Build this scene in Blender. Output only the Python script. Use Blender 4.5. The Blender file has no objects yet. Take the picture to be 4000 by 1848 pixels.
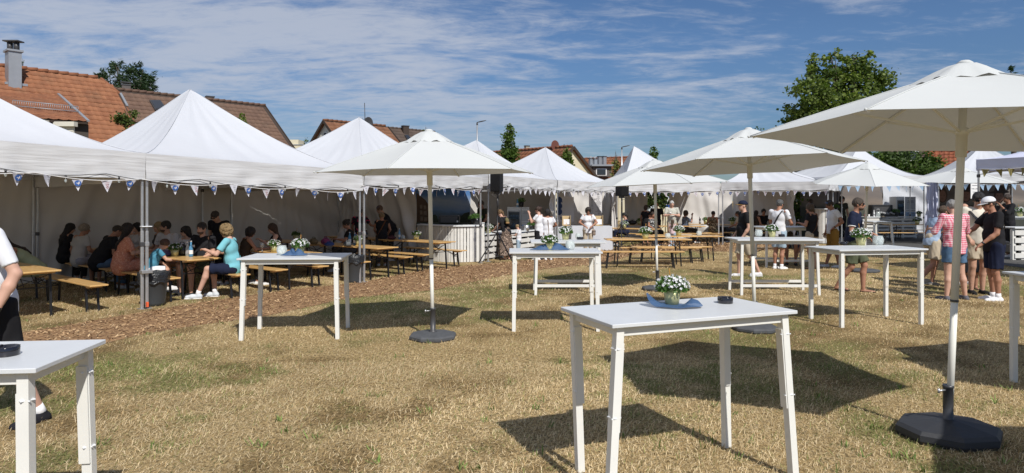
import bpy, math, random
import numpy as np
from mathutils import Vector, Matrix, Euler
random.seed(7); RNG = np.random.default_rng(11)
SC = bpy.context.scene
COL = SC.collection
R = math.radians
# ------------------------------------------------------------------ camera
H = 1.72; F = 2600.0; HX = 2000.0; HY = 781.0
cd = bpy.data.cameras.new('camera'); cam = bpy.data.objects.new('camera', cd); COL.objects.link(cam)
cam.location = (0, 0, H); cam.rotation_euler = (R(90), 0, 0)
cd.sensor_width = 36; cd.lens = 36*F/4000; cd.shift_y = -(924-HY)/4000
cd.clip_start = .05; cd.clip_end = 2000
SC.camera = cam
# ------------------------------------------------------------------ light
SUN_EL = 45.5; SUN_AZ = 154.5           # azimuth clockwise from +Y
sdir = Vector((math.sin(R(SUN_AZ))*math.cos(R(SUN_EL)), math.cos(R(SUN_AZ))*math.cos(R(SUN_EL)), math.sin(R(SUN_EL))))
sl = bpy.data.lights.new('sun', 'SUN'); sl.energy = 4.75; sl.angle = R(.55); sl.color = (1, .955, .88)
so = bpy.data.objects.new('sun', sl); COL.objects.link(so)
so.rotation_euler = sdir.to_track_quat('Z', 'Y').to_euler(); so.location = (8, -20, 22)
W = bpy.data.worlds.new('World'); SC.world = W; W.use_nodes = True
nt = W.node_tree; nt.nodes.clear()
def N(tree, typ, **kw):
    n = tree.nodes.new(typ)
    for k, v in kw.items():
        if k == 'inp':
            for a, b in v.items(): n.inputs[a].default_value = b
        else: setattr(n, k, v)
    return n
def L(tree, a, ao, b, bi): tree.links.new(a.outputs[ao], b.inputs[bi])
def M(tree, op, a=None, b=None, c=None, clamp=False):
    n = tree.nodes.new('ShaderNodeMath'); n.operation = op; n.use_clamp = clamp
    for i, v in enumerate((a, b, c)):
        if v is None: continue
        if isinstance(v, (int, float)): n.inputs[i].default_value = v
        else: tree.links.new(v, n.inputs[i])
    return n.outputs[0]
sky = N(nt, 'ShaderNodeTexSky', sky_type='NISHITA', sun_disc=False)
sky.sun_elevation = R(SUN_EL); sky.sun_rotation = R(SUN_AZ); sky.air_density = 1.0; sky.dust_density = .35; sky.ozone_density = 2.2; sky.altitude = 300
tc = N(nt, 'ShaderNodeTexCoord'); sx = N(nt, 'ShaderNodeSeparateXYZ'); L(nt, tc, 'Generated', sx, 0)
zz = M(nt, 'ADD', M(nt, 'MAXIMUM', sx.outputs[2], 0.0), .10)
cx = M(nt, 'DIVIDE', sx.outputs[0], zz); cy = M(nt, 'DIVIDE', sx.outputs[1], zz)
cb = N(nt, 'ShaderNodeCombineXYZ'); nt.links.new(cx, cb.inputs[0]); nt.links.new(cy, cb.inputs[1])
def wnoise(scale, detail, rough, dist, sc3, loc=(0, 0, 0), rot=0):
    mp = N(nt, 'ShaderNodeMapping'); mp.inputs['Scale'].default_value = sc3; mp.inputs['Location'].default_value = loc; mp.inputs['Rotation'].default_value = (0, 0, rot)
    nt.links.new(cb.outputs[0], mp.inputs[0])
    n = N(nt, 'ShaderNodeTexNoise', inp={'Scale': scale, 'Detail': detail, 'Roughness': rough, 'Distortion': dist}); L(nt, mp, 0, n, 'Vector')
    return n.outputs['Fac']
big = wnoise(.42, 3, .5, .3, (1.0, 1.0, 1), (5.2, 2.6, 0), R(20))
mid = wnoise(1.7, 9, .62, .9, (.62, 1.15, 1), (1.7, 4.1, 0), R(-14))
fin = wnoise(6.5, 7, .68, .5, (.8, 1.5, 1), (3, 9, 0), R(25))
# cloud cover: thicker towards the left (west) of the view, clear blue towards the right
az = M(nt, 'DIVIDE', sx.outputs[0], M(nt, 'ADD', M(nt, 'ABSOLUTE', sx.outputs[1]), .35))
bias = M(nt, 'MULTIPLY', M(nt, 'ADD', az, .02), -.26)
cov = M(nt, 'ADD', M(nt, 'ADD', M(nt, 'MULTIPLY', mid, .78), M(nt, 'MULTIPLY', big, .40)), M(nt, 'ADD', M(nt, 'MULTIPLY', fin, .46), bias))
cr = N(nt, 'ShaderNodeMapRange', interpolation_type='SMOOTHSTEP'); nt.links.new(cov, cr.inputs[0])
cr.inputs['From Min'].default_value = .66; cr.inputs['From Max'].default_value = 1.0; cr.inputs['To Max'].default_value = .80
hz = N(nt, 'ShaderNodeMapRange'); nt.links.new(sx.outputs[2], hz.inputs[0]); hz.inputs['From Min'].default_value = .0; hz.inputs['From Max'].default_value = .16
hz.inputs['To Min'].default_value = .25
cf = M(nt, 'MULTIPLY', cr.outputs[0], hz.outputs[0])
tint = N(nt, 'ShaderNodeMixRGB', blend_type='MULTIPLY'); tint.inputs[0].default_value = 1
tint.inputs[2].default_value = (.64, .80, 1.0, 1)
hd = N(nt, 'ShaderNodeMapRange'); nt.links.new(sx.outputs[2], hd.inputs[0]); hd.inputs['From Max'].default_value = .22; hd.inputs['To Min'].default_value = .66; hd.inputs['To Max'].default_value = .98
hs = N(nt, 'ShaderNodeVectorMath', operation='SCALE'); L(nt, sky, 0, hs, 0); nt.links.new(hd.outputs[0], hs.inputs['Scale']); L(nt, hs, 0, tint, 1)
mixc = N(nt, 'ShaderNodeMixRGB'); nt.links.new(cf, mixc.inputs[0]); L(nt, tint, 0, mixc, 1)
mixc.inputs[2].default_value = (6.0, 6.5, 7.6, 1)
bg = N(nt, 'ShaderNodeBackground'); bg.inputs[1].default_value = .083; L(nt, mixc, 0, bg, 0)
wo = N(nt, 'ShaderNodeOutputWorld'); L(nt, bg, 0, wo, 0)
SC.view_settings.view_transform = 'Standard'; SC.view_settings.look = 'None'
SC.view_settings.exposure = 0; SC.view_settings.gamma = 1; SC.view_settings.use_curve_mapping = False
SC.render.engine = 'CYCLES'
SC.cycles.max_bounces = 6; SC.cycles.diffuse_bounces = 3; SC.cycles.glossy_bounces = 2
SC.cycles.transparent_max_bounces = 8; SC.cycles.transmission_bounces = 4

# ------------------------------------------------------------------ projection helpers (photo pixel -> place)
def G(px, py, z=0.0):
    Y = F*(H-z)/(py-HY); return Vector(((px-HX)/F*Y, Y, z))
def AT(px, py, Y): return Vector(((px-HX)/F*Y, Y, H-(py-HY)*Y/F))
def XA(px, Y): return (px-HX)/F*Y
# ------------------------------------------------------------------ object helpers
def link(o, parent=None):
    COL.objects.link(o)
    if parent is not None: o.parent = parent
    return o
def tag(o, label=None, cat=None, group=None, kind=None):
    if label: o['label'] = label
    if cat: o['category'] = cat
    if group: o['group'] = group
    if kind: o['kind'] = kind
    return o
def thing(name, label, cat, loc=(0, 0, 0), rz=0, group=None):
    o = bpy.data.objects.new(name, None); o.empty_display_size = .1
    link(o); o.location = loc; o.rotation_euler = (0, 0, rz)
    return tag(o, label, cat, group)
def newobj(name, me, mat=None, parent=None):
    if mat is not None and len(me.materials) == 0: me.materials.append(mat)
    return link(bpy.data.objects.new(name, me), parent)
def npmesh(name, V, Fc, smooth=True, mat=None):
    """V (n,3), Fc (m,k) int -> mesh"""
    V = np.asarray(V, np.float32); Fc = np.asarray(Fc, np.int32); k = Fc.shape[1]
    me = bpy.data.meshes.new(name)
    me.vertices.add(len(V)); me.vertices.foreach_set('co', V.ravel())
    me.loops.add(Fc.size); me.loops.foreach_set('vertex_index', Fc.ravel())
    me.polygons.add(len(Fc)); me.polygons.foreach_set('loop_start', np.arange(0, Fc.size, k, dtype=np.int32))
    if smooth: me.polygons.foreach_set('use_smooth', np.ones(len(Fc), bool))
    me.update(calc_edges=True)
    if mat is not None: me.materials.append(mat)
    return me
class MB:
    def __init__(s): s.v = []; s.f = []; s.sm = []; s.mi = []; s.m = 0
    def add(s, vs, fs, smooth=False):
        b = len(s.v); s.v += [tuple(v) for v in vs]
        for f in fs: s.f.append(tuple(b+i for i in f)); s.sm.append(smooth); s.mi.append(s.m)
        return s
    def box(s, c, d, rz=0, ch=0, rot=None):
        hx, hy, hz = d[0]/2, d[1]/2, d[2]/2
        if ch > 0:
            vs = []
            for X in (-1, 1):
                for Y in (-1, 1):
                    for Z in (-1, 1):
                        vs += [(X*hx, Y*(hy-ch), Z*(hz-ch)), (X*(hx-ch), Y*hy, Z*(hz-ch)), (X*(hx-ch), Y*(hy-ch), Z*hz)]
            def i(X, Y, Z, k): return (((X > 0)*4+(Y > 0)*2+(Z > 0))*3+k)
            fs = []
            for sg in (-1, 1):
                q = [(-1, -1), (1, -1), (1, 1), (-1, 1)]
                if sg < 0: q = q[::-1]
                fs.append([i(sg, a, b, 0) for a, b in q]); fs.append([i(b, sg, a, 1) for a, b in q]); fs.append([i(a, b, sg, 2) for a, b in q])
            for a in (-1, 1):
                for b in (-1, 1):
                    e = [i(a, b, -1, 0), i(a, b, 1, 0), i(a, b, 1, 1), i(a, b, -1, 1)]; fs.append(e if a*b < 0 else e[::-1])
                    e = [i(-1, a, b, 1), i(1, a, b, 1), i(1, a, b, 2), i(-1, a, b, 2)]; fs.append(e if a*b < 0 else e[::-1])
                    e = [i(a, -1, b, 0), i(a, 1, b, 0), i(a, 1, b, 2), i(a, -1, b, 2)]; fs.append(e if a*b > 0 else e[::-1])
                    for c2 in (-1, 1):
                        t = [i(a, b, c2, 0), i(a, b, c2, 1), i(a, b, c2, 2)]; fs.append(t if a*b*c2 > 0 else t[::-1])
        else:
            vs = [(x*hx, y*hy, z*hz) for x in (-1, 1) for y in (-1, 1) for z in (-1, 1)]
            fs = [(0, 1, 3, 2), (4, 6, 7, 5), (0, 4, 5, 1), (2, 3, 7, 6), (0, 2, 6, 4), (1, 5, 7, 3)]
        m = rot if rot is not None else Matrix.Rotation(rz, 3, 'Z')
        c = Vector(c)
        return s.add([m @ Vector(v)+c for v in vs], fs)
    def bar(s, a, b, w, d=None, up=(0, 0, 1), w2=None):
        """square bar from a to b; w across, d other"""
        a = Vector(a); b = Vector(b); d = d or w; t = (b-a).normalized(); u = Vector(up)
        if abs(t.dot(u)) > .98: u = Vector((0, 1, 0))
        x = t.cross(u).normalized(); y = x.cross(t).normalized()
        k = (w2/w) if w2 else 1
        vs = [a+x*(w/2*i)+y*(d/2*j) for i, j in ((-1, -1), (1, -1), (1, 1), (-1, 1))]+[b+x*(w/2*i*k)+y*(d/2*j*k) for i, j in ((-1, -1), (1, -1), (1, 1), (-1, 1))]
        return s.add(vs, [(3, 2, 1, 0), (4, 5, 6, 7), (0, 1, 5, 4), (1, 2, 6, 5), (2, 3, 7, 6), (3, 0, 4, 7)])
    def tube(s, pts, r, n=8, cap=True, smooth=True):
        pts = [Vector(p) for p in pts]; rs = r if isinstance(r, (list, tuple)) else [r]*len(pts)
        vs = []; up = Vector((0, 0, 1))
        for i, p in enumerate(pts):
            t = (pts[min(i+1, len(pts)-1)]-pts[max(i-1, 0)]).normalized()
            u = up if abs(t.dot(up)) < .95 else Vector((0, 1, 0))
            x = t.cross(u).normalized(); y = x.cross(t).normalized()
            for k in range(n):
                a = 2*math.pi*k/n; vs.append(p+(x*math.cos(a)+y*math.sin(a))*rs[i])
        fs = [(i*n+k, i*n+(k+1) % n, (i+1)*n+(k+1) % n, (i+1)*n+k) for i in range(len(pts)-1) for k in range(n)]
        if cap: fs += [tuple(range(n-1, -1, -1)), tuple((len(pts)-1)*n+k for k in range(n))]
        return s.add(vs, fs, smooth)
    def lathe(s, prof, n=16, c=(0, 0, 0), smooth=True, cap=True):
        vs = []; c = Vector(c)
        for r_, z in prof:
            for k in range(n):
                a = 2*math.pi*k/n; vs.append((c.x+r_*math.cos(a), c.y+r_*math.sin(a), c.z+z))
        m = len(prof)
        fs = [(i*n+k, i*n+(k+1) % n, (i+1)*n+(k+1) % n, (i+1)*n+k) for i in range(m-1) for k in range(n)]
        if cap: fs += [tuple(range(n-1, -1, -1)), tuple((m-1)*n+k for k in range(n))]
        return s.add(vs, fs, smooth)
    def ball(s, c, r, n=8, m=6):
        r = r if isinstance(r, (tuple, list)) else (r, r, r); c = Vector(c); vs = []
        for i in range(m+1):
            th = math.pi*i/m
            for k in range(n):
                a = 2*math.pi*k/n; vs.append((c.x+r[0]*math.sin(th)*math.cos(a), c.y+r[1]*math.sin(th)*math.sin(a), c.z-r[2]*math.cos(th)))
        return s.add(vs, [(i*n+k, i*n+(k+1) % n, (i+1)*n+(k+1) % n, (i+1)*n+k) for i in range(m) for k in range(n)], True)
    def mesh(s, name, mat):
        me = bpy.data.meshes.new(name); me.from_pydata(s.v, [], s.f)
        me.polygons.foreach_set('use_smooth', s.sm)
        mats = mat if isinstance(mat, (list, tuple)) else [mat]
        for m in mats: me.materials.append(m)
        if len(mats) > 1: me.polygons.foreach_set('material_index', s.mi)
        me.update(); return me
    def build(s, name, mat, parent=None): return newobj(name, s.mesh(name, mat), None, parent)
def copy_tree(o, parent=None):
    c = o.copy(); COL.objects.link(c)
    c.parent = parent
    for ch in list(o.children): copy_tree(ch, c)
    return c
# ------------------------------------------------------------------ materials
MATS = {}
def mat(name, col, rough=.6, var=0.0, vscale=8.0, bump=0.0, bscale=40.0, metal=0.0, trans=0.0, spec=.5, coat=0.0, col2=None, vdetail=4, obj=True, stretch=(1, 1, 1), tcol=None):
    if name in MATS: return MATS[name]
    m = bpy.data.materials.new(name); m.use_nodes = True; t = m.node_tree
    b = t.nodes['Principled BSDF']; out = t.nodes['Material Output']
    b.inputs['Roughness'].default_value = rough; b.inputs['Metallic'].default_value = metal
    b.inputs['Specular IOR Level'].default_value = spec; b.inputs['Coat Weight'].default_value = coat
    b.inputs['Base Color'].default_value = (*col, 1)
    if var or bump:
        tcn = N(t, 'ShaderNodeTexCoord'); mp = N(t, 'ShaderNodeMapping'); mp.inputs['Scale'].default_value = stretch
        L(t, tcn, 'Object' if obj else 'Generated', mp, 0)
    if var:
        n = N(t, 'ShaderNodeTexNoise', inp={'Scale': vscale, 'Detail': vdetail, 'Roughness': .6}); L(t, mp, 0, n, 'Vector')
        mx = N(t, 'ShaderNodeMixRGB'); c2 = col2 or tuple(max(0, c*(1-var)) for c in col)
        rr = N(t, 'ShaderNodeMapRange'); L(t, n, 'Fac', rr, 0); rr.inputs['From Min'].default_value = .3; rr.inputs['From Max'].default_value = .7
        L(t, rr, 0, mx, 0); mx.inputs[1].default_value = (*col, 1); mx.inputs[2].default_value = (*c2, 1); L(t, mx, 0, b, 'Base Color')
    if bump:
        n2 = N(t, 'ShaderNodeTexNoise', inp={'Scale': bscale, 'Detail': 3.0}); L(t, mp, 0, n2, 'Vector')
        bp = N(t, 'ShaderNodeBump', inp={'Strength': bump, 'Distance': .02}); L(t, n2, 'Fac', bp, 'Height'); L(t, bp, 0, b, 'Normal')
    if trans:
        tr = N(t, 'ShaderNodeBsdfTranslucent'); tr.inputs[0].default_value = (*(tcol or col), 1)
        ms = N(t, 'ShaderNodeMixShader'); ms.inputs[0].default_value = trans
        L(t, b, 0, ms, 1); L(t, tr, 0, ms, 2); L(t, ms, 0, out, 0)
    MATS[name] = m; return m
mW = mat('white_painted_wood', (.635, .655, .675), .38, var=.09, vscale=2.2, vdetail=8, bump=.05, bscale=60)
mWm = mat('white_leg_paint', (.76, .76, .73), .38, var=.06, vscale=5)
mZip = mat('zip_tie_plastic', (.8, .82, .85), .4)
mTent = mat('tent_fabric', (.585, .605, .65), .75, var=.04, vscale=1.2, bump=.35, bscale=2.6, trans=.085, tcol=(.75, .66, .60), spec=.2)
mVal = mat('valance_fabric', (.60, .605, .62), .8, var=.05, vscale=1.2, bump=.75, bscale=1.6, trans=.07, tcol=(.75, .66, .60), spec=.15, stretch=(.7, .7, 9))
mTentL = mat('tent_fabric_shade_tint', (.56, .58, .72), .75, var=.04, vscale=1.2, bump=.35, bscale=2.6, trans=.06, spec=.2)  # tent white with the lilac of a shaded canopy mixed into the colour
mWall = mat('side_wall_fabric', (.60, .58, .56), .8, var=.05, vscale=1.0, bump=.5, bscale=1.7, trans=.02, tcol=(.8, .7, .62), spec=.15)
mUmb = mat('umbrella_fabric', (.60, .62, .62), .8, var=.03, vscale=2, bump=.15, bscale=5, trans=.10, tcol=(.7, .68, .62), spec=.15)
mPole = mat('umbrella_pole_paint', (.78, .78, .73), .35, var=.04)
mAlu = mat('tent_leg_aluminium', (.60, .61, .63), .38, metal=.75, var=.15, vscale=12)
mDark = mat('dark_grey_steel', (.07, .07, .075), .45, metal=.3)
mBase = mat('umbrella_base_concrete', (.085, .09, .10), .75, var=.25, vscale=14, bump=.2)
mBeer = mat('lacquered_spruce', (.68, .44, .18), .38, var=.35, vscale=5, col2=(.56, .33, .12), stretch=(.6, 9, 9), coat=.25, bump=.04)
mSteel = mat('black_folding_steel', (.012, .012, .014), .4)
mGold = mat('champagne_pot_metal', (.60, .58, .30), .35, metal=.35, var=.08)
mGold2 = mat('pot_inside_soil', (.05, .035, .02), .9)
mLeaf = mat('pot_plant_leaf', (.075, .17, .028), .5, var=.5, vscale=60, trans=.25, tcol=(.2, .4, .05))
mPetal = mat('white_petal', (.86, .86, .88), .6, trans=.25)
mBlack = mat('black_plastic', (.015, .015, .017), .35)
mGlossBlack = mat('black_melamine', (.012, .012, .018), .12, coat=.6)
mBin = mat('bin_plastic', (.045, .05, .055), .45, var=.1)
mBag = mat('bin_liner_film', (.02, .022, .025), .25, bump=.8, bscale=40)
mPallet = mat('white_painted_pallet_wood', (.74, .73, .70), .65, var=.14, vscale=6, stretch=(1, 1, 1), bump=.15)
mShade = mat('counter_inside_shade', (.03, .03, .032), .8)  # near-black colour standing in for the shade inside the counters
mWhiteP = mat('white_plastic', (.72, .74, .76), .4)
mPaper = mat('paper', (.80, .80, .80), .8)
mInk = mat('printed_ink', (.05, .055, .07), .8)
mInkG = mat('grey_ink', (.25, .26, .28), .8)
mBlue = mat('blue_emblem', (.03, .10, .33), .7)
mRedInk = mat('faded_red_ink', (.35, .10, .10), .8)
mPen = mat('pennant_fabric', (.66, .66, .72), .8, trans=.15)
mRope = mat('white_cord', (.7, .7, .7), .8)
mJeansL = mat('light_denim', (.34, .47, .60), .85, var=.25, vscale=9, bump=.2)
def glass(name, col, rough=.05, alpha=.35):
    m = bpy.data.materials.new(name); m.use_nodes = True; t = m.node_tree; b = t.nodes['Principled BSDF']; out = t.nodes['Material Output']
    b.inputs['Base Color'].default_value = (*col, 1); b.inputs['Roughness'].default_value = rough
    tr = N(t, 'ShaderNodeBsdfTransparent'); ms = N(t, 'ShaderNodeMixShader'); ms.inputs[0].default_value = alpha
    L(t, tr, 0, ms, 1); L(t, b, 0, ms, 2); L(t, ms, 0, out, 0); return m
mGlass = glass('clear_glass', (.75, .82, .82), .08, .4)
mBlueGlass = glass('blue_glass', (.12, .33, .55), .06, .75)
mOrangeDrink = glass('orange_drink', (.8, .22, .03), .1, .8)
mTulle = glass('blue_tulle', (.04, .10, .22), .7, .84)
# ================================================================== GROUND
def vn(x, y, s, seed=0):
    """smooth value noise on arrays"""
    r = np.random.default_rng(seed).random((257, 257)).astype(np.float32)
    x = np.asarray(x)*s+100.3; y = np.asarray(y)*s+77.7
    xi = np.floor(x).astype(int); yi = np.floor(y).astype(int); fx = x-xi; fy = y-yi
    fx = fx*fx*(3-2*fx); fy = fy*fy*(3-2*fy); a = xi % 256; b = yi % 256
    return (r[a, b]*(1-fx)+r[a+1, b]*fx)*(1-fy)+(r[a, b+1]*(1-fx)+r[a+1, b+1]*fx)*fy
def inpoly(x, y, P):
    c = np.zeros(x.shape, bool); n = len(P)
    for i in range(n):
        x1, y1 = P[i][0], P[i][1]; x2, y2 = P[(i+1) % n][0], P[(i+1) % n][1]
        if y1 == y2: continue
        c ^= ((y1 > y) != (y2 > y)) & (x < (x2-x1)*(y-y1)/(y2-y1)+x1)
    return c
gm = bpy.data.materials.new('dry_lawn_soil'); gm.use_nodes = True; t = gm.node_tree; b = t.nodes['Principled BSDF']
tcn = N(t, 'ShaderNodeTexCoord'); n1 = N(t, 'ShaderNodeTexNoise', inp={'Scale': .55, 'Detail': 4.0}); n2 = N(t, 'ShaderNodeTexNoise', inp={'Scale': 45.0, 'Detail': 5.0, 'Roughness': .7})
mp = N(t, 'ShaderNodeMapping'); mp.inputs['Scale'].default_value = (1, .5, 1); L(t, tcn, 'Object', mp, 0)
L(t, tcn, 'Object', n1, 'Vector'); L(t, mp, 0, n2, 'Vector')
r1 = N(t, 'ShaderNodeValToRGB'); r1.color_ramp.elements[0].position = .34; r1.color_ramp.elements[0].color = (.22, .18, .085, 1); r1.color_ramp.elements[1].position = .62; r1.color_ramp.elements[1].color = (.38, .29, .155, 1)
r2 = N(t, 'ShaderNodeValToRGB'); r2.color_ramp.elements[0].position = .36; r2.color_ramp.elements[0].color = (.26, .25, .22, 1); r2.color_ramp.elements[1].position = .62; r2.color_ramp.elements[1].color = (1.25, 1.2, 1.1, 1)
L(t, n1, 'Fac', r1, 0); L(t, n2, 'Fac', r2, 0)
mx = N(t, 'ShaderNodeMixRGB', blend_type='MULTIPLY'); mx.inputs[0].default_value = 1; at_ = N(t, 'ShaderNodeAttribute', attribute_name='col'); L(t, at_, 'Color', mx, 1); L(t, r2, 0, mx, 2); L(t, mx, 0, b, 'Base Color')
b.inputs['Roughness'].default_value = .95; b.inputs['Specular IOR Level'].default_value = .1
bp = N(t, 'ShaderNodeBump', inp={'Strength': .8, 'Distance': .03}); L(t, n2, 'Fac', bp, 'Height'); L(t, bp, 0, b, 'Normal')
def fields(X, Y):
    gp = vn(X, Y, .5, 1)*.45+vn(X, Y, 1.7, 2)*.33+vn(X, Y, 5, 3)*.22+.10*np.exp(-((X+2.4)**2/6+(Y-6.3)**2/5))
    gp = gp+.10*(vn(X, Y, 11, 4)-.5); gw = np.clip((gp-.47)/.24, 0, 1); gw = gw*gw*(3-2*gw)
    bp_ = vn(X, Y, .9, 30)*.5+vn(X, Y, 3.1, 31)*.5; bp_ = bp_+.14*(vn(X, Y, 9, 33)-.5); bw = np.clip((bp_-.48)/.30, 0, 1); bw = bw*bw*(3-2*bw)
    return gw, bw
xs = np.r_[-400, -150, -60, -30, -20, np.arange(-14, 14, .1), 20, 30, 60, 150, 400]; ys = np.r_[-60, -10, np.arange(1, 22, .1), 26, 32, 45, 80, 200, 900]
XX, YY = np.meshgrid(xs, ys); gw_, bw_ = fields(XX, YY)
cS, cB, cG = np.array([.42, .32, .175]), np.array([.24, .175, .09]), np.array([.17, .175, .07])
gc = cS*(1-bw_[..., None])+cB*bw_[..., None]; gc = gc*(1-.6*gw_[..., None])+cG*.6*gw_[..., None]
ii = np.arange(XX.size).reshape(XX.shape); gF = np.stack([ii[:-1, :-1], ii[:-1, 1:], ii[1:, 1:], ii[1:, :-1]], -1).reshape(-1, 4)
me = npmesh('ground', np.stack([XX, YY, XX*0], -1).reshape(-1, 3), gF, False, gm); ca = me.color_attributes.new('col', 'FLOAT_COLOR', 'POINT'); ca.data.foreach_set('color', np.c_[gc.reshape(-1, 3), np.ones(XX.size)].astype(np.float32).ravel())
tag(newobj('ground', me), kind='structure')
# wood chip path
up = [(-300, 1375), (40, 1308), (240, 1275), (418, 1243), (630, 1208), (786, 1180), (1000, 1152), (1152, 1130), (1419, 1103), (1530, 1079), (1686, 1050), (1850, 1036), (2000, 1022), (2147, 1008), (2300, 985), (2420, 968), (2520, 948), (2634, 940), (2760, 937), (2850, 941), (3000, 950), (3180, 950)]
lo = [(3180, 962), (3000, 978), (2850, 984), (2700, 980), (2600, 984), (2486, 992), (2345, 1034), (2200, 1042), (2050, 1062), (1900, 1092), (1790, 1112), (1686, 1137), (1520, 1150), (1338, 1170), (1172, 1208), (980, 1246), (760, 1272), (560, 1306), (372, 1352), (150, 1400), (-150, 1500), (-320, 1560)]
PATH = [G(x, y) for x, y in up+lo]
chipm = bpy.data.materials.new('wood_chip_bed'); chipm.use_nodes = True; t = chipm.node_tree; b = t.nodes['Principled BSDF']
vo = N(t, 'ShaderNodeTexVoronoi', inp={'Scale': 26.0}); tcn = N(t, 'ShaderNodeTexCoord'); L(t, tcn, 'Object', vo, 'Vector')
rp = N(t, 'ShaderNodeValToRGB'); rp.color_ramp.elements[0].color = (.13, .065, .03, 1); rp.color_ramp.elements[1].color = (.38, .23, .11, 1)
sp = N(t, 'ShaderNodeSeparateColor'); L(t, vo, 'Color', sp, 0); L(t, sp, 0, rp, 0); L(t, rp, 0, b, 'Base Color'); b.inputs['Roughness'].default_value = .9
g = MB(); nU = len(up)
# ribbon between upper and lower edge, resampled
def resamp(pts, n):
    d = np.array([[p.x, p.y] for p in pts]); s = np.r_[0, np.cumsum(np.linalg.norm(np.diff(d, axis=0), axis=1))]
    q = np.linspace(0, s[-1], n); return np.c_[np.interp(q, s, d[:, 0]), np.interp(q, s, d[:, 1])]
ru = resamp([G(*p) for p in up], 60); rl = resamp([G(*p) for p in lo[::-1]], 60)
g.add([(x, y, .004) for x, y in ru]+[(x, y, .004) for x, y in rl], [(i+60, i+61, i+1, i) for i in range(59)])
tag(g.build('wood_chip_path', chipm), kind='structure')
# asphalt at the right
asp = mat('asphalt', (.085, .083, .08), .85, var=.35, vscale=1.5, bump=.3, bscale=90)
A_ = [G(3130, 948), G(3300, 956), G(3460, 972), G(3613, 988), G(3930, 1038), G(4060, 1056), G(4700, 1100), Vector((60, 14, 0)), Vector((70, 60, 0)), Vector((14, 60, 0))]
g = MB(); g.add([(p.x, p.y, .008) for p in A_], [tuple(range(len(A_)))])
tag(g.build('asphalt_yard', asp), kind='structure')
# light parking marking strip on asphalt
# ---- colour attribute material for blades, chips, leaves
def attrmat(name, rough=.7, trans=0.0, tmul=(1, 1, 1), mul=1.0, spec=.3):
    m = bpy.data.materials.new(name); m.use_nodes = True; t = m.node_tree; b = t.nodes['Principled BSDF']; out = t.nodes['Material Output']
    a = N(t, 'ShaderNodeAttribute', attribute_name='col'); L(t, a, 'Color', b, 'Base Color')
    b.inputs['Roughness'].default_value = rough; b.inputs['Specular IOR Level'].default_value = spec
    if trans:
        tr = N(t, 'ShaderNodeBsdfTranslucent'); mm = N(t, 'ShaderNodeMixRGB', blend_type='MULTIPLY'); mm.inputs[0].default_value = 1; mm.inputs[2].default_value = (*tmul, 1)
        L(t, a, 'Color', mm, 1); L(t, mm, 0, tr, 0); ms = N(t, 'ShaderNodeMixShader'); ms.inputs[0].default_value = trans
        L(t, b, 0, ms, 1); L(t, tr, 0, ms, 2); L(t, ms, 0, out, 0)
    return m
def setcol(me, C):
    ca = me.color_attributes.new('col', 'FLOAT_COLOR', 'POINT')
    C = np.c_[C, np.ones(len(C))].astype(np.float32); ca.data.foreach_set('color', C.ravel())
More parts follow.
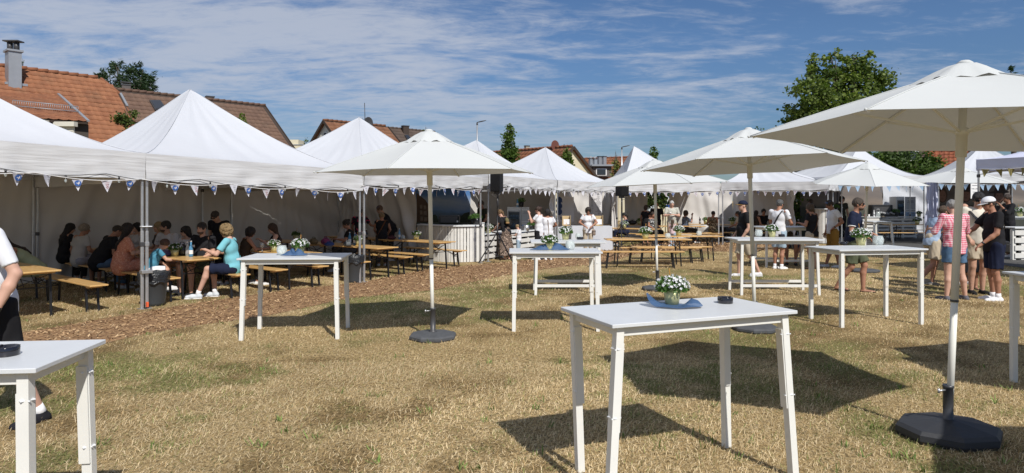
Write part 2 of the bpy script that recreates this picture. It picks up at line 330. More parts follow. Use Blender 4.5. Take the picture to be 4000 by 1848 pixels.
def blades(n, px0, px1, Y0, Y1, hgt, wid, seed, segs, power=1.0):
    r = np.random.default_rng(seed)
    u = r.random(n)
    Y = (Y0**power+(Y1**power-Y0**power)*u)**(1/power)
    px = px0+(px1-px0)*r.random(n); X = (px-HX)/F*Y
    keep = ~inpoly(X, Y, PATH) & ~inpoly(X, Y, A_)
    # a few stray blades over the path edge
    keep |= (inpoly(X, Y, PATH) & (r.random(n) < .035))
    bare = vn(X, Y, 1.6, 5)*.6+vn(X, Y, 4.5, 6)*.4
    gw, bw = fields(X, Y); keep &= (r.random(n) < 1-.45*bw)
    X = X[keep]; Y = Y[keep]; n = len(X)
    if n == 0: return
    gw, bw = fields(X, Y)
    green = r.random(n) < .06+.62*gw
    k = r.random(n)[:, None]
    straw = np.array([.58, .45, .25])*(1-k)+np.array([.86, .71, .47])*k
    brown = np.array([.33, .225, .105])*(1-k)+np.array([.60, .43, .22])*k
    gr = np.array([.10, .15, .035])*(1-k)+np.array([.34, .37, .13])*k
    tone = (r.random(n)-.18-.45*bw)[:, None]
    c = np.where(tone > 0, straw, brown); c = np.where(green[:, None], gr, c)
    patch = (.68+.36*vn(X, Y, .8, 21)+.26*vn(X, Y, 3.1, 22))[:, None]; c = c*patch
    h = hgt*(.35+.95*r.random(n)**1.3)*np.where(green, 1.2, 1)*(.7+.6*vn(X, Y, 2.2, 8)); w = wid*(.6+.8*r.random(n))*(np.maximum(1, Y/7.0))
    an = np.where(r.random(n) < .5, r.random(n)*2*np.pi, r.normal(.5, .8, n)); lean = np.abs(r.normal(0, .75, n))+.25
    lean = np.where(r.random(n) < .5, 1.15+.35*r.random(n), lean); lean = np.clip(lean, 0, 1.5)
    dx = np.cos(an)*np.sin(lean); dy = np.sin(an)*np.sin(lean); dz = np.cos(lean)
    fa = r.random(n)*np.pi; sx_ = np.cos(fa)*w/2; sy_ = np.sin(fa)*w/2
    z0 = np.full(n, .0)
    B = np.stack([X, Y, z0], 1); D = np.stack([dx, dy, dz], 1)*h[:, None]; S = np.stack([sx_, sy_, np.zeros(n)], 1)
    if segs == 1:
        V = np.stack([B-S, B+S, B+D], 1); Fc = np.arange(3*n).reshape(n, 3); C = np.repeat(c, 3, 0)
    else:
        Dm = D*.55+np.array([0, 0, .12])*h[:, None]
        tip = B+D+np.stack([dx, dy, -np.abs(dx)*.3-.1], 1)*h[:, None]*.25
        V = np.stack([B-S, B+S, B+Dm+S*.8, B+Dm-S*.8, tip], 1)
        i = np.arange(n)[:, None]*5
        Fc = np.concatenate([i+[[0, 1, 2]], i+[[0, 2, 3]], i+[[3, 2, 4]]], 0); C = np.repeat(c, 5, 0)
    V = V.reshape(-1, 3); V[:, 2] = np.maximum(V[:, 2], .003)
    return V, Fc, C
gmat = attrmat('grass_blade', .8, .14, (1.05, 1.0, .7), spec=.2)
def joinarr(lst):
    Vs, Fs, Cs, o = [], [], [], 0
    for q in lst:
        if q is None: continue
        V, Fc, C = q; Vs.append(V); Fs.append(Fc+o); Cs.append(C); o += len(V)
    return np.concatenate(Vs), np.concatenate(Fs), np.concatenate(Cs)
GD = 1.0
V, Fc, C = joinarr([
    blades(int(190000*GD), -500, 4500, 2.4, 7.0, .044, .0034, 1, 3, 1.7),
    blades(int(240000*GD), -400, 4400, 6.5, 15, .046, .0044, 2, 1, 1.3),
    blades(int(130000*GD), -300, 4300, 14, 34, .055, .0048, 3, 1, 1.2)])
me = npmesh('dry_grass', V, Fc, False, gmat); setcol(me, C)
tag(newobj('dry_grass', me), kind='stuff')
# taller green weeds/tufts
r = np.random.default_rng(44); P_ = []
while len(P_) < 150:
    py = 1000+850*r.random()**.8; px = 4200*r.random()-100; p = G(px, py)
    if inpoly(np.array([p.x]), np.array([p.y]), PATH)[0] or inpoly(np.array([p.x]), np.array([p.y]), A_)[0]: continue
    if vn([p.x], [p.y], .8, 1)[0] > .42 or r.random() < .25: P_.append(p)
Vw, Fw, Cw = [], [], []; o = 0
for p in P_:
    k = r.integers(4, 10)
    for i in range(k):
        a = r.random()*6.28; le = .25+.9*r.random(); h = .03+.05*r.random(); w = .002+.003*r.random()
        b0 = np.array([p.x+r.normal(0, .02), p.y+r.normal(0, .02), .0]); d = np.array([math.cos(a)*math.sin(le), math.sin(a)*math.sin(le), math.cos(le)])*h; s = np.array([-math.sin(a), math.cos(a), 0])*w
        Vw += [b0-s, b0+s, b0+d*.6+s*1.1, b0+d*.6-s*1.1, b0+d*1.05]; Fw += [[o, o+1, o+2], [o, o+2, o+3], [o+3, o+2, o+4]]; o += 5
        c = np.array([.15, .22, .06])*(.6+.9*r.random()); Cw += [c]*5
me = npmesh('green_weeds', Vw, Fw, False, gmat); setcol(me, np.array(Cw)); tag(newobj('green_weeds', me), kind='stuff')
# wood chips
r = np.random.default_rng(5); n = 100000
Y = (7.2**1.25+(30**1.25-7.2**1.25)*r.random(n))**(1/1.25); X = (-300+3550*r.random(n)-HX)/F*Y
X = X+r.normal(0, .05, n); Y = Y+r.normal(0, .07, n)
k = inpoly(X, Y, PATH); X = X[k]; Y = Y[k]; n = len(X)
a = r.random(n)*6.28; ln = .010+.024*r.random(n)**1.6; wd = .004+.007*r.random(n); grow = np.maximum(1, Y/13)
ln = ln*grow; wd = wd*grow; ti = r.normal(0, .35, n)
ux = np.stack([np.cos(a)*np.cos(ti), np.sin(a)*np.cos(ti), np.sin(ti)], 1)*ln[:, None]; vx = np.stack([-np.sin(a), np.cos(a), r.normal(0, .4, n)], 1)*wd[:, None]
B = np.stack([X, Y, .012+.018*r.random(n)], 1); up_ = np.array([0, 0, .005])
V = np.stack([B-ux-vx, B+ux-vx*.6, B+ux*.9+vx, B-ux*.8+vx, B+up_], 1).reshape(-1, 3)
i = np.arange(n)[:, None]*5; Fc = np.concatenate([i+[[0, 1, 4]], i+[[1, 2, 4]], i+[[2, 3, 4]], i+[[3, 0, 4]]])
k = r.random(n)[:, None]; c = np.array([.13, .07, .035])*(1-k)+np.array([.50, .33, .18])*k; pale = r.random(n)[:, None] < .12; c = np.where(pale, c*.5+np.array([.34, .25, .15]), c)
V[:, 2] = np.maximum(V[:, 2], .006)
me = npmesh('wood_chips', V, Fc, False, attrmat('wood_chip', .85)); setcol(me, np.repeat(c, 5, 0)); tag(newobj('wood_chips', me), kind='stuff')
# ================================================================== TENTS
def clothgrid(fn, nu, nv, name, m, parent):
    """fn(u,v)->xyz arrays"""
    u, v = np.meshgrid(np.linspace(0, 1, nu), np.linspace(0, 1, nv)); P = fn(u, v).reshape(-1, 3)
    i = np.arange(nu*nv).reshape(nv, nu); Fc = np.stack([i[:-1, :-1], i[:-1, 1:], i[1:, 1:], i[1:, :-1]], -1).reshape(-1, 4)
    return newobj(name, npmesh(name, P, Fc, True, m), None, parent)
def rip(s, seed, amp, f0=3.0, k=5):
    r = np.random.default_rng(seed); o = 0
    for i in range(k): o = o+np.sin(s*f0*(1.35**i)*(1+.3*r.random())*2*np.pi+r.random()*6.28)*(amp/(1.25**i))*(.5+r.random())
    return o
def wall(parent, a, b, z0, z1a, z1b=None, name='side_wall', m=None, seed=1, amp=.03, nu=70, nv=22, f=2.2):
    z1b = z1a if z1b is None else z1b; a = np.array([a[0], a[1]]); b = np.array([b[0], b[1]]); d = b-a; Ln = np.linalg.norm(d); n_ = np.array([-d[1], d[0]])/Ln
    def fn(u, v):
        zt = z1a+(z1b-z1a)*u; z = z0+(zt-z0)*v
        off = rip(u*Ln/3+v*.25*np.sin(3*u+seed), seed, amp, f)*(.35+.65*(1-v))+rip(v*1.1+u*.6, seed+9, amp*.5, 1.5, 3)
        return np.stack([a[0]+d[0]*u+n_[0]*off, a[1]+d[1]*u+n_[1]*off, z+.0*off], -1)
    return clothgrid(fn, nu, nv, name, m or mWall, parent)
ORG = None
def tent(label, A, B, zl, zr, val, peak, depth=5.0, m=None, legs='abcd', group='pop-up canopy tents', sag=.05, seed=0, conc=1.55, nback=None, trus=True, offs=(.07, .07), hleg=None):
    A = np.array([A[0], A[1]], float); B = np.array([B[0], B[1]], float); d = B-A; Ln = np.linalg.norm(d); dn = d/Ln
    nb = np.array([-dn[1], dn[0]]) if nback is None else np.array(nback)
    zb = (zl+zr)/2
    C3 = [np.array([*A, zl]), np.array([*B, zr]), np.array([*(B+nb*depth), zb]), np.array([*(A+nb*depth), zb])]
    peak = np.array(peak, float); m = m or mTent
    root = thing('canopy_tent', label, 'tent', (A[0], A[1], 0), 0, group)
    o3 = np.array([A[0], A[1], 0])
    # roof
    Vs, Fs, o = [], [], 0; nu, nt_ = 24, 20
    for s in range(4):
        c0, c1 = C3[s], C3[(s+1) % 4]
        u, t_ = np.meshgrid(np.linspace(0, 1, nu), np.linspace(0, 1, nt_))
        E = c0[None, None]*(1-u[..., None])+c1[None, None]*u[..., None]
        P = E*(1-t_[..., None])+peak*t_[..., None]
        ez = E[..., 2]; tz = np.clip(t_, 0, 1)**conc
        z = ez+(peak[2]-ez)*tz
        z = z-sag*np.sin(np.pi*u)*np.sin(np.pi*np.clip(t_, 0, 1)**.8)*1.6-np.maximum(0, t_-.93)**2*9*(peak[2]-ez)*.35
        z = z+(rip(u*Ln/3+.2*t_, seed+s, .007, 3.0)*np.sin(np.pi*np.clip(t_*1.1, 0, 1)))
        P[..., 2] = z; Vs.append(P.reshape(-1, 3)-o3); i = np.arange(nu*nt_).reshape(nt_, nu)+o
        Fs.append(np.stack([i[:-1, :-1], i[:-1, 1:], i[1:, 1:], i[1:, :-1]], -1).reshape(-1, 4)); o += nu*nt_
    newobj('roof', npmesh('roof', np.concatenate(Vs), np.concatenate(Fs), True, m), None, root)
    for s in range(4):
        c0, c1 = C3[s], C3[(s+1) % 4]; e = (c1-c0)[:2]; e = e/np.linalg.norm(e); out = np.array([e[1], -e[0]])
        def fn(u, v):
            P = c0*(1-u[..., None])+c1*u[..., None]-o3
            off = rip(u*Ln/3, seed+s+20, .010, 2.5)*v+rip(u*Ln/3*.5+v*1.3, seed+s+40, .009, 3.5)*v+.012
            P[..., 0] += out[0]*off; P[..., 1] += out[1]*off
            P[..., 2] += -val*v - .012*np.sin(np.pi*u)*v+.006*rip(u, seed+s, 1.0, 2)*v
            return P
        clothgrid(fn, 60, 7, 'valance', mVal if m is mTent else m, root)
    # piping along ridges
    mb = MB()
    for s in range(4):
        c = C3[s]; pts = []
        for k in range(13):
            t_ = k/12; P = c*(1-t_)+peak*t_; z = c[2]+(peak[2]-c[2])*t_**conc-max(0, t_-.93)**2*9*(peak[2]-c[2])*.35
            pts.append((P[0]-A[0], P[1]-A[1], z+.004))
        mb.tube(pts, .006, 5)
    mb.build('seam_piping', m, root)
    ins = [(dn+nb)*.05, (-dn+nb)*.05, (-dn-nb)*.05, (dn-nb)*.05]
    for s, ch in enumerate('abcd'):
        if ch not in legs: continue
        p = C3[s][:2]+ins[s]*.72-A; mb = MB(); top = C3[s][2]-.03
        rz = math.atan2(dn[1], dn[0])
        mb.box((p[0], p[1], .62), (.045, .045, 1.22), rz, .008)
        mb.box((p[0], p[1], (1.2+top)/2), (.036, .036, top-1.2), rz, .005)
        mb.box((p[0], p[1], .006), (.12, .12, .012), rz)
        lg = mb.build('leg', mAlu, root)
        for zz_ in (1.02, top-.35): c = MB(); c.box((p[0], p[1], zz_), (.062, .062, .075), rz, .01); c.build('slider_bracket', mDark if s % 2 else mAlu, lg)
    if trus:
        rise = .28
        for (p, q, zp, zq) in ((0, 1, zl, zr), (1, 2, zr, zb), (3, 2, zb, zb), (0, 3, zl, zb)):
            mb = MB()
            a = C3[p][:2]+ins[p]-A; b_ = C3[q][:2]+ins[q]-A
            for k in range(2):
                t0, t1 = k/2, (k+1)/2; P0 = a+(b_-a)*t0; P1 = a+(b_-a)*t1; za = zp+(zq-zp)*t0-.07; zc = zp+(zq-zp)*t1-.07
                mb.bar((*P0, za), (*P1, zc-rise), .022, .012); mb.bar((*P0, za-rise), (*P1, zc), .022, .012)
            mb.bar((*a, zp-.05), (*b_, zq-.05), .02, .012); mb.build('folding_truss', mAlu, root)
        mb = MB(); mb.bar((peak[0]-A[0], peak[1]-A[1], zb), (peak[0]-A[0], peak[1]-A[1], peak[2]-.35), .035)
        mb.build('centre_mast', mAlu, root)
    root['C3'] = 0; del root['C3']
    return root, C3
def V2(p): return (p[0], p[1])
def off(p, root): return (p[0]-root.location.x, p[1]-root.location.y)
P0 = G(568, 1207); P0 = Vector((P0.x, P0.y, 0)); P1 = G(1415, 1104)
u1 = (P1-P0).normalized(); Pm = P0-u1*4.3
def PK(px, py, Y): return tuple(AT(px, py, Y))
def zat(py, Y): return H-(py-HY)*Y/F
T1, c1 = tent('white canopy tent at the left edge, its peak outside the picture', Pm, P0, zat(599, P0.y)+.16, zat(599, P0.y), .42, (Pm.x/2+P0.x/2-2.03, Pm.y/2+P0.y/2+1.62, 3.95), 5.2, seed=1, sag=.05, conc=1.42)
T2, c2 = tent('largest steep-peaked white tent beside the orange-roofed house', P0, P1, zat(599, P0.y), zat(668, P1.y), .42, PK(742, 345, 13.75), 5.2, seed=2, conc=1.42)
P2 = Vector((XA(1884, 18.1), 18.1, 0))
T3, c3 = tent('white tent peaked under the rooftop antenna, left parasol before it', P1+u1*.05, P2, zat(668, P1.y), zat(692, 18.1), .31, PK(1403, 456, 17.3), 5.2, seed=3)
P2b = Vector((XA(1908, 18.5), 18.5, 0)); P3 = Vector((XA(2174, 21.9), 21.9, 0))
T4, c4 = tent('small-looking white tent behind the left loudspeaker and the palisade counter', P2b, P3, zat(682, 18.5), zat(704, 21.9), .32, PK(1862, 546, 21.2), 5.0, mTent, seed=4)
P4 = Vector((XA(2415, 25.3), 25.3, 0))
T5, c5 = tent('white tent with wall posters behind the woman in the white blouse', P3+Vector((.04, .06, 0)), P4, zat(704, 21.9), zat(716, 25.3), .33, PK(2131, 574, 24.8), 5.0, seed=5)
P5 = Vector((XA(2812, 25.4), 25.4, 0))
T6, c6 = tent('white tent behind the central beer tables and pedestrian sign', P4+Vector((.1, .0, 0)), P5, zat(712, 25.3), zat(712, 25.4), .34, PK(2477, 569, 27.4), 4.4, seed=6)
P6 = Vector((XA(3238, 23.4), 23.4, 0))
T7, c7 = tent('white tent right of the middle, behind the men at the bar tables', P5+Vector((.06, 0, 0)), P6, zat(712, 25.4), zat(709, 23.4), .30, (XA(2960, 26.6), 26.6, 3.45), 4.2, seed=7)
P7 = Vector((XA(3252, 25.6), 25.6, 0)); P8 = Vector((XA(3615, 26.2), 26.2, 0))
T8, c8 = tent('broad white tent over the drinks counter, behind the walking man', P7, P8, zat(689, 25.6), zat(687, 26.2), .28, PK(3352, 572, 29.0), 5.6, seed=8, conc=1.6)
P9 = Vector((XA(3663, 25.4), 25.4, 0)); P10 = Vector((XA(4160, 24.0), 24.0, 0))
T9, c9 = tent('white tent with the large portrait wall at the far right', P9, P10, zat(686, 25.4), zat(672, 24.0), .28, PK(3838, 560, 28.2), 5.4, seed=9, conc=1.6)
Pa = Vector((XA(3812, 15.6), 15.6, 0)); Pb = Pa+Vector((1.5, -3.6, 0))
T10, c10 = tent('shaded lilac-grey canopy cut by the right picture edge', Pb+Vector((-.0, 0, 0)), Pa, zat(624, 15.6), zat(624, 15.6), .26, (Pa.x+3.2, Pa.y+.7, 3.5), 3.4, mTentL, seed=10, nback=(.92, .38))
lgf = [o for o in T2.children if o.name.startswith('leg')][0]
mb = MB(); mb.box((.03, .0, .07), (.03, .05, .08), R(50), .004); mb.build('orange_tag', mat('orange_tape', (.75, .12, .04), .6), lgf)
mb = MB(); mb.box((.0, .02, 1.30), (.15, .10, .012), R(50), .003); mb.build('cable_tie', mZip, lgf); mb = MB(); mb.box((.0, .02, .585), (.16, .115, .05), R(50), .006); mb.build('steel_clamp', mAlu, lgf)
# side walls (parts of their tents)
def W_(root, a, b, zt, zt2=None, **k): return wall(root, off(a, root), off(b, root), .02, zt, zt2, **k)
B0 = V2(c2[3]); B1 = V2(c2[2]); Bm = V2(c1[3]); B2 = V2(c3[2])
ztb = 2.28
W_(T1, Bm, B0, ztb, seed=3, amp=.03); W_(T2, B0, B1, ztb, 2.2, seed=4, amp=.035); W_(T3, B1, B2, 2.2, 2.15, seed=5, amp=.04)
W_(T3, B2, (XA(1624, 19.2), 19.2), 2.15, 2.1, seed=6, amp=.05, f=4)
g1 = (XA(1838, 24.3), 24.3); g2 = (XA(2168, 25.6), 25.6)
W_(T4, g1, g2, 2.3, seed=7, amp=.03); W_(T4, g2, V2(P3+Vector((-.15, .5, 0))), 2.3, 2.2, seed=8, amp=.05, f=4)
g3 = (XA(2180, 26.4), 26.4); g4 = (XA(2400, 28.2), 28.2)
W_(T5, g3, g4, 2.35, seed=9, amp=.04); W_(T5, g4, V2(P4+Vector((-.1, .35, 0))), 2.35, 2.3, seed=10, amp=.06, f=4)
W_(T6, (XA(2440, 29.2), 29.2), (XA(2528, 29.2), 29.2), 2.45, seed=11)
W_(T7, (XA(2614, 29.3), 29.3), (XA(2862, 29.3), 29.3), 2.45, seed=12); W_(T7, (XA(2862, 29.3), 29.3), (XA(3082, 27.6), 27.6), 2.4, seed=13)
W_(T7, (XA(3076, 27.5), 27.5), (XA(3098, 25.9), 25.9), 2.35, seed=14, amp=.07, f=5, m=mTent)
W_(T8, (XA(3448, 31.6), 31.6), (XA(3640, 31.8), 31.8), 2.6, seed=15, amp=.05, m=mTent)
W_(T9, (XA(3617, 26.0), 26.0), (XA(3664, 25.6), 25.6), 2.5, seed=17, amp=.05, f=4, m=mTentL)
# printed back walls
def printmat(name, stops, seed=0, dark=1.0, horizon=False):
    m = bpy.data.materials.new(name); m.use_nodes = True; t = m.node_tree; b = t.nodes['Principled BSDF']; b.inputs['Roughness'].default_value = .7
    tcn = N(t, 'ShaderNodeTexCoord'); sp = N(t, 'ShaderNodeSeparateXYZ'); L(t, tcn, 'Object', sp, 0)
    mp = N(t, 'ShaderNodeMapping'); mp.inputs['Scale'].default_value = (.5, .5, 1.3); mp.inputs['Location'].default_value = (seed, 0, 0); L(t, tcn, 'Object', mp, 0)
    n = N(t, 'ShaderNodeTexNoise', inp={'Scale': 1.5, 'Detail': 6.0, 'Roughness': .6}); L(t, mp, 0, n, 'Vector')
    z = M(t, 'ADD', M(t, 'DIVIDE', sp.outputs[2], 2.5), M(t, 'MULTIPLY', M(t, 'SUBTRACT', n.outputs['Fac'], .5), .35))
    rp = N(t, 'ShaderNodeValToRGB'); t.links.new(z, rp.inputs[0])
    for i, (p, c) in enumerate(stops):
        e = rp.color_ramp.elements[i] if i < 2 else rp.color_ramp.elements.new(p)
        e.position = p; e.color = (c[0]*dark, c[1]*dark, c[2]*dark, 1)
    L(t, rp, 0, b, 'Base Color')
    return m
mSkyPrint = printmat('printed_sky_wall', [(.0, (.05, .06, .03)), (.95, (.05, .13, .30)), (.42, (.07, .09, .07)), (.52, (.14, .24, .42)), (.66, (.30, .36, .46)), (.78, (.08, .19, .42))], 3)
mLandPrint = printmat('printed_sunset_wall', [(.0, (.03, .035, .03)), (.98, (.20, .17, .15)), (.5, (.05, .055, .04)), (.57, (.12, .11, .09)), (.66, (.22, .18, .15)), (.8, (.15, .13, .12))], 8)
W_(T4, (XA(1588, 22.6), 22.6), g1, 2.3, seed=20, amp=.012, m=mSkyPrint, name='printed_wall')
W_(T8, (XA(3124, 30.8), 30.8), (XA(3448, 31.6), 31.6), 2.7, seed=21, amp=.012, m=mLandPrint, name='printed_wall')
W_(T9, (XA(3664, 29.6), 29.6), (XA(4200, 28.6), 28.6), 2.7, seed=22, amp=.012, m=mLandPrint, name='printed_wall')
# half-timbered house print on the sky wall (flat print)
pr = bpy.data.objects.new('printed_house', None); pr = MB()
def on(px, py, Y): return AT(px, py, Y)
def polyflat(mb, pts): mb.add([tuple(p) for p in pts], [tuple(range(len(pts)))])
mTim = mat('print_brown', (.10, .055, .03), .7, var=.3, vscale=4); mPlas = mat('print_plaster', (.20, .15, .11), .7, var=.3, vscale=3); mPrG = mat('print_dark_trees', (.03, .045, .025), .8, var=.4, vscale=3)
def sub(name, pts, m, parent, root):
    mb = MB(); polyflat(mb, [(p[0]-root.location.x, p[1]-root.location.y, p[2]) for p in pts]); return mb.build(name, m, parent)
h = sub('printed_house', [on(1629, 868, 22.4), on(1676, 868, 22.7), on(1676, 802, 22.7), on(1662, 782, 22.65), on(1627, 752, 22.4)], mTim, T4, T4)
for k, (x0, x1, y0, y1) in enumerate([(1640, 1650, 800, 815), (1655, 1665, 803, 818), (1640, 1650, 822, 838), (1655, 1667, 824, 840), (1642, 1652, 846, 862), (1657, 1669, 848, 864)]):
    sub('printed_window', [on(x0, y1, 22.35), on(x1, y1, 22.35), on(x1, y0, 22.35), on(x0, y0, 22.35)], mPlas, h, T4)
sub('printed_trees', [on(1690, 868, 23.0), on(1712, 868, 23.1), on(1708, 845, 23.1), on(1700, 838, 23.05), on(1690, 840, 23.0)], mPrG, T4, T4)
sub('printed_trees', [on(1795, 868, 23.7), on(1834, 868, 23.9), on(1834, 828, 23.9), on(1815, 832, 23.8), on(1802, 845, 23.7)], mPrG, T4, T4)
# portrait prints on the right hand wall: flat faces made of simple shapes
mFace = mat('print_skin', (.22, .11, .07), .7, var=.25, vscale=5); mHat = mat('print_dark_hat', (.035, .022, .018), .8); mHair = mat('print_hair', (.07, .04, .025), .8)
def discpts(cx, cy, rx, ry, Y, n=20, a0=0, a1=360): return [on(cx+rx*math.cos(R(a0+(a1-a0)*i/n)), cy-ry*math.sin(R(a0+(a1-a0)*i/n)), Y) for i in range(n)]
for (cx, cy, hat, s) in ((3682, 766, False, 1), (3774, 762, True, 1.1), (3903, 768, True, 1.05)):
    hr = sub('printed_hair', discpts(cx, cy-4, 19*s, 30*s, 28.4), mHair, T9, T9)
    sub('printed_shoulders', [on(cx-40, 850, 28.38), on(cx+40, 850, 28.38), on(cx+26, 803, 28.38), on(cx-26, 803, 28.38)], mHat, T9, T9)
    f = sub('printed_face', discpts(cx, cy, 14*s, 23*s, 28.34), mFace, T9, T9)
    if hat:
        sub('printed_hat', [on(cx-42, cy-12, 28.3), on(cx+36, cy-14, 28.3), on(cx+40, cy-20, 28.3), on(cx+24, cy-24, 28.3), on(cx+18, cy-42, 28.3), on(cx-12, cy-44, 28.3), on(cx-20, cy-22, 28.3), on(cx-40, cy-17, 28.3)], mHat, T9, T9)
    for ex in (-6, 6): sub('printed_eye', discpts(cx+ex*s, cy-3, 2.2, 1.3, 28.3, 8), mHat, f, T9)
    sub('printed_mouth', discpts(cx, cy+11, 5, 1.3, 28.3, 8), mTim, f, T9)
# ---------------------------------------------------------------- bunting
def textmesh(s, size, font=None, ext=0):
    cu = bpy.data.curves.new('t', 'FONT'); cu.body = s; cu.size = size; cu.align_x = 'CENTER'; cu.align_y = 'CENTER'; cu.resolution_u = 1; cu.extrude = ext
    o = bpy.data.objects.new('t', cu); COL.objects.link(o); bpy.context.view_layer.update()
    dg = bpy.context.evaluated_depsgraph_get(); me = bpy.data.meshes.new_from_object(o.evaluated_get(dg)); bpy.data.objects.remove(o); return me
def pennmesh(w, h, m):
    mb = MB(); n = 5; vs = []; fs = []
    for side, s in ((1, .0015), (-1, -.0015)):
        base = len(vs)
        for k in range(n+1):
            t_ = k/n; ww = w/2*(1-t_)+.001
            for x in (-1, 0, 1): vs.append((x*ww, s+.012*math.sin(t_*3)+(0.006 if x == 0 else 0), -h*t_))
        for k in range(n):
            for j in range(2):
                q = [base+k*3+j, base+k*3+j+1, base+(k+1)*3+j+1, base+(k+1)*3+j]; fs.append(q if side < 0 else q[::-1])
    mb.add(vs, fs, True); return mb.mesh('pennant', m)
def emblemmesh(r_, col, white):
    mb = MB(); mb.add([(r_*math.cos(R(a)), 0, r_*math.sin(R(a))) for a in range(0, 360, 24)], [tuple(range(15))]); mb.m = 1
    # a white running-animal-like blot
    pts = [(-.62, -.1), (-.3, .02), (-.05, -.28), (.1, -.62), (.2, -.25), (.6, -.1), (.45, .2), (.55, .45), (.25, .6), (.1, .3), (-.05, .05), (-.3, .28)]
    mb.add([(x*r_, -.002, z*r_) for x, z in pts], [(0, 1, 11), (1, 2, 10), (2, 4, 9), (2, 3, 4), (4, 5, 6), (4, 6, 9), (6, 7, 8), (6, 8, 9), (2, 9, 10), (1, 10, 11)])
    return mb.mesh('emblem', [col, white])
PN = pennmesh(.15, .175, mPen); EB = emblemmesh(.044, mBlue, mPen)
TX = textmesh('100', .07); TX.transform(Matrix.Rotation(R(90), 4, 'X')); TX.transform(Matrix.Rotation(R(90), 4, 'Y')); TX.materials.append(mRedInk); TX.name = 'number_print'
TX2 = textmesh('100', .07); TX2.transform(Matrix.Rotation(R(90), 4, 'X')); TX2.transform(Matrix.Rotation(R(90), 4, 'Y')); TX2.materials.append(mInkG)
PND = pennmesh(.16, .19, mat('dark_yellow_pennant', (.20, .17, .06), .8)); PNB = pennmesh(.17, .2, mat('pale_blue_pennant', (.36, .50, .66), .8, trans=.2))
def bunting(label, a, b, n, pm=PN, mark=True, seed=0, yaw=0, dips=3, sagz=.06, bulbs=True, scale=1.0, jit=.35):
    r = random.Random(seed); a = Vector(a); b = Vector(b); d = b-a
    root = thing('bunting', label, 'bunting', tuple(a), 0, 'pennant strings under the tent eaves')
    def pt(t_): return d*t_+Vector((0, 0, -sagz*abs(math.sin(math.pi*dips*t_))))
    mb = MB(); mb.tube([pt(k/30) for k in range(31)], .006, 4); mb.build('cord', mRope, root)
    rz0 = math.atan2(d.y, d.x)+yaw
    for k in range(n):
        t_ = (k+.5)/n+r.uniform(-.1, .1)/n
        p = link(bpy.data.objects.new('pennant', pm), root); p.location = pt(t_)
        p.rotation_euler = (r.gauss(0, .18), r.gauss(0, .12), rz0+r.gauss(0, jit)); p.scale = (scale,)*3
        if mark:
            if k % 2:
                e = link(bpy.data.objects.new('emblem', EB), p); e.location = (0, -.008, -.062)
            else:
                e = link(bpy.data.objects.new('number_print', TX if k % 4 else TX2), p); e.location = (0, -.010, -.07)
    if bulbs:
        mb = MB(); mb2 = MB()
        pts = [d*(k/24)+Vector((0, .05, .05-.07*abs(math.sin(math.pi*dips*(k/24+.13))))) for k in range(25)]
        mb.tube(pts, .005, 4)
        for k in range(2, 25, 4): q = pts[k]; mb.tube([q, q-Vector((0, 0, .05))], .014, 6); mb2.ball(q-Vector((0, 0, .075)), (.018, .018, .028), 8, 6)
        w = mb.build('light_cable', mBlack, root); tag(mb2.build('bulbs', mGlass, w), kind='stuff')
    return root
def low(p, z, dx=0, dy=0): return (p[0]+dx, p[1]+dy, z)
e_ = .02
def vb(c, i, v): return c[i][2]-v
bunting('pennant string under the leftmost tent eave', low(Pm, c1[0][2]-.40, .05, -.12), low(P0, c1[1][2]-.41, .0, -.1), 12, seed=1)
bunting('pennant string under the eave of the largest steep tent', low(P0, c2[0][2]-.41, .0, -.1), low(P1, c2[1][2]-.41, 0, -.1), 13, seed=2)
bunting('pennant string between the left parasol pole and the palisade counter tent', low(P1, c3[0][2]-.30, 0, -.1), low(P2, c3[1][2]-.31, 0, -.1), 15, seed=3)
bunting('pennant string right of the left loudspeaker', low(P2b, c4[0][2]-.30, 0, -.1), low(P3, c4[1][2]-.31, 0, -.1), 13, seed=4, mark=False, jit=.7)
bunting('pennant string above the wall posters', low(P3, c5[0][2]-.31, 0, -.1), low(P4, c5[1][2]-.31, 0, -.1), 14, seed=5, mark=False, jit=.7)
bunting('pennant string in front of the pedestrian sign', low(P4, c6[0][2]-.33, 0, -.1), low(P5, c6[1][2]-.34, 0, -.1), 14, seed=6, bulbs=False)
bunting('pennant string above the man in the white T-shirt', low(P5, c7[0][2]-.31, 0, -.1), low(P6, c7[1][2]-.30, 0, -.1), 15, seed=7, bulbs=False)
bunting('pale blue pennant string over the drinks counter', (XA(3240, 26), 25.4, zat(722, 25.5)), (XA(3615, 26), 26, zat(722, 26)), 11, PNB, False, 8, scale=1.15)
bunting('pale blue pennant string over the portrait wall', (XA(3663, 25.3), 25.3, zat(716, 25.3)), (XA(4080, 24.2), 24.2, zat(716, 24.2)), 13, PNB, False, 9, scale=1.15)
bunting('dark yellow pennant string under the shaded canopy', (Pa.x, Pa.y-.1, c10[1][2]-.22), (Pa.x+1.3, Pa.y-3.2, c10[1][2]-.2), 12, PND, False, 10, sagz=.03, bulbs=False)
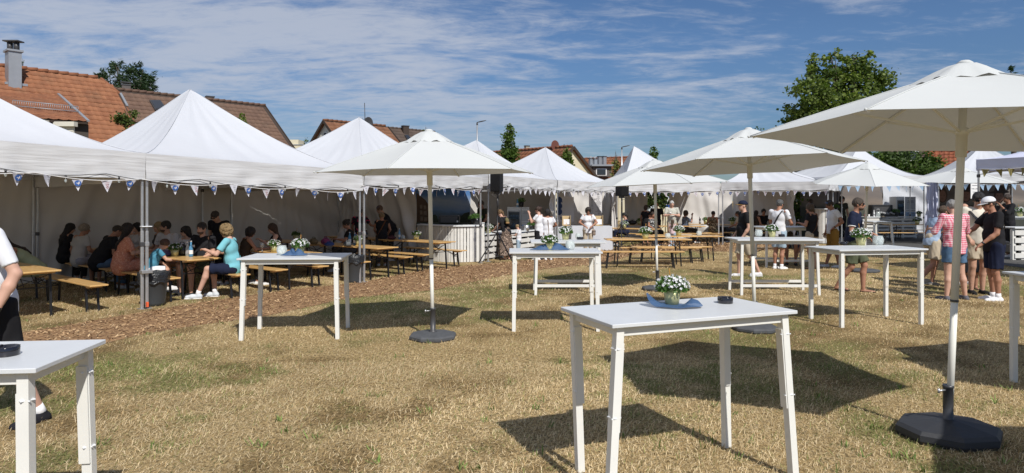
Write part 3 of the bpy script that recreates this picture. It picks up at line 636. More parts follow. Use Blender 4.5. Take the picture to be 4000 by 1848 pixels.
# ================================================================== PARASOLS
def parasol(label, px, py, rad, zr, za, tilt=(0, 0), rot=0, base_r=.31, bh=1.0, bm=None, lean=(0, 0), seed=0, base_rot=0, squash=1):
    p = G(px, py); root = thing('parasol', label, 'parasol', (p.x, p.y, 0), 0, 'white hexagonal parasols')
    # base: octagonal slab with socket
    mb = MB(); n = 8
    prof = [(base_r*.96, 0), (base_r, .018), (base_r, .045), (base_r*.93, .062), (base_r*.30, .085), (0.035, .09)]
    vs = []; br = R(22.5+base_rot)
    for q, z in prof:
        z *= bh
        for k in range(n): a = 2*math.pi*k/n+br; vs.append((q*math.cos(a), q*math.sin(a)*squash, z))
    fs = [(i*n+k, i*n+(k+1) % n, (i+1)*n+(k+1) % n, (i+1)*n+k) for i in range(len(prof)-1) for k in range(n)]+[tuple(range(n-1, -1, -1)), tuple((len(prof)-1)*n+k for k in range(n))]
    mb.add(vs, fs); base = mb.build('base', bm or mBase, root)
    mb = MB(); mb.lathe([(.052, .086), (.052, .094), (.034, .10), (.034, .36), (.037, .362), (.037, .38), (.028, .38)], 16)
    sk = mb.build('socket_tube', mDark if base_r < .35 else mat('dark_socket', (.06, .062, .07), .4, metal=.3), base)
    mb = MB(); mb.tube([(-.03, -.01, .345), (-.085, -.03, .345)], .007, 6); mb.tube([(-.088, -.03, .33), (-.088, -.03, .36)], .009, 6); mb.build('locking_screw', mAlu, sk)
    tx, ty = lean; T = lambda z: Vector((tx*z, ty*z, z))
    mb = MB(); mb.tube([T(.2), T(1.0)], .0235, 14); mb.tube([T(.98), T(za-.06)], .026, 14); mb.build('pole', mPole, root)
    mb = MB(); mb.tube([T(.985), T(1.0)], .0275, 12); mb.build('pole_joint', mDark, root)
    hubz = zr-.10
    mb = MB(); mb.tube([T(hubz-.06), T(hubz+.099), T(hubz+.10), T(hubz+.15)], [.036, .036, .043, .043], 12); mb.build('hub', mPole, root); mb = MB(); mb.tube([T(za-.16), T(za-.05)], .035, 10); mb.build('crown', mPole, root)
    # canopy, built about its centre, tilted
    cz = T(za); ti = Euler((R(tilt[0]), R(tilt[1]), 0)).to_matrix()
    Hh = za-zr; n = 6; nr, na = 12, 8
    rings = []
    def prof_z(q): return -Hh*(.88*q+.12*q*q)
    r0 = .10
    V = []; Fc = []
    for s in range(n):
        a0 = 2*math.pi*s/n+R(rot); a1 = a0+2*math.pi/n; A = Vector((math.cos(a0), math.sin(a0), 0)); B = Vector((math.cos(a1), math.sin(a1), 0)); o_ = len(V)
        for ri in range(nr+1):
            q = r0/rad+(1-r0/rad)*ri/nr
            for k in range(na+1):
                u = k/na; sg = math.sin(math.pi*u)
                V.append((A*(1-u)+B*u)*(q*rad*(1-.035*sg*q))+Vector((0, 0, prof_z(q)-.022*sg*math.sin(math.pi*q*.9)+.012*sg*q)))
        for ri in range(nr):
            for k in range(na): i_ = o_+ri*(na+1)+k; Fc.append((i_, i_+1, i_+na+2, i_+na+1))
    V = [ti @ v+cz for v in V]
    me = npmesh('canopy', np.array([v[:] for v in V]), np.array(Fc), True, mUmb)
    sm = [True]*len(Fc); me.polygons.foreach_set('use_smooth', sm)
    can = newobj('canopy', me, None, root)
    # sharp creases along ribs by separate seam strips
    mb = MB()
    for s in range(n):
        a0 = 2*math.pi*s/n+R(rot); d = Vector((math.cos(a0), math.sin(a0), 0))
        mb.tube([ti @ (d*(q*rad)+Vector((0, 0, prof_z(q)+.003)))+cz for q in (.08, .3, .55, .8, 1.0)], .005, 5)
        e = ti @ (d*rad*1.005+Vector((0, 0, prof_z(1))))+cz; mb.ball(e, .011, 6, 4)
    mb.build('seam', mUmb, can)
    # vent cap with wavy edge
    vs = []; fs = []; nn = 48; cr = rad*.24
    for ri, (q, z) in enumerate(((.0, .035), (.3, .028), (.55, .012), (1.0, -.035))):
        for k in range(nn):
            a = 2*math.pi*k/nn+R(rot); w = math.cos(math.pi/6)/math.cos((a-R(rot)) % (math.pi/3)-math.pi/6)
            zz = z-Hh*.9*q*.24+(.02 if q > 0 else 0)+(.010*math.sin(k*1.7+seed)+.006*math.sin(k*.9))*(q > .9)
            vs.append(ti @ Vector((max(q, .02)*cr*w*math.cos(a), max(q, .02)*cr*w*math.sin(a), zz+.012))+cz)
    for ri in range(3):
        for k in range(nn): fs.append((ri*nn+k, ri*nn+(k+1) % nn, (ri+1)*nn+(k+1) % nn, (ri+1)*nn+k))
    mb = MB(); mb.add(vs, fs, True); mb.build('vent_cap', mUmb, can)
    mb = MB(); mb.lathe([(.05, .03), (.052, .05), (.03, .065), (.0, .068)], 12, (0, 0, 0))
    mb.v = [tuple(ti @ Vector(v)+cz) for v in mb.v]; mb.build('finial', mUmb, can)
    for s in range(n):
        a0 = 2*math.pi*s/n+R(rot); d = Vector((math.cos(a0), math.sin(a0), 0)); mb = MB()
        P = [ti @ (d*(q*rad)+Vector((0, 0, prof_z(q)-.014)))+cz for q in (.05, .35, .65, .985)]
        for i in range(3): mb.bar(P[i], P[i+1], .012, .018)
        rb = mb.build('rib', mPole, root)
        mb = MB(); mb.bar(T(hubz+.12)+ti @ (d*.035), ti @ (d*(.56*rad)+Vector((0, 0, prof_z(.56)-.026)))+cz, .012, .016); mb.build('strut', mPole, rb)
    return root
parasol('largest parasol, nearest the camera at the right edge, shading the table group', 3704, 1708, 1.446, 2.188, 2.656, tilt=(-1.13, 2.18), rot=36.8, base_r=.35, bh=1.5, bm=mat('black_plastic_base', (.035, .037, .043), .55, var=.15, bump=.1), lean=(.035, -.015), seed=1, base_rot=8, squash=.9)
parasol('parasol left of the middle, on the lawn beside the wood-chip path', 1691, 1322, 1.362, 2.058, 2.531, tilt=(.26, -.52), rot=18.8, base_r=.30, lean=(-.019, -.005), seed=2)
parasol('parasol behind the nearest bar table, its pole right of the black cap man', 2950, 1290, 1.401, 2.163, 2.61, tilt=(-3.13, -1.26), rot=45.7, base_r=.30, lean=(-.033, .003), seed=3)
parasol('smaller-looking parasol in front of the central beer tables', 2568, 1133, 1.331, 2.011, 2.436, tilt=(.49, -2.44), rot=44.4, base_r=.30, lean=(-.022, .004), seed=4)
parasol('parasol behind the walking man in the navy polo shirt', 3376, 1062, 1.348, 2.106, 2.558, tilt=(4.23, -.09), rot=9.3, base_r=.34, lean=(.027, -.005), seed=5)
parasol('distant parasol in front of the portrait wall, behind the big pole', 3748, 1018, 1.429, 2.215, 2.605, tilt=(2.51, .22), rot=-12.7, base_r=.30, lean=(.014, -.005), seed=6)
for X_, Y_, lb_, rt_ in ((6.4, 4.9, 'parasol standing outside the right picture edge, casting the shadow beside the pole', 20), (4.75, 1.95, 'parasol outside the lower right corner, shading the base of the largest parasol', 0)):
    parasol(lb_, HX+F*X_/Y_, HY+F*H/Y_, 1.42, 2.15, 2.62, rot=rt_, seed=7)
# loose strap on the left parasol
# ================================================================== BAR TABLES
def splay_table(label, c, ang, L_, Wd, z, splay=.03, feet=((0, 0),)*4, top_t=.022, group='white bar tables with splayed legs'):
    """c centre of the top, ang deg of long axis"""
    root = thing('bar_table', label, 'bar table', (c[0], c[1], 0), R(ang), group)
    mb = MB(); mb.box((0, 0, z-top_t/2), (L_, Wd, top_t), ch=.003); mb.build('tabletop', mW, root)
    zb = z-top_t; ap = .055
    for sx_, sy_, a, b in ((0, -1, L_-.19, 0), (0, 1, L_-.19, 0)):
        mb = MB(); mb.box((0, sy_*(Wd/2-.055), zb-ap/2-.001), (L_-.17, .02, ap), ch=.002); mb.build('apron_rail', mWm, root)
    for sx_ in (-1, 1):
        mb = MB(); mb.box((sx_*(L_/2-.075), 0, zb-ap/2-.001), (.02, Wd-.15, ap), ch=.002); mb.build('apron_rail', mWm, root)
    k = 0
    for sx_ in (-1, 1):
        for sy_ in (-1, 1):
            top = Vector((sx_*(L_/2-.07), sy_*(Wd/2-.055), zb-.002)); foot = Vector((sx_*(L_/2-.07+splay)+feet[k % len(feet)][0], sy_*(Wd/2-.055+splay)+feet[k % len(feet)][1], .0)); k += 1
            mb = MB(); mid = top.lerp(foot, .57)
            mb.bar(top, foot, .047, .047); d = (foot-top).normalized()
            lg = mb.build('leg', mWm, root)
            mb = MB(); o_ = Vector((-sx_*.006, sy_*-.008, 0)); mb.bar(top.lerp(foot, .09)+o_, mid+o_, .051, .051); mb.build('leg_extension', mWm, lg)
            for q in (.12, .49):
                mb = MB(); cpt = top.lerp(foot, q); mb.box(cpt+o_*.5, (.055, .055, .005), rot=(-d).to_track_quat('Z', 'Y').to_matrix()); mb.box(cpt+Vector((sx_*.027, -.024, 0)), (.008, .006, .006)); mb.build('zip_tie', mZip, lg)
    return root
def rest_table(label, c, ang, L_, Wd, z, group='white bar tables with foot rests'):
    root = thing('bar_table', label, 'bar table', (c[0], c[1], 0), R(ang), group)
    mb = MB(); mb.box((0, 0, z-.015), (L_, Wd, .03), ch=.003); mb.build('tabletop', mW, root); zb = z-.03
    for sy_ in (-1, 1):
        mb = MB(); mb.box((0, sy_*(Wd/2-.09), zb-.032), (L_-.26, .02, .06), ch=.002); mb.build('apron_rail', mWm, root)
        mb = MB(); mb.box((0, sy_*(Wd/2-.055), .17), (L_-.19, .022, .05), ch=.002); mb.build('foot_rest', mWm, root)
    for sx_ in (-1, 1):
        mb = MB(); mb.box((sx_*(L_/2-.11), 0, zb-.032), (.02, Wd-.2, .06), ch=.002); mb.build('apron_rail', mWm, root)
        for sy_ in (-1, 1):
            mb = MB(); mb.bar((sx_*(L_/2-.11), sy_*(Wd/2-.09), zb-.001), (sx_*(L_/2-.085), sy_*(Wd/2-.05), 0), .045, .045); mb.build('leg', mWm, root)
    return root
ZT = 1.04
def ctr(px, py, z=ZT): return G(px, py, z)
# nearest table
q = [G(2206, 1196, ZT), G(2376, 1269, ZT), G(3110, 1212, ZT), G(2848, 1160, ZT)]
cN = (q[0]+q[1]+q[2]+q[3])/4; angN = math.degrees(math.atan2(q[2].y-q[1].y, q[2].x-q[1].x))
tN = splay_table('bar table nearest the camera, with flower pot on blue tulle and ashtray', cN, angN, 1.30, .655, ZT, .02, feet=((-.05, .0), (.06, -.02), (.05, 0), (0, -.02)))
# left edge near
fr = G(172, 1432, 1.02); br = G(372, 1331, 1.02); dW = (br-fr); Wl = dW.length; dWn = dW.normalized(); dl = Vector((dWn.y*-1, dWn.x, 0)); dl = Vector((-.985, -.10, 0)).normalized()
cL = fr+dWn*(Wl/2)+dl*.64
splay_table('bar table cut by the left edge in the foreground, with a black ashtray', cL, math.degrees(math.atan2(-dl.y, -dl.x)), 1.30, max(.58, Wl), 1.02, .02)
def tab_px(fx0, fx1, fy, by, z):
    Yf = F*(H-z)/(fy-HY); Yb = F*(H-z)/(by-HY); X0 = XA(fx0, Yf); X1 = XA(fx1, Yf); return Vector(((X0+X1)/2, (Yf+Yb)/2, 0)), X1-X0, Yb-Yf
splay_table('bar table left of the left parasol, with pot, blue wrap and glass lantern', (G(966, 1327)+G(1309, 1317)+G(1350, 1279)+G(1030, 1283))/4+Vector((.0, -.05, 0)), 4, 1.26, .80, 1.005, .02)
c, l_, w_ = tab_px(1992, 2357, 988, 967, ZT)
splay_table('bar table in the middle with tulle-wrapped pot, ashtray and glass jar', (c.x, c.y, 0), 0, l_+.02, .72, ZT, .01)
splay_table('bar table in front of the walking man in the navy polo', (G(3275, 1274)+G(3190, 1239)+G(3607, 1283)+G(3504, 1233))/4+Vector((-.05, 0, 0)), 10, 1.36, .78, 1.05, .0, feet=((0, 0), (0, 0), (0, 0), (0, 0)))
p = G(3971, 1069, ZT); splay_table('bar table cut by the right edge, only its corner and one leg in view', (p.x+.66, p.y-.12, 0), 0, 1.28, .66, ZT, .0)
splay_table('bar table standing end-on between the walking man and the drinks counter', (XA(3418, 21.6), 21.6, 0), 84, 1.25, .62, 1.03, .06)
Yb1 = 12.25; rest_table('bar table with foot rests behind the middle table, pot and ashtray on it', (XA(2213, 12.35), 12.35, 0), 0, 1.34, .80, .965)
rest_table('bar table with foot rests beside the black cap man', (XA(3034, 12.3)-.05, 12.35, 0), -1, 1.56, .80, 1.01)
rest_table('bar table with foot rests behind the man in the white T-shirt', (XA(3062, 17.3), 17.3, 0), 3, 1.40, .78, 1.03)
rest_table('bar table with foot rests by the portrait wall at the right edge', (XA(4010, 22.6), 22.6, 0), 0, 1.6, .8, 1.16)
# ================================================================== BEER TENT SETS
def beer_proto(L_, Wd, z, name, cat, leg_in, nleg=2):
    root = thing(name, 'x', cat)
    mb = MB(); mb.box((0, 0, z-.0125), (L_, Wd, .025), ch=.005); mb.build('tabletop' if cat == 'beer table' else 'seat', mBeer, root)
    for s in (-1, 1):
        mb = MB(); mb.box((s*(L_/2-.20), 0, z-.042), (.09, Wd-.06, .03)); mb.build('batten', mBeer, root)
    for s in (-1, 1):
        xt = s*(L_/2-leg_in); hw = Wd/2-.05
        lgs = MB()
        for t_ in (-1, 1):
            mb = MB(); mb.bar((xt, t_*hw, z-.03), (xt+s*.05, t_*hw*1.0, 0), .030, .030); mb.build('leg', mSteel, root)
        mb = MB(); mb.bar((xt+s*.005, -hw, z-.08), (xt+s*.03, hw, z*.62), .012, .012); mb.bar((xt+s*.005, hw, z-.08), (xt+s*.03, -hw, z*.62), .012, .012); mb.bar((xt+s*.028, -hw, z*.62), (xt+s*.028, hw, z*.62), .014)
        mb.bar((xt+s*.0, -hw*.3, z*.66), (xt-s*.32, -hw*.3, z-.03), .010); mb.bar((xt+s*.0, hw*.3, z*.66), (xt-s*.32, hw*.3, z-.03), .010)
        mb.build('folding_brace', mSteel, root)
    return root
ZB, ZS = .70, .43
PT = beer_proto(2.2, .60, ZB, 'beer_table', 'beer table', .32); PB = beer_proto(2.2, .26, ZS, 'beer_bench', 'bench', .30)
_used = {'t': False, 'b': False}
def put(kind, c, ang, label, sx_=1.0):
    P = PT if kind == 't' else PB
    o = P if not _used[kind] else copy_tree(P); _used[kind] = True
    o.location = (c[0], c[1], 0); o.rotation_euler = (0, 0, R(ang)); o.scale = (sx_, 1, 1); o['label'] = label
    o['group'] = 'folding beer tables' if kind == 't' else 'folding beer benches'
    return o
ub = Vector((.784, -.62, 0)); ua = math.degrees(math.atan2(ub.y, ub.x))
def endset(kind, px, py, label, L_=2.2, z=None, sx_=1.0, ang=None, back=0):
    z = z or (ZB if kind == 't' else ZS); e = G(px, py, z); a = ua if ang is None else ang
    d = Vector((math.cos(R(a)), math.sin(R(a)), 0)); c = e-d*(1.1*sx_+back); return put(kind, c, a, label, sx_), e, d
endset('t', 146, 1060, 'beer table behind the man at the left edge, sunlit front end')
endset('b', 388, 1113, 'empty sunlit beer bench end right of the leftmost beer table')
endset('b', 388, 1113, 'beer bench under the seated girl in the pale green top', back=2.25)
endset('t', 800, 1011, 'beer table with gold pot and blue bottle behind the tent leg', sx_=1.0)
endset('t', 800, 1011, 'beer table further back between the rows of seated guests', back=2.25)
endset('b', 676, 1086, 'beer bench under the boy and the woman in the orange dress')
endset('b', 676, 1086, 'beer bench under the woman in the white blouse at the tent wall', back=2.25)
endset('b', 952, 1072, 'beer bench under the woman in the turquoise T-shirt', sx_=1.0)
endset('b', 952, 1072, 'beer bench under the man in the white printed T-shirt', back=2.25)
endset('t', 1208, 990, 'beer table of the curly haired woman and the long haired woman')
endset('t', 1208, 990, 'beer table at the tent wall with one flower pot', back=2.25)
endset('b', 1102, 1053, 'beer bench under the woman with dark curly hair')
endset('b', 1264, 1039, 'beer bench under the young woman in the black vest')
endset('t', 1516, 967, 'beer table with handbags and cap in front of the sunglasses woman')
endset('t', 1516, 967, 'beer table behind the handbags, at the old white haired guest', back=2.25)
endset('b', 1430, 1022, 'beer bench left of the handbag table by the bin', sx_=1)
endset('b', 1598, 1003, 'beer bench in front of the woman with the brown strap')
endset('t', 1748, 945, 'beer table in front of the palisade counter, crossing the parasol pole')
endset('t', 1748, 945, 'beer table under the hands of the man in the black polo', back=2.25)
endset('b', 1670, 994, 'beer bench end left of the left parasol pole')
endset('b', 1812, 978, 'beer bench nearest the white palisade counter')
# centre group, parallel to the picture
put('t', (XA(2528, 17.45), 17.45, 0), 0, 'front beer table of the central group, one pot on it')
put('t', (XA(2664, 19.0), 19.0, 0), 0, 'rear beer table of the central group beside the girl')
put('b', (XA(2500, 16.75), 16.75, 0), 0, 'frontmost beer bench of the central group')
put('b', (XA(2580, 18.15), 18.15, 0), 0, 'middle beer bench of the central group')
put('b', (XA(2624, 18.5), 18.5, 0), 0, 'rear beer bench of the central group')
put('t', (XA(2455, 24.0), 24.0, 0), -35, 'beer table right behind the right loudspeaker, sunlit end')
put('b', (XA(2470, 22.6), 22.6, 0), -35, 'beer bench end beside the right loudspeaker tripod')
put('b', (XA(2495, 25.6), 25.6, 0), -30, 'beer bench behind the table by the loudspeaker')
put('t', (XA(2468, 27.4), 27.4, 0), 0, 'dark beer table at the tent wall behind the loudspeaker')
put('t', (XA(2640, 26.2), 26.2, 0), -8, 'beer table in front of the old man in the striped shirt')
put('b', (XA(2600, 24.8), 24.8, 0), -10, 'beer bench in front of the seated woman with the patterned vest')
put('b', (XA(2705, 25.7), 25.7, 0), -14, 'beer bench right of the girl in the pink shirt')
put('t', (XA(2720, 28.3), 28.3, 0), -5, 'beer table behind the drinking woman')
put('b', (XA(2790, 26.6), 26.6, 0), 2, 'beer bench under the woman in the leopard top')
put('t', (XA(2868, 27.6), 27.6, 0), -6, 'beer table left of the black cap man in the shade')
put('b', (XA(2890, 26.7), 26.7, 0), 0, 'beer bench right of the grey bin in the shade')
put('t', (XA(2995, 27.2), 27.2, 0), 4, 'beer table of the young man in the dark polo')
put('b', (XA(3055, 17.95), 17.95, 0), 2, 'beer bench under the crouching guest in white')
put('t', (XA(3565, 27.8), 27.8, 0), -3, 'beer table on the asphalt before the drinks counter')
put('b', (XA(3540, 26.4), 26.4, 0), -4, 'nearer beer bench on the asphalt')
put('b', (XA(3590, 28.8), 28.8, 0), -3, 'farther beer bench on the asphalt by the counter')
put('b', (XA(3935, 20.5), 20.5, 0), 0, 'beer bench behind the white cap man at the right')
# ================================================================== POTS, ASHTRAYS, JARS, BOTTLES
def leafball(rad, n, seed, flowers=True, fl=60, hz=.75):
    r = np.random.default_rng(seed); V = []; Fc = []; o = 0
    for i in range(n):
        th = r.random()*6.28; ph = math.acos(1-1.25*r.random()); q = rad*(.35+.65*r.random()**.5)
        c = np.array([q*math.sin(ph)*math.cos(th), q*math.sin(ph)*math.sin(th), q*math.cos(ph)*hz+.01])
        a = r.normal(size=3); a /= np.linalg.norm(a); b_ = np.cross(a, r.normal(size=3)); b_ /= np.linalg.norm(b_); s = .010+.010*r.random()
        V += [c-a*s, c+b_*s*.6, c+a*s, c-b_*s*.6]; Fc.append([o, o+1, o+2, o+3]); o += 4
    lm = npmesh('foliage', V, Fc, False, mLeaf)
    if not flowers: return lm, None
    V = []; Fc = []; o = 0
    for i in range(fl):
        th = r.random()*6.28; ph = math.acos(1-1.0*r.random()); q = rad*(.95+.15*r.random())
        nrm = np.array([math.sin(ph)*math.cos(th), math.sin(ph)*math.sin(th), math.cos(ph)]); c = nrm*q*np.array([1, 1, hz])+[0, 0, .012]
        nrm = nrm+r.normal(0, .35, 3); nrm /= np.linalg.norm(nrm); a = np.cross(nrm, [.3, .2, .9]); a /= np.linalg.norm(a); b_ = np.cross(nrm, a); s = .0085+.005*r.random()
        for k in range(5):
            an = k*2*math.pi/5; d = a*math.cos(an)+b_*math.sin(an); e = a*math.cos(an+.6)+b_*math.sin(an+.6); f_ = a*math.cos(an-.6)+b_*math.sin(an-.6)
            V += [c-nrm*s*.5, c+e*s*.55, c+d*s*1.1+nrm*s*.3, c+f_*s*.55]; Fc.append([o, o+1, o+2, o+3]); o += 4
    return lm, npmesh('flowers', V, Fc, False, mPetal)
LB = [leafball(.105, 560, 1, fl=110), leafball(.10, 500, 2, fl=80), leafball(.09, 430, 3, fl=60)]
LBD = leafball(.09, 260, 5, fl=14)
def potmesh(r0, r1, h, n=20):
    mb = MB(); mb.lathe([(r0, 0), (r1, h), (r1-.004, h), (r1-.008, h-.012), (0.001, h-.015)], n); return mb.mesh('pot', mGold)
PM = potmesh(.042, .058, .105)
mStick = mat('orange_name_stick', (.55, .27, .05), .5)
def pot(label, loc, var=0, s=1.0, stick=True, wrap=False, m=None, foliage=None):
    root = thing('flower_pot', label, 'flower pot', loc, random.random()*6, 'flower pots on the tables'); root.scale = (s, s, s)
    link(bpy.data.objects.new('pot', PM), root)
    lf, fl = foliage or LB[var % 3]
    p = link(bpy.data.objects.new('foliage', lf), root); p.location = (0, 0, .098); tag(p, kind='stuff')
    if fl: p = link(bpy.data.objects.new('flowers', fl), root); p.location = (0, 0, .098); tag(p, kind='stuff')
    if stick:
        mb = MB(); mb.bar((.0, 0, .10), (.02, .01, .235), .006, .003); mb.build('name_stick', mStick, root)
    return root
def tulle(label, loc, kind):
    """blue tulle sheet"""
    mb = MB(); n = 28; vs = []; fs = []
    rings = [(.0, .002), (.06, .002), (.10, .004), (.135, .012), (.16, .028)] if kind == 0 else [(.050, .0), (.062, .04), (.068, .085), (.10, .07), (.15, .03), (.20, .004)]
    for ri, (q, z) in enumerate(rings):
        for k in range(n):
            a = 2*math.pi*k/n; w = 1+.35*math.sin(2*a+.4)*(ri > 1); zz = z*(1+1.1*math.sin(2*a+1.2+(.5*math.sin(a))))*(ri > 0)+.006*math.sin(5*a)*(ri > 2)
            if kind == 0: zz = z*.35+.075*max(0, math.cos(a-2.75))**8*(ri > 1)*(ri-1)/3+.045*max(0, math.cos(a+.15))**6*(ri > 1)*(1 if ri == 3 else 1.3 if ri == 2 else .15)+.004*math.sin(5*a)*(ri > 2); w = 1+.30*max(0, math.cos(a-2.75))**4+.35*max(0, math.cos(a+.25))**4
            if kind: w = 1+.45*math.cos(2*a)*(ri > 2); zz = z*(1+.25*math.sin(3*a+1)); w *= (1 if ri < 3 or math.sin(a) < .35 else .62)
            vs.append((max(q, .002)*w*math.cos(a), max(q, .002)*w*(.8 if kind == 0 else .6 if ri > 2 else 1)*math.sin(a), max(.002+.001*ri, zz)))
    for ri in range(len(rings)-1):
        for k in range(n): fs.append((ri*n+k, ri*n+(k+1) % n, (ri+1)*n+(k+1) % n, (ri+1)*n+k))
    mb.add(vs, fs, True); o = mb.build('tulle_wrap', mTulle); o.location = loc; tag(o, label, 'tulle wrap'); return o
def ashtray(label, loc, s=1.0):
    mb = MB(); mb.lathe([(.048, 0), (.05, .003), (.05, .036), (.047, .040), (.038, .039), (.030, .012), (.0, .010)], 24)
    o = mb.build('ashtray', mGlossBlack); o.location = loc; o.scale = (s, s, s)
    mm = MB()
    for k in range(3): a = k*2.09+.5; mm.box((.043*math.cos(a), .043*math.sin(a), .0405), (.014, .008, .003), a)
    mm.build('notch', mBlack, o)
    return tag(o, label, 'ashtray', 'black ashtrays on the bar tables')
mFrost = glass('frosted_relief', (.70, .76, .76), .2, .7)
def jar(label, loc, s=1.0):
    root = thing('glass_jar', label, 'glass jar', loc, 0, 'glass lanterns on the tables'); root.scale = (s, s, s)
    mb = MB(); mb.lathe([(.034, 0), (.046, .012), (.052, .045), (.044, .078), (.040, .088), (.045, .096), (.043, .097), (.038, .088), (.042, .076), (.049, .045), (.043, .014), (0.001, .006)], 20); mb.build('glass_body', mGlass, root)
    mb = MB()
    for k in range(8):
        for sg in (-1, 1):
            a = k*math.pi/4; mb.tube([((.034+.020*math.sin(t_*math.pi/1.15))*math.cos(a+sg*t_*.9), (.034+.020*math.sin(t_*math.pi/1.15))*math.sin(a+sg*t_*.9), .004+.086*t_) for t_ in (0, .25, .5, .75, 1)], .0011, 4)
    mb.build('relief_pattern', mFrost, root); return root
def bottle(label, loc, m=None, s=1.0, cap=None):
    root = thing('bottle', label, 'bottle', loc); root.scale = (s, s, s)
    mb = MB(); mb.lathe([(.026, 0), (.029, .006), (.029, .12), (.022, .15), (.012, .175), (.012, .215)], 14); mb.build('glass_body', m or mBlueGlass, root)
    mb = MB(); mb.lathe([(.0295, .04), (.0295, .095)], 14, cap=False); mb.build('label_paper', mPaper if m is None else mat('bottle_label', (.3, .3, .32), .7), root)
    mb = MB(); mb.lathe([(.014, .212), (.014, .23), (0, .231)], 12); mb.build('cap', cap or mWhiteP, root); return root
def glass_(label, loc, drink=True):
    root = thing('drinking_glass', label, 'glass', loc); mb = MB()
    mb.lathe([(.028, 0), (.005, .005), (.004, .06), (.03, .09), (.034, .13), (.029, .165)], 14, cap=False); mb.build('glass_body', mGlass, root)
    if drink: m_ = MB(); m_.lathe([(.003, .065), (.029, .09), (.032, .12), (0, .121)], 12); m_.build('drink', mOrangeDrink, root); s = MB(); s.tube([(.0, 0, .09), (-.03, 0, .21)], .003, 5); s.build('straw', mBlack, root)
    return root
zN = ZT+.001
pot('flower pot on blue tulle on the bar table nearest the camera', G(2625, 1190, ZT), 0, 1.0); tulle('blue tulle sheet curling under the nearest flower pot', G(2632, 1199, ZT)+Vector((0, 0, .001)), 0).scale = (.84, .84, .95)
ashtray('black ashtray on the bar table nearest the camera', G(2833, 1184, ZT), 1.0)
ashtray('black ashtray cut by the left picture edge', G(24, 1388, 1.02), 1.05)
pot('flower pot with blue film on the table left of the left parasol', G(1172, 994, 1.005), 0, 1.1)
tulle('blue tulle leaning against the pot on the left bar table', G(1150, 999, 1.005)+Vector((0, -.02, .002)), 1).scale = (.62, .6, .9)
jar('glass lantern with wire handle on the left bar table', G(1101, 996, 1.005), 1.25)
pot('flower pot inside a spread blue tulle wrap on the middle bar table', G(2147, 977, ZT), 1, 1.15, stick=False); tulle('spread blue tulle wrap around the pot on the middle bar table', G(2147, 977, ZT)+Vector((0, 0, .001)), 1).scale = (.95, .8, 1.0)
ashtray('black ashtray beside the knobbly jar on the middle bar table', G(2197, 974, ZT), 1.15); jar('knobbly glass jar on the middle bar table', G(2227, 976, ZT), 1.25)
pot('flower pot on the foot-rest table behind the middle table', G(2209, 936, .965), 0, 1.35, stick=True)
ashtray('black ashtray on the table before the woman in the white blouse', G(2266, 936, .965), 1.2); jar('glass jar behind the ashtray before the woman in white', G(2259, 933, .965), 1.1)
pot('flower pot on the table beside the black cap man', G(3016, 926, 1.01), 1, 1.3, stick=False); jar('glass jar on the table beside the black cap man', G(2964, 925, 1.01), 1.4); ashtray('black ashtray right of the pot by the white T-shirt man', G(3053, 925, 1.01), 1.2)
pot('flower pot in front of the walking man in the navy polo', G(3363, 958, 1.05), 0, 1.35, stick=True); ashtray('black ashtray left of the pot by the walking man', G(3295, 957, 1.05), 1.2); jar('glass jar right of the pot by the walking man', G(3431, 957, 1.05), 1.4)
def onb(px, py, z=ZB): return G(px, py, z)
pot('gold pot on the beer table behind the tent leg', onb(683, 1001), 2, 1.35, stick=False)
bottle('blue labelled bottle on the beer table before the bearded man', onb(746, 1003), None, 1.25); bottle('clear bottle with red label beside the blue bottle', onb(732, 1001), mGlass, 1.15, cap=mWhiteP)
bottle('dark bottle behind the tent leg on the beer table', onb(556, 985), mGlossBlack, 1.2, cap=mWhiteP)
pot('pot in front of the young woman in the black vest', onb(1071, 984), 2, 1.35, stick=False); glass_('glass of orange spritz by the curly haired woman', onb(980, 978))
glass_('small glass beside the pot of the long haired woman', onb(1024, 981), False)
pot('dark leafy pot on the beer table at the tent wall', onb(1156, 938), 2, 1.3, stick=True, foliage=LBD)
pot('pot on the handbag table beside the tent leg', onb(1401, 958), 2, 1.3, stick=True); bottle('blue bottle before the sunglasses woman', onb(1366, 953), None, 1.2); bottle('pale blue bottle beside the pot at the tent leg', onb(1386, 957), None, 1.2)
pot('pot on the beer table before the tall white counter', onb(1626, 937), 2, 1.35, stick=True); bottle('clear blue bottle before the man in the black polo', onb(1560, 934), None, 1.2); jar('glass jar on the table before the man in the black polo', onb(1575, 934), 1.0)
bottle('brown bottle beside the tent leg by the floral shirt', onb(1432, 932), mGlossBlack, 1.1)
pot('pot on the front central beer table', onb(2521, 933), 1, 1.7, stick=True); jar('jar between the two central pots', onb(2609, 931), 1.4)
pot('pot on the rear central beer table beside the girl', onb(2651, 921), 0, 1.55, stick=True); jar('jar at the right end of the rear central table', onb(2731, 921), 1.4)
pot('small pot on the table by the right loudspeaker', onb(2438, 893), 1, 1.5, stick=False); pot('pot at the dark table behind the loudspeaker', onb(2497, 878), 2, 1.5, stick=True, foliage=LBD)
pot('pot on the shaded table left of the black cap man', onb(2861, 877), 1, 1.7, stick=False); pot('leafy pot on the dark table behind the leopard top woman', onb(2756, 874), 2, 1.6, stick=True, foliage=LBD)
bottle('dark bottle on the table behind the drinking woman', onb(2734, 874), mGlossBlack, 1.4)
glass_('glass in front of the old man in the striped shirt', onb(2607, 880), False)
pot('white flowering pot on the asphalt beer table', onb(3583, 877), 1, 1.7, stick=False); pot('greyish leafy pot beside the flowering pot at the counter', (XA(3590, 29.9), 29.9, .96), 2, 1.5, foliage=LBD, stick=True); jar('glass jar at the end of the asphalt beer table', onb(3618, 874), 1.4)
pot('pot on the far right bar table by the portrait wall', G(3984, 846, 1.16), 1, 1.7, stick=True)
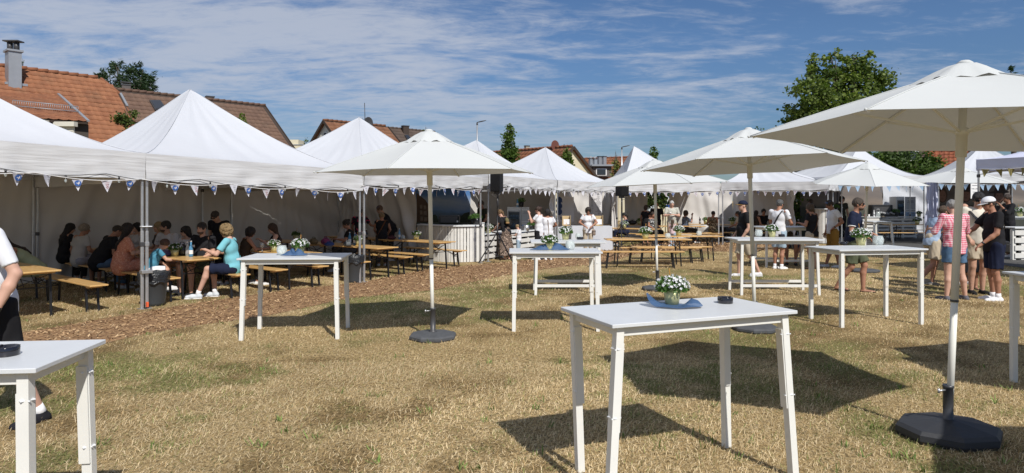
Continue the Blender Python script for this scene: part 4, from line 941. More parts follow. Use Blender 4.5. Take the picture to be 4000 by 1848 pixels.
# bags, caps on the tables
def lump(name, label, cat, loc, r_, m, seed=0, rz=0):
    mb = MB(); mb.ball((0, 0, r_[2]*.9), r_, 14, 9); rr = random.Random(seed)
    mb.v = [(x*(1+.10*math.sin(9*y/r_[1]+seed)), y, max(0, z*(1+.08*math.sin(7*x/r_[0]+seed)))) for x, y, z in mb.v]
    o = mb.build(name, m); o.location = loc; o.rotation_euler = (0, 0, rz)
    h_ = MB(); h_.tube([(-r_[0]*.5, 0, r_[2]*1.5), (-r_[0]*.3, 0, r_[2]*2.25), (r_[0]*.3, 0, r_[2]*2.25), (r_[0]*.5, 0, r_[2]*1.5)], .008, 6); h_.build('strap', m, o)
    return tag(o, label, cat)
mFlB = mat('black_floral_bag', (.03, .025, .02), .6, var=1, vscale=30, col2=(.28, .22, .12)); mPkB = mat('pink_blue_bag', (.32, .03, .12), .6, var=1, vscale=14, col2=(.02, .02, .10))
lump('handbag', 'black patterned handbag on the handbag table', 'handbag', onb(1226, 955), (.14, .07, .075), mFlB, 1, R(ua))
lump('handbag', 'pink and blue bag on the handbag table', 'bag', onb(1272, 957), (.13, .09, .085), mPkB, 2, R(ua))
lump('cap', 'blue cap lying on the handbag table', 'cap', onb(1286, 962), (.11, .09, .05), mat('blue_cloth', (.02, .05, .20), .8), 3)
lump('basket', 'grey felt basket on the handbag table', 'basket', onb(1358, 963), (.10, .08, .06), mat('grey_felt', (.10, .11, .12), .95), 4)
lump('handbag', 'lilac bag on the beer table left of the gold pot', 'handbag', onb(655, 1000), (.13, .08, .06), mat('lilac_cloth', (.18, .13, .28), .7), 5, R(20))
lump('backpack', 'black backpack behind the gold pot on the beer table', 'backpack', onb(712, 999), (.10, .08, .11), mBlack, 6)
lump('cap', 'dark red cap before the man in the black polo', 'cap', onb(1530, 936), (.11, .1, .05), mat('dark_red_cloth', (.06, .012, .02), .8), 7)
lump('handbag', 'black handbag on the dark table by the loudspeaker', 'handbag', onb(2470, 878), (.18, .1, .1), mBlack, 8)
# ================================================================== HOUSES
def objrand(name, c1, c2, rough=.8, spec=.3, nscale=6, dirt=(.2, .19, .15)):
    """tile material: colour varies from piece to piece (object random or 'col' attribute) plus weathering"""
    out = []
    for kind in (0, 1):
        m = bpy.data.materials.new(name); m.use_nodes = True; t = m.node_tree; b = t.nodes['Principled BSDF']
        if kind == 0: oi = N(t, 'ShaderNodeObjectInfo'); src = oi.outputs['Random']
        else: a = N(t, 'ShaderNodeAttribute', attribute_name='col'); src = a.outputs['Fac']
        rp = N(t, 'ShaderNodeMixRGB'); t.links.new(src, rp.inputs[0]); rp.inputs[1].default_value = (*c1, 1); rp.inputs[2].default_value = (*c2, 1)
        geo = N(t, 'ShaderNodeNewGeometry'); n = N(t, 'ShaderNodeTexNoise', inp={'Scale': .8, 'Detail': 7.0, 'Roughness': .7}); L(t, geo, 'Position', n, 'Vector')
        mr = N(t, 'ShaderNodeMapRange'); L(t, n, 'Fac', mr, 0); mr.inputs['From Min'].default_value = .48; mr.inputs['From Max'].default_value = .75; mr.inputs['To Max'].default_value = .75
        mx = N(t, 'ShaderNodeMixRGB'); L(t, mr, 0, mx, 0); L(t, rp, 0, mx, 1); mx.inputs[2].default_value = (*dirt, 1); L(t, mx, 0, b, 'Base Color')
        b.inputs['Roughness'].default_value = rough; b.inputs['Specular IOR Level'].default_value = spec; out.append(m)
    return out
tOr = objrand('orange_clay_tile', (.235, .095, .048), (.30, .13, .065), dirt=(.13, .075, .045))
tBr = objrand('brown_tile', (.125, .075, .055), (.165, .10, .07), dirt=(.10, .075, .055))
tBr2 = objrand('reddish_brown_tile', (.17, .075, .04), (.23, .11, .06), dirt=(.13, .075, .05))
tRd = objrand('red_clay_tile', (.30, .085, .04), (.40, .13, .06), dirt=(.16, .07, .05))
tDk = objrand('dark_brown_tile', (.085, .062, .05), (.11, .08, .065), dirt=(.07, .055, .045))
tOB = objrand('weathered_red_brown_tile', (.19, .075, .04), (.26, .11, .055), dirt=(.13, .07, .045))
mPl = mat('white_render_wall', (.66, .65, .60), .9, var=.06, vscale=2); mCr = mat('cream_render_wall', (.66, .60, .44), .9, var=.06, vscale=2)
mFas = mat('dark_wood_fascia', (.045, .03, .022), .7); mZinc = mat('zinc_sheet', (.34, .36, .39), .45, metal=.4, var=.12, vscale=3); mBrick = mat('chimney_render_grey', (.12, .105, .10), .85, var=.2)
mWin = mat('window_glass_dark', (.03, .035, .045), .08); mShut = mat('cream_shutter', (.62, .60, .52), .6); mFrameW = mat('white_window_frame', (.72, .72, .72), .5)
mFacB = mat('brown_dormer_cladding', (.055, .045, .038), .8)
def tilemesh(w, l, th, m, prof=0):
    """pantile: along +X = width, +Y = up the slope, Z = normal. origin lower left"""
    xs = [0, .22, .45, .72, 1.0]; zs = [.0, .030, .010, -.004, .012] if prof == 0 else [.006, .004, .0, .004, .006]
    V = []; tilt = th*1.2
    for y, dz in ((0, tilt), (l*1.12, 0)):
        for x, z in zip(xs, zs): V.append((x*w*1.02, y, z+dz))
    for x, z in zip(xs, zs): V.append((x*w*1.02, 0, z+tilt-th))
    Fc = [(k, k+1, 6+k, 5+k) for k in range(4)]+[(10+k, 11+k, k+1, k) for k in range(4)]
    return np.array(V), np.array(Fc)
def tile_roof(root, O, along, upv, La, Lu, w, l, mats, keep=None, nobj=300, prof=0, th=.022, smallfirst=False):
    """O lower-left corner (world), along/up unit vectors; keep(a,u)->bool. root at its own location"""
    O = Vector(O); along = Vector(along).normalized(); upv = Vector(upv).normalized(); nrm = along.cross(upv).normalized()
    TV, TF = tilemesh(w, l, th, None, prof)
    na = int(La/w); nu = int(Lu/l); pos = []
    for j in range(nu):
        for i in range(na):
            if keep and not keep((i+.5)*w, (j+.5)*l): continue
            pos.append((i, j))
    Rm = Matrix((along, upv, nrm)).transposed().to_4x4()
    rr = random.Random(int(La*100))
    def wp(i, j): return O+along*(i*w)+upv*(j*l)+nrm*.03
    pos.sort(key=lambda p: (wp(*p)-Vector((0, 0, H))).length)
    mt = npmesh('roof_tile', TV, TF, False, mats[0]); base = MB()
    # under-sheet
    holder = root
    for i, j in pos[:nobj]:
        o = link(bpy.data.objects.new('roof_tile', mt), holder); p = wp(i, j)-root.location
        o.matrix_local = Matrix.Translation(p) @ Rm @ Matrix.Rotation(rr.gauss(0, .012), 4, 'X')
    rest = pos[nobj:]
    if rest:
        R3 = np.array(Rm.to_3x3()); TVr = TV @ R3.T
        P = np.array([(wp(i, j)-root.location)[:] for i, j in rest]); n = len(P)
        V = (P[:, None]+TVr[None]).reshape(-1, 3); Fc = (TF[None]+np.arange(n)[:, None, None]*len(TV)).reshape(-1, 4)
        me = npmesh('roof_tiles', V, Fc, False, mats[1]); c = np.repeat(np.random.default_rng(3).random(n), len(TV)); setcol(me, np.stack([c, c, c], 1))
        tag(newobj('roof_tiles', me, None, root), kind='stuff')
    return wp
def slab(root, name, pts, m, th=.06, inner=(0, 0, -1)):
    """polygon with thickness downwards, world points"""
    o = root.location; P = [Vector(p)-o for p in pts]; nrm = (P[1]-P[0]).cross(P[2]-P[0]).normalized(); 
    if nrm.z < 0: nrm = -nrm
    Q = [p-nrm*th for p in P]; n = len(P); mb = MB(); mb.add(P+Q, [tuple(range(n)), tuple(range(2*n-1, n-1, -1))]+[(i, n+i, n+(i+1) % n, (i+1) % n) for i in range(n)]); return mb.build(name, m, root)
def poly(root, name, pts, m, parent=None):
    mb = MB(); mb.add([Vector(p)-root.location for p in pts], [tuple(range(len(pts)))]); return mb.build(name, m, parent or root)
def house(label, R0, R1, run, slope, mats, wallm, tw=.30, tl=.34, nobj=300, prof=0, zfloor=0, over=.25, back=True, cut=None, hipL=0, hipR=0, runb=None, group=None):
    """R0,R1 ridge ends (world). front = the side toward camera"""
    R0 = Vector(R0); R1 = Vector(R1); al = (R1-R0); Ln = al.length; al.normalize(); pf = Vector((al.y, -al.x, 0)).normalized()
    root = thing('house', label, 'house', (R0.x, R0.y, 0), 0, group); drop = run*slope; upv = (Vector((0, 0, drop))-pf*run).normalized(); Lu = math.hypot(run, drop)
    O = R0+pf*run-Vector((0, 0, drop)); dn = Vector((0, 0, drop))
    runb = runb or run; dnb = Vector((0, 0, runb*slope))
    kp = cut
    tile_roof(root, O, al, upv, Ln, Lu, tw, tl, mats, kp, nobj, prof)
    slab(root, 'roof_deck', [R0, R1, R1+pf*run-dn, R0+pf*run-dn] if cut is None else [O+al*a+upv*u_ for a, u_ in cut.poly], mFas, .08)
    if back: slab(root, 'rear_roof', [R0, R1, R1-pf*runb-dnb, R0-pf*runb-dnb], mats[1], .08)
    ri = run-over; rb = runb-over; zi = R0.z-run*slope+over*slope-.1
    b = al*over
    pts = []
    def c(e, s, r_, z): q = e+pf*(s*r_); return Vector((q.x, q.y, z))
    for (e, sg) in ((R0+b, -1), (R1-b, 1)):
        A_g = c(e, 1, ri, 0); B_g = c(e, 1, ri, zi); D_g = c(e, -1, rb, e.z-.1-rb*slope); E_g = c(e, -1, rb, 0); P_g = Vector((e.x, e.y, e.z-.12))
        if sg > 0 and hipR: continue
        poly(root, 'gable_wall', [A_g, B_g, P_g, D_g, E_g], wallm)
    poly(root, 'wall', [c(R0+b, 1, ri, 0), c(R1-b, 1, ri, 0), c(R1-b, 1, ri, zi), c(R0+b, 1, ri, zi)], wallm)
    poly(root, 'wall', [c(R0+b, -1, rb, 0), c(R1-b, -1, rb, 0), c(R1-b, -1, rb, zi), c(R0+b, -1, rb, zi)], wallm)
    # ridge caps
    mb = MB(); n = int(Ln/.4)
    for k in range(n):
        a = R0+al*(k*.4)-root.location; e = R0+al*((k+1)*.4+.03)-root.location; mb.tube([a+Vector((0, 0, .02)), e+Vector((0, 0, .05))], [.10, .115], 6)
    if not hipR: 
        rc = mb.build('ridge_caps', mats[1], root)
    else: rc = mb.build('ridge_caps', mats[1], root)
    tag(rc, kind='stuff')
    # verge boards
    for e in ((R0, R1) if not hipR else (R0,)):
        mb = MB(); mb.bar(e-root.location+Vector((0, 0, -.06)), e+pf*run-dn-root.location+Vector((0, 0, -.06)), .05, .2); mb.bar(e-root.location+Vector((0, 0, -.06)), e-pf*runb-dnb-root.location+Vector((0, 0, -.06)), .05, .2); mb.build('verge_board', mFas, root)
    mb = MB(); mb.tube([R0+pf*(run+.06)-dn-root.location, R1+pf*(run+.06)-dn-root.location], .07, 6); mb.build('gutter', mZinc, root)
    return root, al, pf, upv, O
def wbox(root, name, c, d, m, rz=0, parent=None, ch=0):
    mb = MB(); mb.box(Vector(c)-root.location, d, rz, ch); return mb.build(name, m, parent or root)
# H1 orange roofed house
class Cut: pass
h1R0 = AT(-420, 240, 26.4); h1R1 = AT(394, 308, 32); zr = h1R1.z; h1R0.z = zr
al1 = (h1R1-h1R0).normalized(); pf1 = Vector((al1.y, -al1.x, 0)).normalized(); run1 = 4.9; sl1 = .80; L1_ = (h1R1-h1R0).length; drop1 = run1*sl1; Lu1 = math.hypot(run1, drop1)
ext = .5
def cut1(a, u): return a < L1_+ext*max(0, min(1, (Lu1-u)/(Lu1*.20)))
cut1.poly = [(0, 0), (L1_+ext, 0), (L1_+ext, Lu1*.80), (L1_, Lu1), (0, Lu1)]
# extend ridge end for tiles
h1, al, pf, upv, O1 = house('house with weathered orange tile roof and grey chimney at the left', h1R0, h1R1, run1, sl1, tOr, mPl, .31, .36, 0, cut=None, back=True, hipR=1)
for ch in list(h1.children):
    if ch.name.startswith(('roof_tiles', 'roof_deck')): bpy.data.objects.remove(ch)
tile_roof(h1, O1, al1, upv, L1_+ext+.3, Lu1, .31, .36, tOr, lambda a, u: cut1(a, u) and a > 1.0, 300)
slab(h1, 'roof_deck', [O1+al1*a+upv*u_ for a, u_ in cut1.poly], mFas, .08)
# half hip triangle at the right end
hipb = O1+al1*(L1_+ext)+upv*(Lu1*.80); hipb2 = hipb-pf1*(2*(Lu1*.20)*run1/Lu1)
slab(h1, 'hip_roof', [h1R1, hipb, hipb2], tOr[1], .06)
mb = MB(); mb.tube([h1R1-h1.location, hipb-h1.location], .09, 6); mb.tube([hipb-h1.location+Vector((0, 0, -.05)), O1+al1*(L1_+ext)-h1.location], .05, 6); mb.build('hip_cap', tOr[1], h1)
mb = MB(); mb.bar(hipb-h1.location+Vector((.02, 0, .06)), O1+al1*(L1_+ext)+upv*(Lu1*.62)-h1.location+Vector((.02, 0, .06)), .10, .05); mb.build('zinc_flashing', mZinc, h1)
A_ = O1+al1*(L1_+ext-.3); gz = lambda p, z: Vector((p.x, p.y, z))
poly(h1, 'gable_wall', [gz(A_, 0), A_, hipb-al1*.3, hipb2-al1*.3, gz(hipb2-al1*.3-pf1*1.8, zr-drop1), gz(hipb2-al1*.3-pf1*1.8, 0)], mPl)
def onroof(px, py, O, upv, al, lift=0.0):
    n = al.cross(upv).normalized(); d = Vector(((px-HX)/F, 1, -(py-HY)/F)); o = Vector((0, 0, H)); t_ = (O-o).dot(n)/d.dot(n); return o+d*t_+n*lift
# chimney
c0 = onroof(52, 330, O1, upv, al1); 
cw = .46; zt_ = zat(205, c0.y)
wbox(h1, 'chimney', (c0.x, c0.y, (c0.z-.8+zt_)/2), (cw, .6, zt_-c0.z+.8), mZinc, math.atan2(al1.y, al1.x)); 
wbox(h1, 'chimney_cap', (c0.x, c0.y, zt_+.04), (cw+.12, .72, .08), mZinc, math.atan2(al1.y, al1.x))
mb = MB()
for k in (-1, 1): mb.tube([c0-h1.location+Vector((k*.14, 0, zt_-c0.z+.08)), c0-h1.location+Vector((k*.14, 0, zt_-c0.z+.42))], .11, 8)
mb.box(c0-h1.location+Vector((0, 0, zt_-c0.z+.47)), (.66, .4, .05)); mb.build('chimney_cowl', mDark, h1)
wbox(h1, 'chimney_apron', onroof(62, 335, O1, upv, al1, .08), (.8, .12, .10), mZinc, math.atan2(al1.y, al1.x))
# dormer
dz0 = 3.0
Yd = None
dl_ = onroof(-60, 380, O1, upv, al1); dr_ = onroof(228, 374, O1, upv, al1)
dfr = AT(345, 478, (dr_.y+dl_.y)/2-3.1); 
fl_ = AT(52, 458, dfr.y-1.05); fr_ = dfr
dal = (fr_-fl_); 
dz_ = fr_.z; fl_.z = dz_
ex_l = fl_-al1*2.2
dormO = ex_l; dal1 = (fr_-ex_l).normalized(); topR = dr_; 
dup = (topR-fr_).normalized(); dLu = (topR-fr_).length
dn_ = dal1.cross(dup).normalized(); dup2 = dn_.cross(dal1).normalized(); sh = (topR-fr_).dot(dal1)
LD = (fr_-ex_l).length; LU2 = (topR-fr_).dot(dup2)
tile_roof(h1, dormO, dal1, dup2, LD, LU2+.3, .31, .36, tOB, lambda a, u: a < LD+sh*u/LU2, 90)
slab(h1, 'dormer_roof_deck', [dormO, fr_, topR, dormO+(topR-fr_)], mFas, .08)
mb = MB(); mb.bar(fr_-h1.location+Vector((0, 0, .05)), topR-h1.location+Vector((0, 0, .08)), .10, .06); mb.build('zinc_flashing', mZinc, h1)
wa = dormO+Vector((.1, .25, -.08)); wb2 = fr_+Vector((-.15, .25, -.08)); poly(h1, 'dormer_wall', [gz(wa, 0), gz(wb2, 0), wb2, wa], mFacB)
bk = gz(topR, 0); poly(h1, 'dormer_cheek', [gz(wb2, 0), gz(wb2+(topR-fr_)*.95, 0), wb2+(topR-fr_)*.95+Vector((0, 0, -.1)), wb2], mFacB)
for (x0, x1, y0, y1) in ((108, 178, 482, 560), (228, 290, 488, 570)):
    def yw(px):
        q = (px-HX)/F; t_ = (q*wa.y-wa.x)/((wb2.x-wa.x)-q*(wb2.y-wa.y)); return wa.y+(wb2.y-wa.y)*t_
    Yw = yw(x0)-.12
    a = AT(x0, y0, Yw); b_ = AT(x1, y1, Yw); w_ = wbox(h1, 'window_shutter', ((a.x+b_.x)/2, Yw, (a.z+b_.z)/2), (b_.x-a.x, .06, a.z-b_.z), mShut)
    wbox(h1, 'shutter_box', ((a.x+b_.x)/2, Yw-.05, a.z+.02), (b_.x-a.x+.18, .22, .17), mShut, parent=w_)
    mb = MB()
    for k in range(9): mb.box(Vector(((a.x+b_.x)/2, Yw-.035, b_.z+(a.z-b_.z)*(k+.5)/9))-h1.location, (b_.x-a.x-.02, .012, .05))
    mb.build('shutter_slats', mShut, w_)
# snow guard on the dormer roof
ga = onroof(50, 425, dormO, dup2, dal1, .12); gb = onroof(305, 448, dormO, dup2, dal1, .12); mb = MB()
for dz in (0, .2): mb.tube([ga-h1.location+Vector((0, 0, dz)), gb-h1.location+Vector((0, 0, dz))], .016, 5)
for k in range(31): q = ga.lerp(gb, k/30)-h1.location; mb.tube([q, q+Vector((0, 0, .2))], .009, 4)
mb.build('snow_guard', mZinc, h1)
# H2 brown long roof
R0 = AT(430, 345, 39.5); R1 = AT(1036, 414, 46.0); R0.z = R1.z = 8.2
R1 = Vector((XA(1036, 46), 46, H+(HY-414)*46/F)); R0.z = R1.z; R0 = Vector((XA(395, 38.6), 38.6, R1.z))
h2, al, pf, upv, O2 = house('long house with brown tile roof behind the largest tent', R0, R1, 5.2, .80, tBr, mPl, .36, .42, 300)
def skylight(root, pts, O, upv, al, ang=0):
    c = [onroof(*p, O, upv, al, .16) for p in pts]
    s = slab(root, 'skylight', c, mDark, .12); ctr_ = sum(c, Vector())/4; slab_pts = [ctr_+(p-ctr_)*.84+al.cross(upv).normalized()*.02 for p in c]
    P = [Vector(p)-root.location for p in slab_pts]; mb = MB(); mb.add(P, [tuple(range(4))]); mb.build('glass_pane', mWin, s)
skylight(h2, [(604, 437), (648, 432), (624, 399), (582, 399)], O2, upv, al)
def chim(root, px0, px1, pyt, pyb, Y, m=mBrick, name='chimney', cap=True):
    a = AT(px0, pyt, Y); b_ = AT(px1, pyb, Y); w = b_.x-a.x; c = wbox(root, name, ((a.x+b_.x)/2, Y, (a.z+b_.z)/2-.4), (w, w*.8, a.z-b_.z+.8), m, .6)
    if cap: wbox(root, 'chimney_cap', ((a.x+b_.x)/2, Y, a.z+.03), (w*1.15, w*.95, .07), mDark, .6)
    return c
chim(h2, 478, 507, 334, 360, 41.5); chim(h2, 806, 834, 380, 395, 44)
mb = MB()
for k in range(4): q = AT(483+k*6, 328, 41.5)-h2.location; mb.tube([q-Vector((0, 0, .2)), q+Vector((0, 0, .05))], .03, 5)
mb.box(AT(492, 323, 41.5)-h2.location, (.55, .45, .05), .6); mb.build('chimney_cowl', mDark, h2)
# H3 white gable + two roofs
z3 = AT(1262, 470, 50).z; R0 = Vector((XA(1262, 50), 50, z3)); R1 = Vector((XA(1500, 53.5), 53.5, z3)); 
Rend = Vector((XA(1706, 58), 58, AT(1706, 514, 58).z)); dirr = (Rend-R0); dirr.z = 0; dirr.normalize(); R1 = R0+dirr*5.9; R1.z = z3
h3, al, pf, upv, O3 = house('white gabled house with brown roof, arched window and antenna', R0, R1, 3.6, .82, tBr2, mPl, .38, .44, 120)
h3.location
gq = -al*.02
a = AT(1266, 548, 50.9); b_ = AT(1279, 517, 50.9); fcol = MB()
def gablewin(root, px0, px1, py0, py1, R0, al, pf, arch=True):
    # plane through R0 with normal al
    def hit(px, py): d = Vector(((px-HX)/F, 1, -(py-HY)/F)); o = Vector((0, 0, H)); P = R0+al*.25-al*.04; t_ = (P-o).dot(al)/d.dot(al); return o+d*t_
    c = [hit(px0, py1), hit(px1, py1), hit(px1, py0), hit(px0, py0)]; mid = (c[2]+c[3])/2; hgt = (c[3]-c[0]).length
    top = [c[2]+(c[3]-c[2])*(k/6)+Vector((0, 0, hgt*.22*math.sin(math.pi*k/6))) for k in range(7)] if arch else [c[2], c[3]]
    f = poly(root, 'window', [c[0], c[1]]+top, mFrameW); ct = (c[0]+c[1]+c[2]+c[3])/4
    poly(root, 'pane', [ct+(p-ct)*.76-al*.03 for p in [c[0], c[1]]+top], mWin, f)
gablewin(h3, 1264, 1278, 520, 548, R0, al, pf)
chim(h3, 1571, 1595, 494, 510, 55, mFas)
mb = MB(); an = AT(1427, 500, 52.5); top_ = AT(1424, 402, 52.5); mb.tube([an-h3.location, top_-h3.location], .03, 5)
for zz_, wv in ((.25, .5), (.55, .35)):
    q = top_-h3.location-Vector((0, 0, zz_*1.6+.9)); mb.tube([q-Vector((wv, 0, 0)), q+Vector((wv, 0, 0))], .012, 4)
    for k in range(-3, 4): mb.tube([q+Vector((k*wv/3.2, -.16, 0)), q+Vector((k*wv/3.2, .16, 0.02))], .008, 4); mb.tube([q+Vector((k*wv/3.2, 0, -.12)), q+Vector((k*wv/3.2, 0, .12))], .008, 4)
mb.build('antenna', mDark, h3)
mb = MB(); mb.lathe([(.02, 0), (.25, .03), (.42, .10), (.40, .10), (.2, .04)], 14); mb.v = [tuple(Vector((y*.3+z, x, y*.0+x*0)) if 0 else Vector((z, x, y))) for x, y, z in mb.v]; dsh = mb.build('satellite_dish', mDark, h3); dsh.location = AT(1437, 478, 52)-h3.location; dsh.rotation_euler = (0, 0, -.7)
R2 = R1+dirr*.1; R2.z = z3-.12; R3 = Vector((Rend.x, Rend.y, z3-.12)); 
h3b, al, pf, upv, O3b = house('dark brown roofed house adjoining the white gabled house', R2, R3, 4.6, .82, tDk, mPl, .36, .42, 0, prof=1)
skylight(h3b, [(1590, 552), (1606, 549), (1592, 533), (1578, 533)], O3b, upv, al)
# cream building
a = AT(1140, 553, 60); cb_ = thing('house', 'small cream flat-roofed building between the brown roof and the white gable', 'building', (a.x+.6, 60, 0)); mb = MB(); mb.box((0, 0, a.z/2-.2), (1.9, 2, a.z-.4)); mb.build('wall', mCr, cb_); mb = MB(); mb.box((-.35, 0, a.z-.15), (1.2, 1.6, .5)); mb.build('parapet', mCr, cb_); mb = MB(); mb.box((0, 0, a.z-.37), (2.0, 2.1, .06)); mb.build('roof_edge', mZinc, cb_)
# H4
z4_ = AT(2242, 572, 48).z; R1 = Vector((XA(2242, 48), 48, z4_)); R0 = Vector((XA(1915, 54.5), 54.5, z4_))
h4, al, pf, upv, O4 = house('house with red-brown tile roof and cream gable in the middle distance', R0, R1, 4.6, .80, tOB, mCr, .36, .40, 200, prof=0)
chim(h4, 2050, 2067, 572, 588, 51.8, mat('beige_chimney', (.36, .32, .26), .9)); 
mb = MB(); mb.lathe([(.02, 0), (.25, .03), (.40, .10), (.38, .10)], 12); mb.v = [(z, x, y) for x, y, z in mb.v]; d = mb.build('satellite_dish', mat('rust_dish', (.14, .05, .035), .6), h4); d.location = AT(2165, 569, 49.3)-h4.location; d.rotation_euler = (0, 0, -.9)
# H5
z5_ = AT(2430, 617, 60).z; h5, al, pf, upv, O5 = house('low red roofed house with grey metal chimneys and dormer', Vector((XA(2262, 62), 62, z5_)), Vector((XA(2500, 59), 59, z5_)), 4.6, .62, tOB, mCr, .40, .44, 0)
for x0, x1, y0, y1 in ((2301, 2314, 621, 662), (2317, 2331, 622, 662)): chim(h5, x0, x1, y0, y1, 56.5, mZinc); mbx = wbox(h5, 'chimney_cowl', AT((x0+x1)/2, y0-4, 56.5), (.16, .16, .3), mAlu)
for x0, x1 in ((2335, 2349), (2352, 2367)): chim(h5, x0, x1, 613, 622, 59, mZinc, 'roof_vent')
a = AT(2318, 650, 55.8); b_ = AT(2389, 690, 55.8); wbox(h5, 'dormer', ((a.x+b_.x)/2, 56.4, (a.z+b_.z)/2), (b_.x-a.x, 1.2, a.z-b_.z), mBrick); wbox(h5, 'dormer_roof', ((a.x+b_.x)/2, 56.3, a.z+.08), (b_.x-a.x+.3, 1.6, .14), mZinc)
w_ = wbox(h5, 'window', ((a.x+b_.x)/2-.1, 55.78, (a.z+b_.z)/2-.05), (.9, .06, .6), mFrameW); wbox(h5, 'pane', ((a.x+b_.x)/2-.1, 55.73, (a.z+b_.z)/2-.05), (.72, .04, .45), mWin, parent=w_)
# H6
z6_ = AT(3700, 560, 41).z; R0 = Vector((XA(3600, 41.5), 41.5, z6_)); R1 = Vector((XA(3800, 40.0), 40.0, z6_))
h6, al, pf, upv, O6 = house('house with bright red pantile roof behind the hedge at the right', R0, R1, 2.6, .95, tRd, mCr, .24, .30, 200)
a = AT(3470, 575, 40); b_ = AT(3612, 640, 40); wl = wbox(h6, 'brown_clad_wall', ((a.x+b_.x)/2, 40.4, (a.z+b_.z)/2-.8), (b_.x-a.x, .8, a.z-b_.z+1.6), mat('brown_cladding', (.13, .085, .075), .8, var=.1))
mb = MB()
for k in range(6): mb.box(Vector(((a.x+b_.x)/2, 39.99, a.z-.15-k*.17))-h6.location, (b_.x-a.x, .02, .015))
mb.build('cladding_joint', mFas, wl)
a = AT(3514, 588, 39.9); b_ = AT(3590, 628, 39.9); w_ = wbox(h6, 'window', ((a.x+b_.x)/2, 39.95, (a.z+b_.z)/2), (b_.x-a.x, .08, a.z-b_.z), mFrameW)
for s_ in (-1, 1): wbox(h6, 'pane', ((a.x+b_.x)/2+s_*(b_.x-a.x)*.24, 39.9, (a.z+b_.z)/2), ((b_.x-a.x)*.42, .04, (a.z-b_.z)*.8), mWin, parent=w_)
a = AT(3495, 629, 39.6); b_ = AT(3612, 642, 39.6); wbox(h6, 'lower_roof', ((a.x+b_.x)/2, 39.4, (a.z+b_.z)/2), (b_.x-a.x, .8, .12), tRd[0])
# ================================================================== TREES
leafM = attrmat('tree_leaf', .55, .3, (1.0, 1.25, .5), spec=.35); mBark = mat('bark', (.09, .07, .05), .9, var=.3, vscale=8)
def tree(label, base, blobs, nleaf, ls, c1, c2, trunk_h, trunk_r, seed, kind='deciduous_tree', group=None, needle=False, cat='tree', nclump=None, spread=.16):
    """blobs: list of (x,y,z,rx,ry,rz) relative to base"""
    root = thing(kind, label, cat, tuple(base), 0, group); r = np.random.default_rng(seed)
    mb = MB(); zt_ = trunk_h; pts = [(0, 0, -.05), (.03, 0, zt_*.4), (-.02, .02, zt_*.75), (0, 0, zt_)]
    mb.tube(pts, [trunk_r*1.2, trunk_r, trunk_r*.7, trunk_r*.25], 9)
    for bl in blobs:
        s = r.uniform(.35, .75); a = Vector((0, 0, zt_*s)); e = Vector(bl[:3]); m_ = a.lerp(e, .5)+Vector((r.normal(0, .08), r.normal(0, .08), .1)); mb.tube([a, m_, e], [trunk_r*.45, trunk_r*.28, trunk_r*.1], 6)
        for k in range(3): d = Vector((r.normal(), r.normal(), r.normal()+.3)).normalized(); mb.tube([m_, e+Vector((d.x*bl[3], d.y*bl[4], d.z*bl[5]))*.8], [trunk_r*.16, trunk_r*.04], 4)
    mb.build('trunk', mBark, root)
    vol = np.array([b_[3]*b_[4]*b_[5] for b_ in blobs])**.75; vol /= vol.sum(); ncl = nclump or max(12, nleaf//26)
    bi = r.choice(len(blobs), ncl, p=vol); B = np.array(blobs)[bi]
    d = r.normal(size=(ncl, 3)); d /= np.linalg.norm(d, axis=1)[:, None]; q = .38+.80*r.random(ncl)**.75
    cc = B[:, :3]+d*B[:, 3:]*q[:, None]; tone = r.random(ncl)
    ci = r.integers(0, ncl, nleaf); sc_ = B[ci][:, 3:].mean(1)*spread+.05
    P = cc[ci]+r.normal(size=(nleaf, 3))*sc_[:, None]
    keep = P[:, 2] > .15; P = P[keep]; ci = ci[keep]; n = len(P)
    a = r.normal(size=(n, 3)); a[:, 2] *= .6; a /= np.linalg.norm(a, axis=1)[:, None]; b_ = np.cross(a, r.normal(size=(n, 3))); b_ /= np.linalg.norm(b_, axis=1)[:, None]
    s = ls*(.6+.8*r.random(n))[:, None]
    if needle: a *= 1.15; b_ *= .35
    V = np.stack([P-a*s*.6, P+b_*s*.42, P+a*s*.6, P-b_*s*.42], 1).reshape(-1, 3); Fc = np.arange(4*n).reshape(n, 4)
    k = (tone[ci]*.65+r.random(n)*.35)[:, None]; c = np.array(c1)*(1-k)+np.array(c2)*k
    me = npmesh('crown', V, Fc, False, leafM); setcol(me, np.repeat(c, 4, 0)); newobj('crown', me, None, root)
    return root
def blobs_from(px_list, Y, base, dy=.9):
    """(px,py,radius_px_x,radius_px_y)"""
    out = []
    for i, (x, y, rx, ry) in enumerate(px_list):
        p = AT(x, y, Y); k = Y/F; out.append((p.x-base[0], math.sin(i*2.3)*rx*k*.5, p.z-base[2], rx*k, rx*k*dy, ry*k))
    return out
G1, G2 = (.035, .075, .012), (.115, .175, .03)
b_ = (XA(3290, 32), 32, 0); tree('large round leafy tree rising above the parasols at the right', b_, blobs_from([(3290, 300, 80, 60), (3200, 270, 55, 42), (3160, 370, 80, 55), (3260, 400, 110, 80), (3370, 310, 90, 60), (3420, 380, 70, 55), (3130, 440, 55, 45), (3340, 230, 45, 30), (3245, 225, 35, 28), (3440, 315, 40, 30), (3300, 480, 150, 90), (3180, 500, 100, 80)], 32, b_), 15000, .14, (.04, .08, .015), (.21, .26, .05), 6.6, .22, 1, nclump=330, spread=.115)
for k_, (x, y) in enumerate(((3085, 475), (2985, 497))): pass
b_ = (XA(3090, 34), 34, 0); tree('small tree tip left of the large round tree', b_, blobs_from([(3090, 470, 26, 16), (3110, 510, 40, 34), (3080, 580, 60, 60), (3130, 640, 70, 60)], 34, b_), 2200, .13, G1, G2, 4.5, .1, 2)
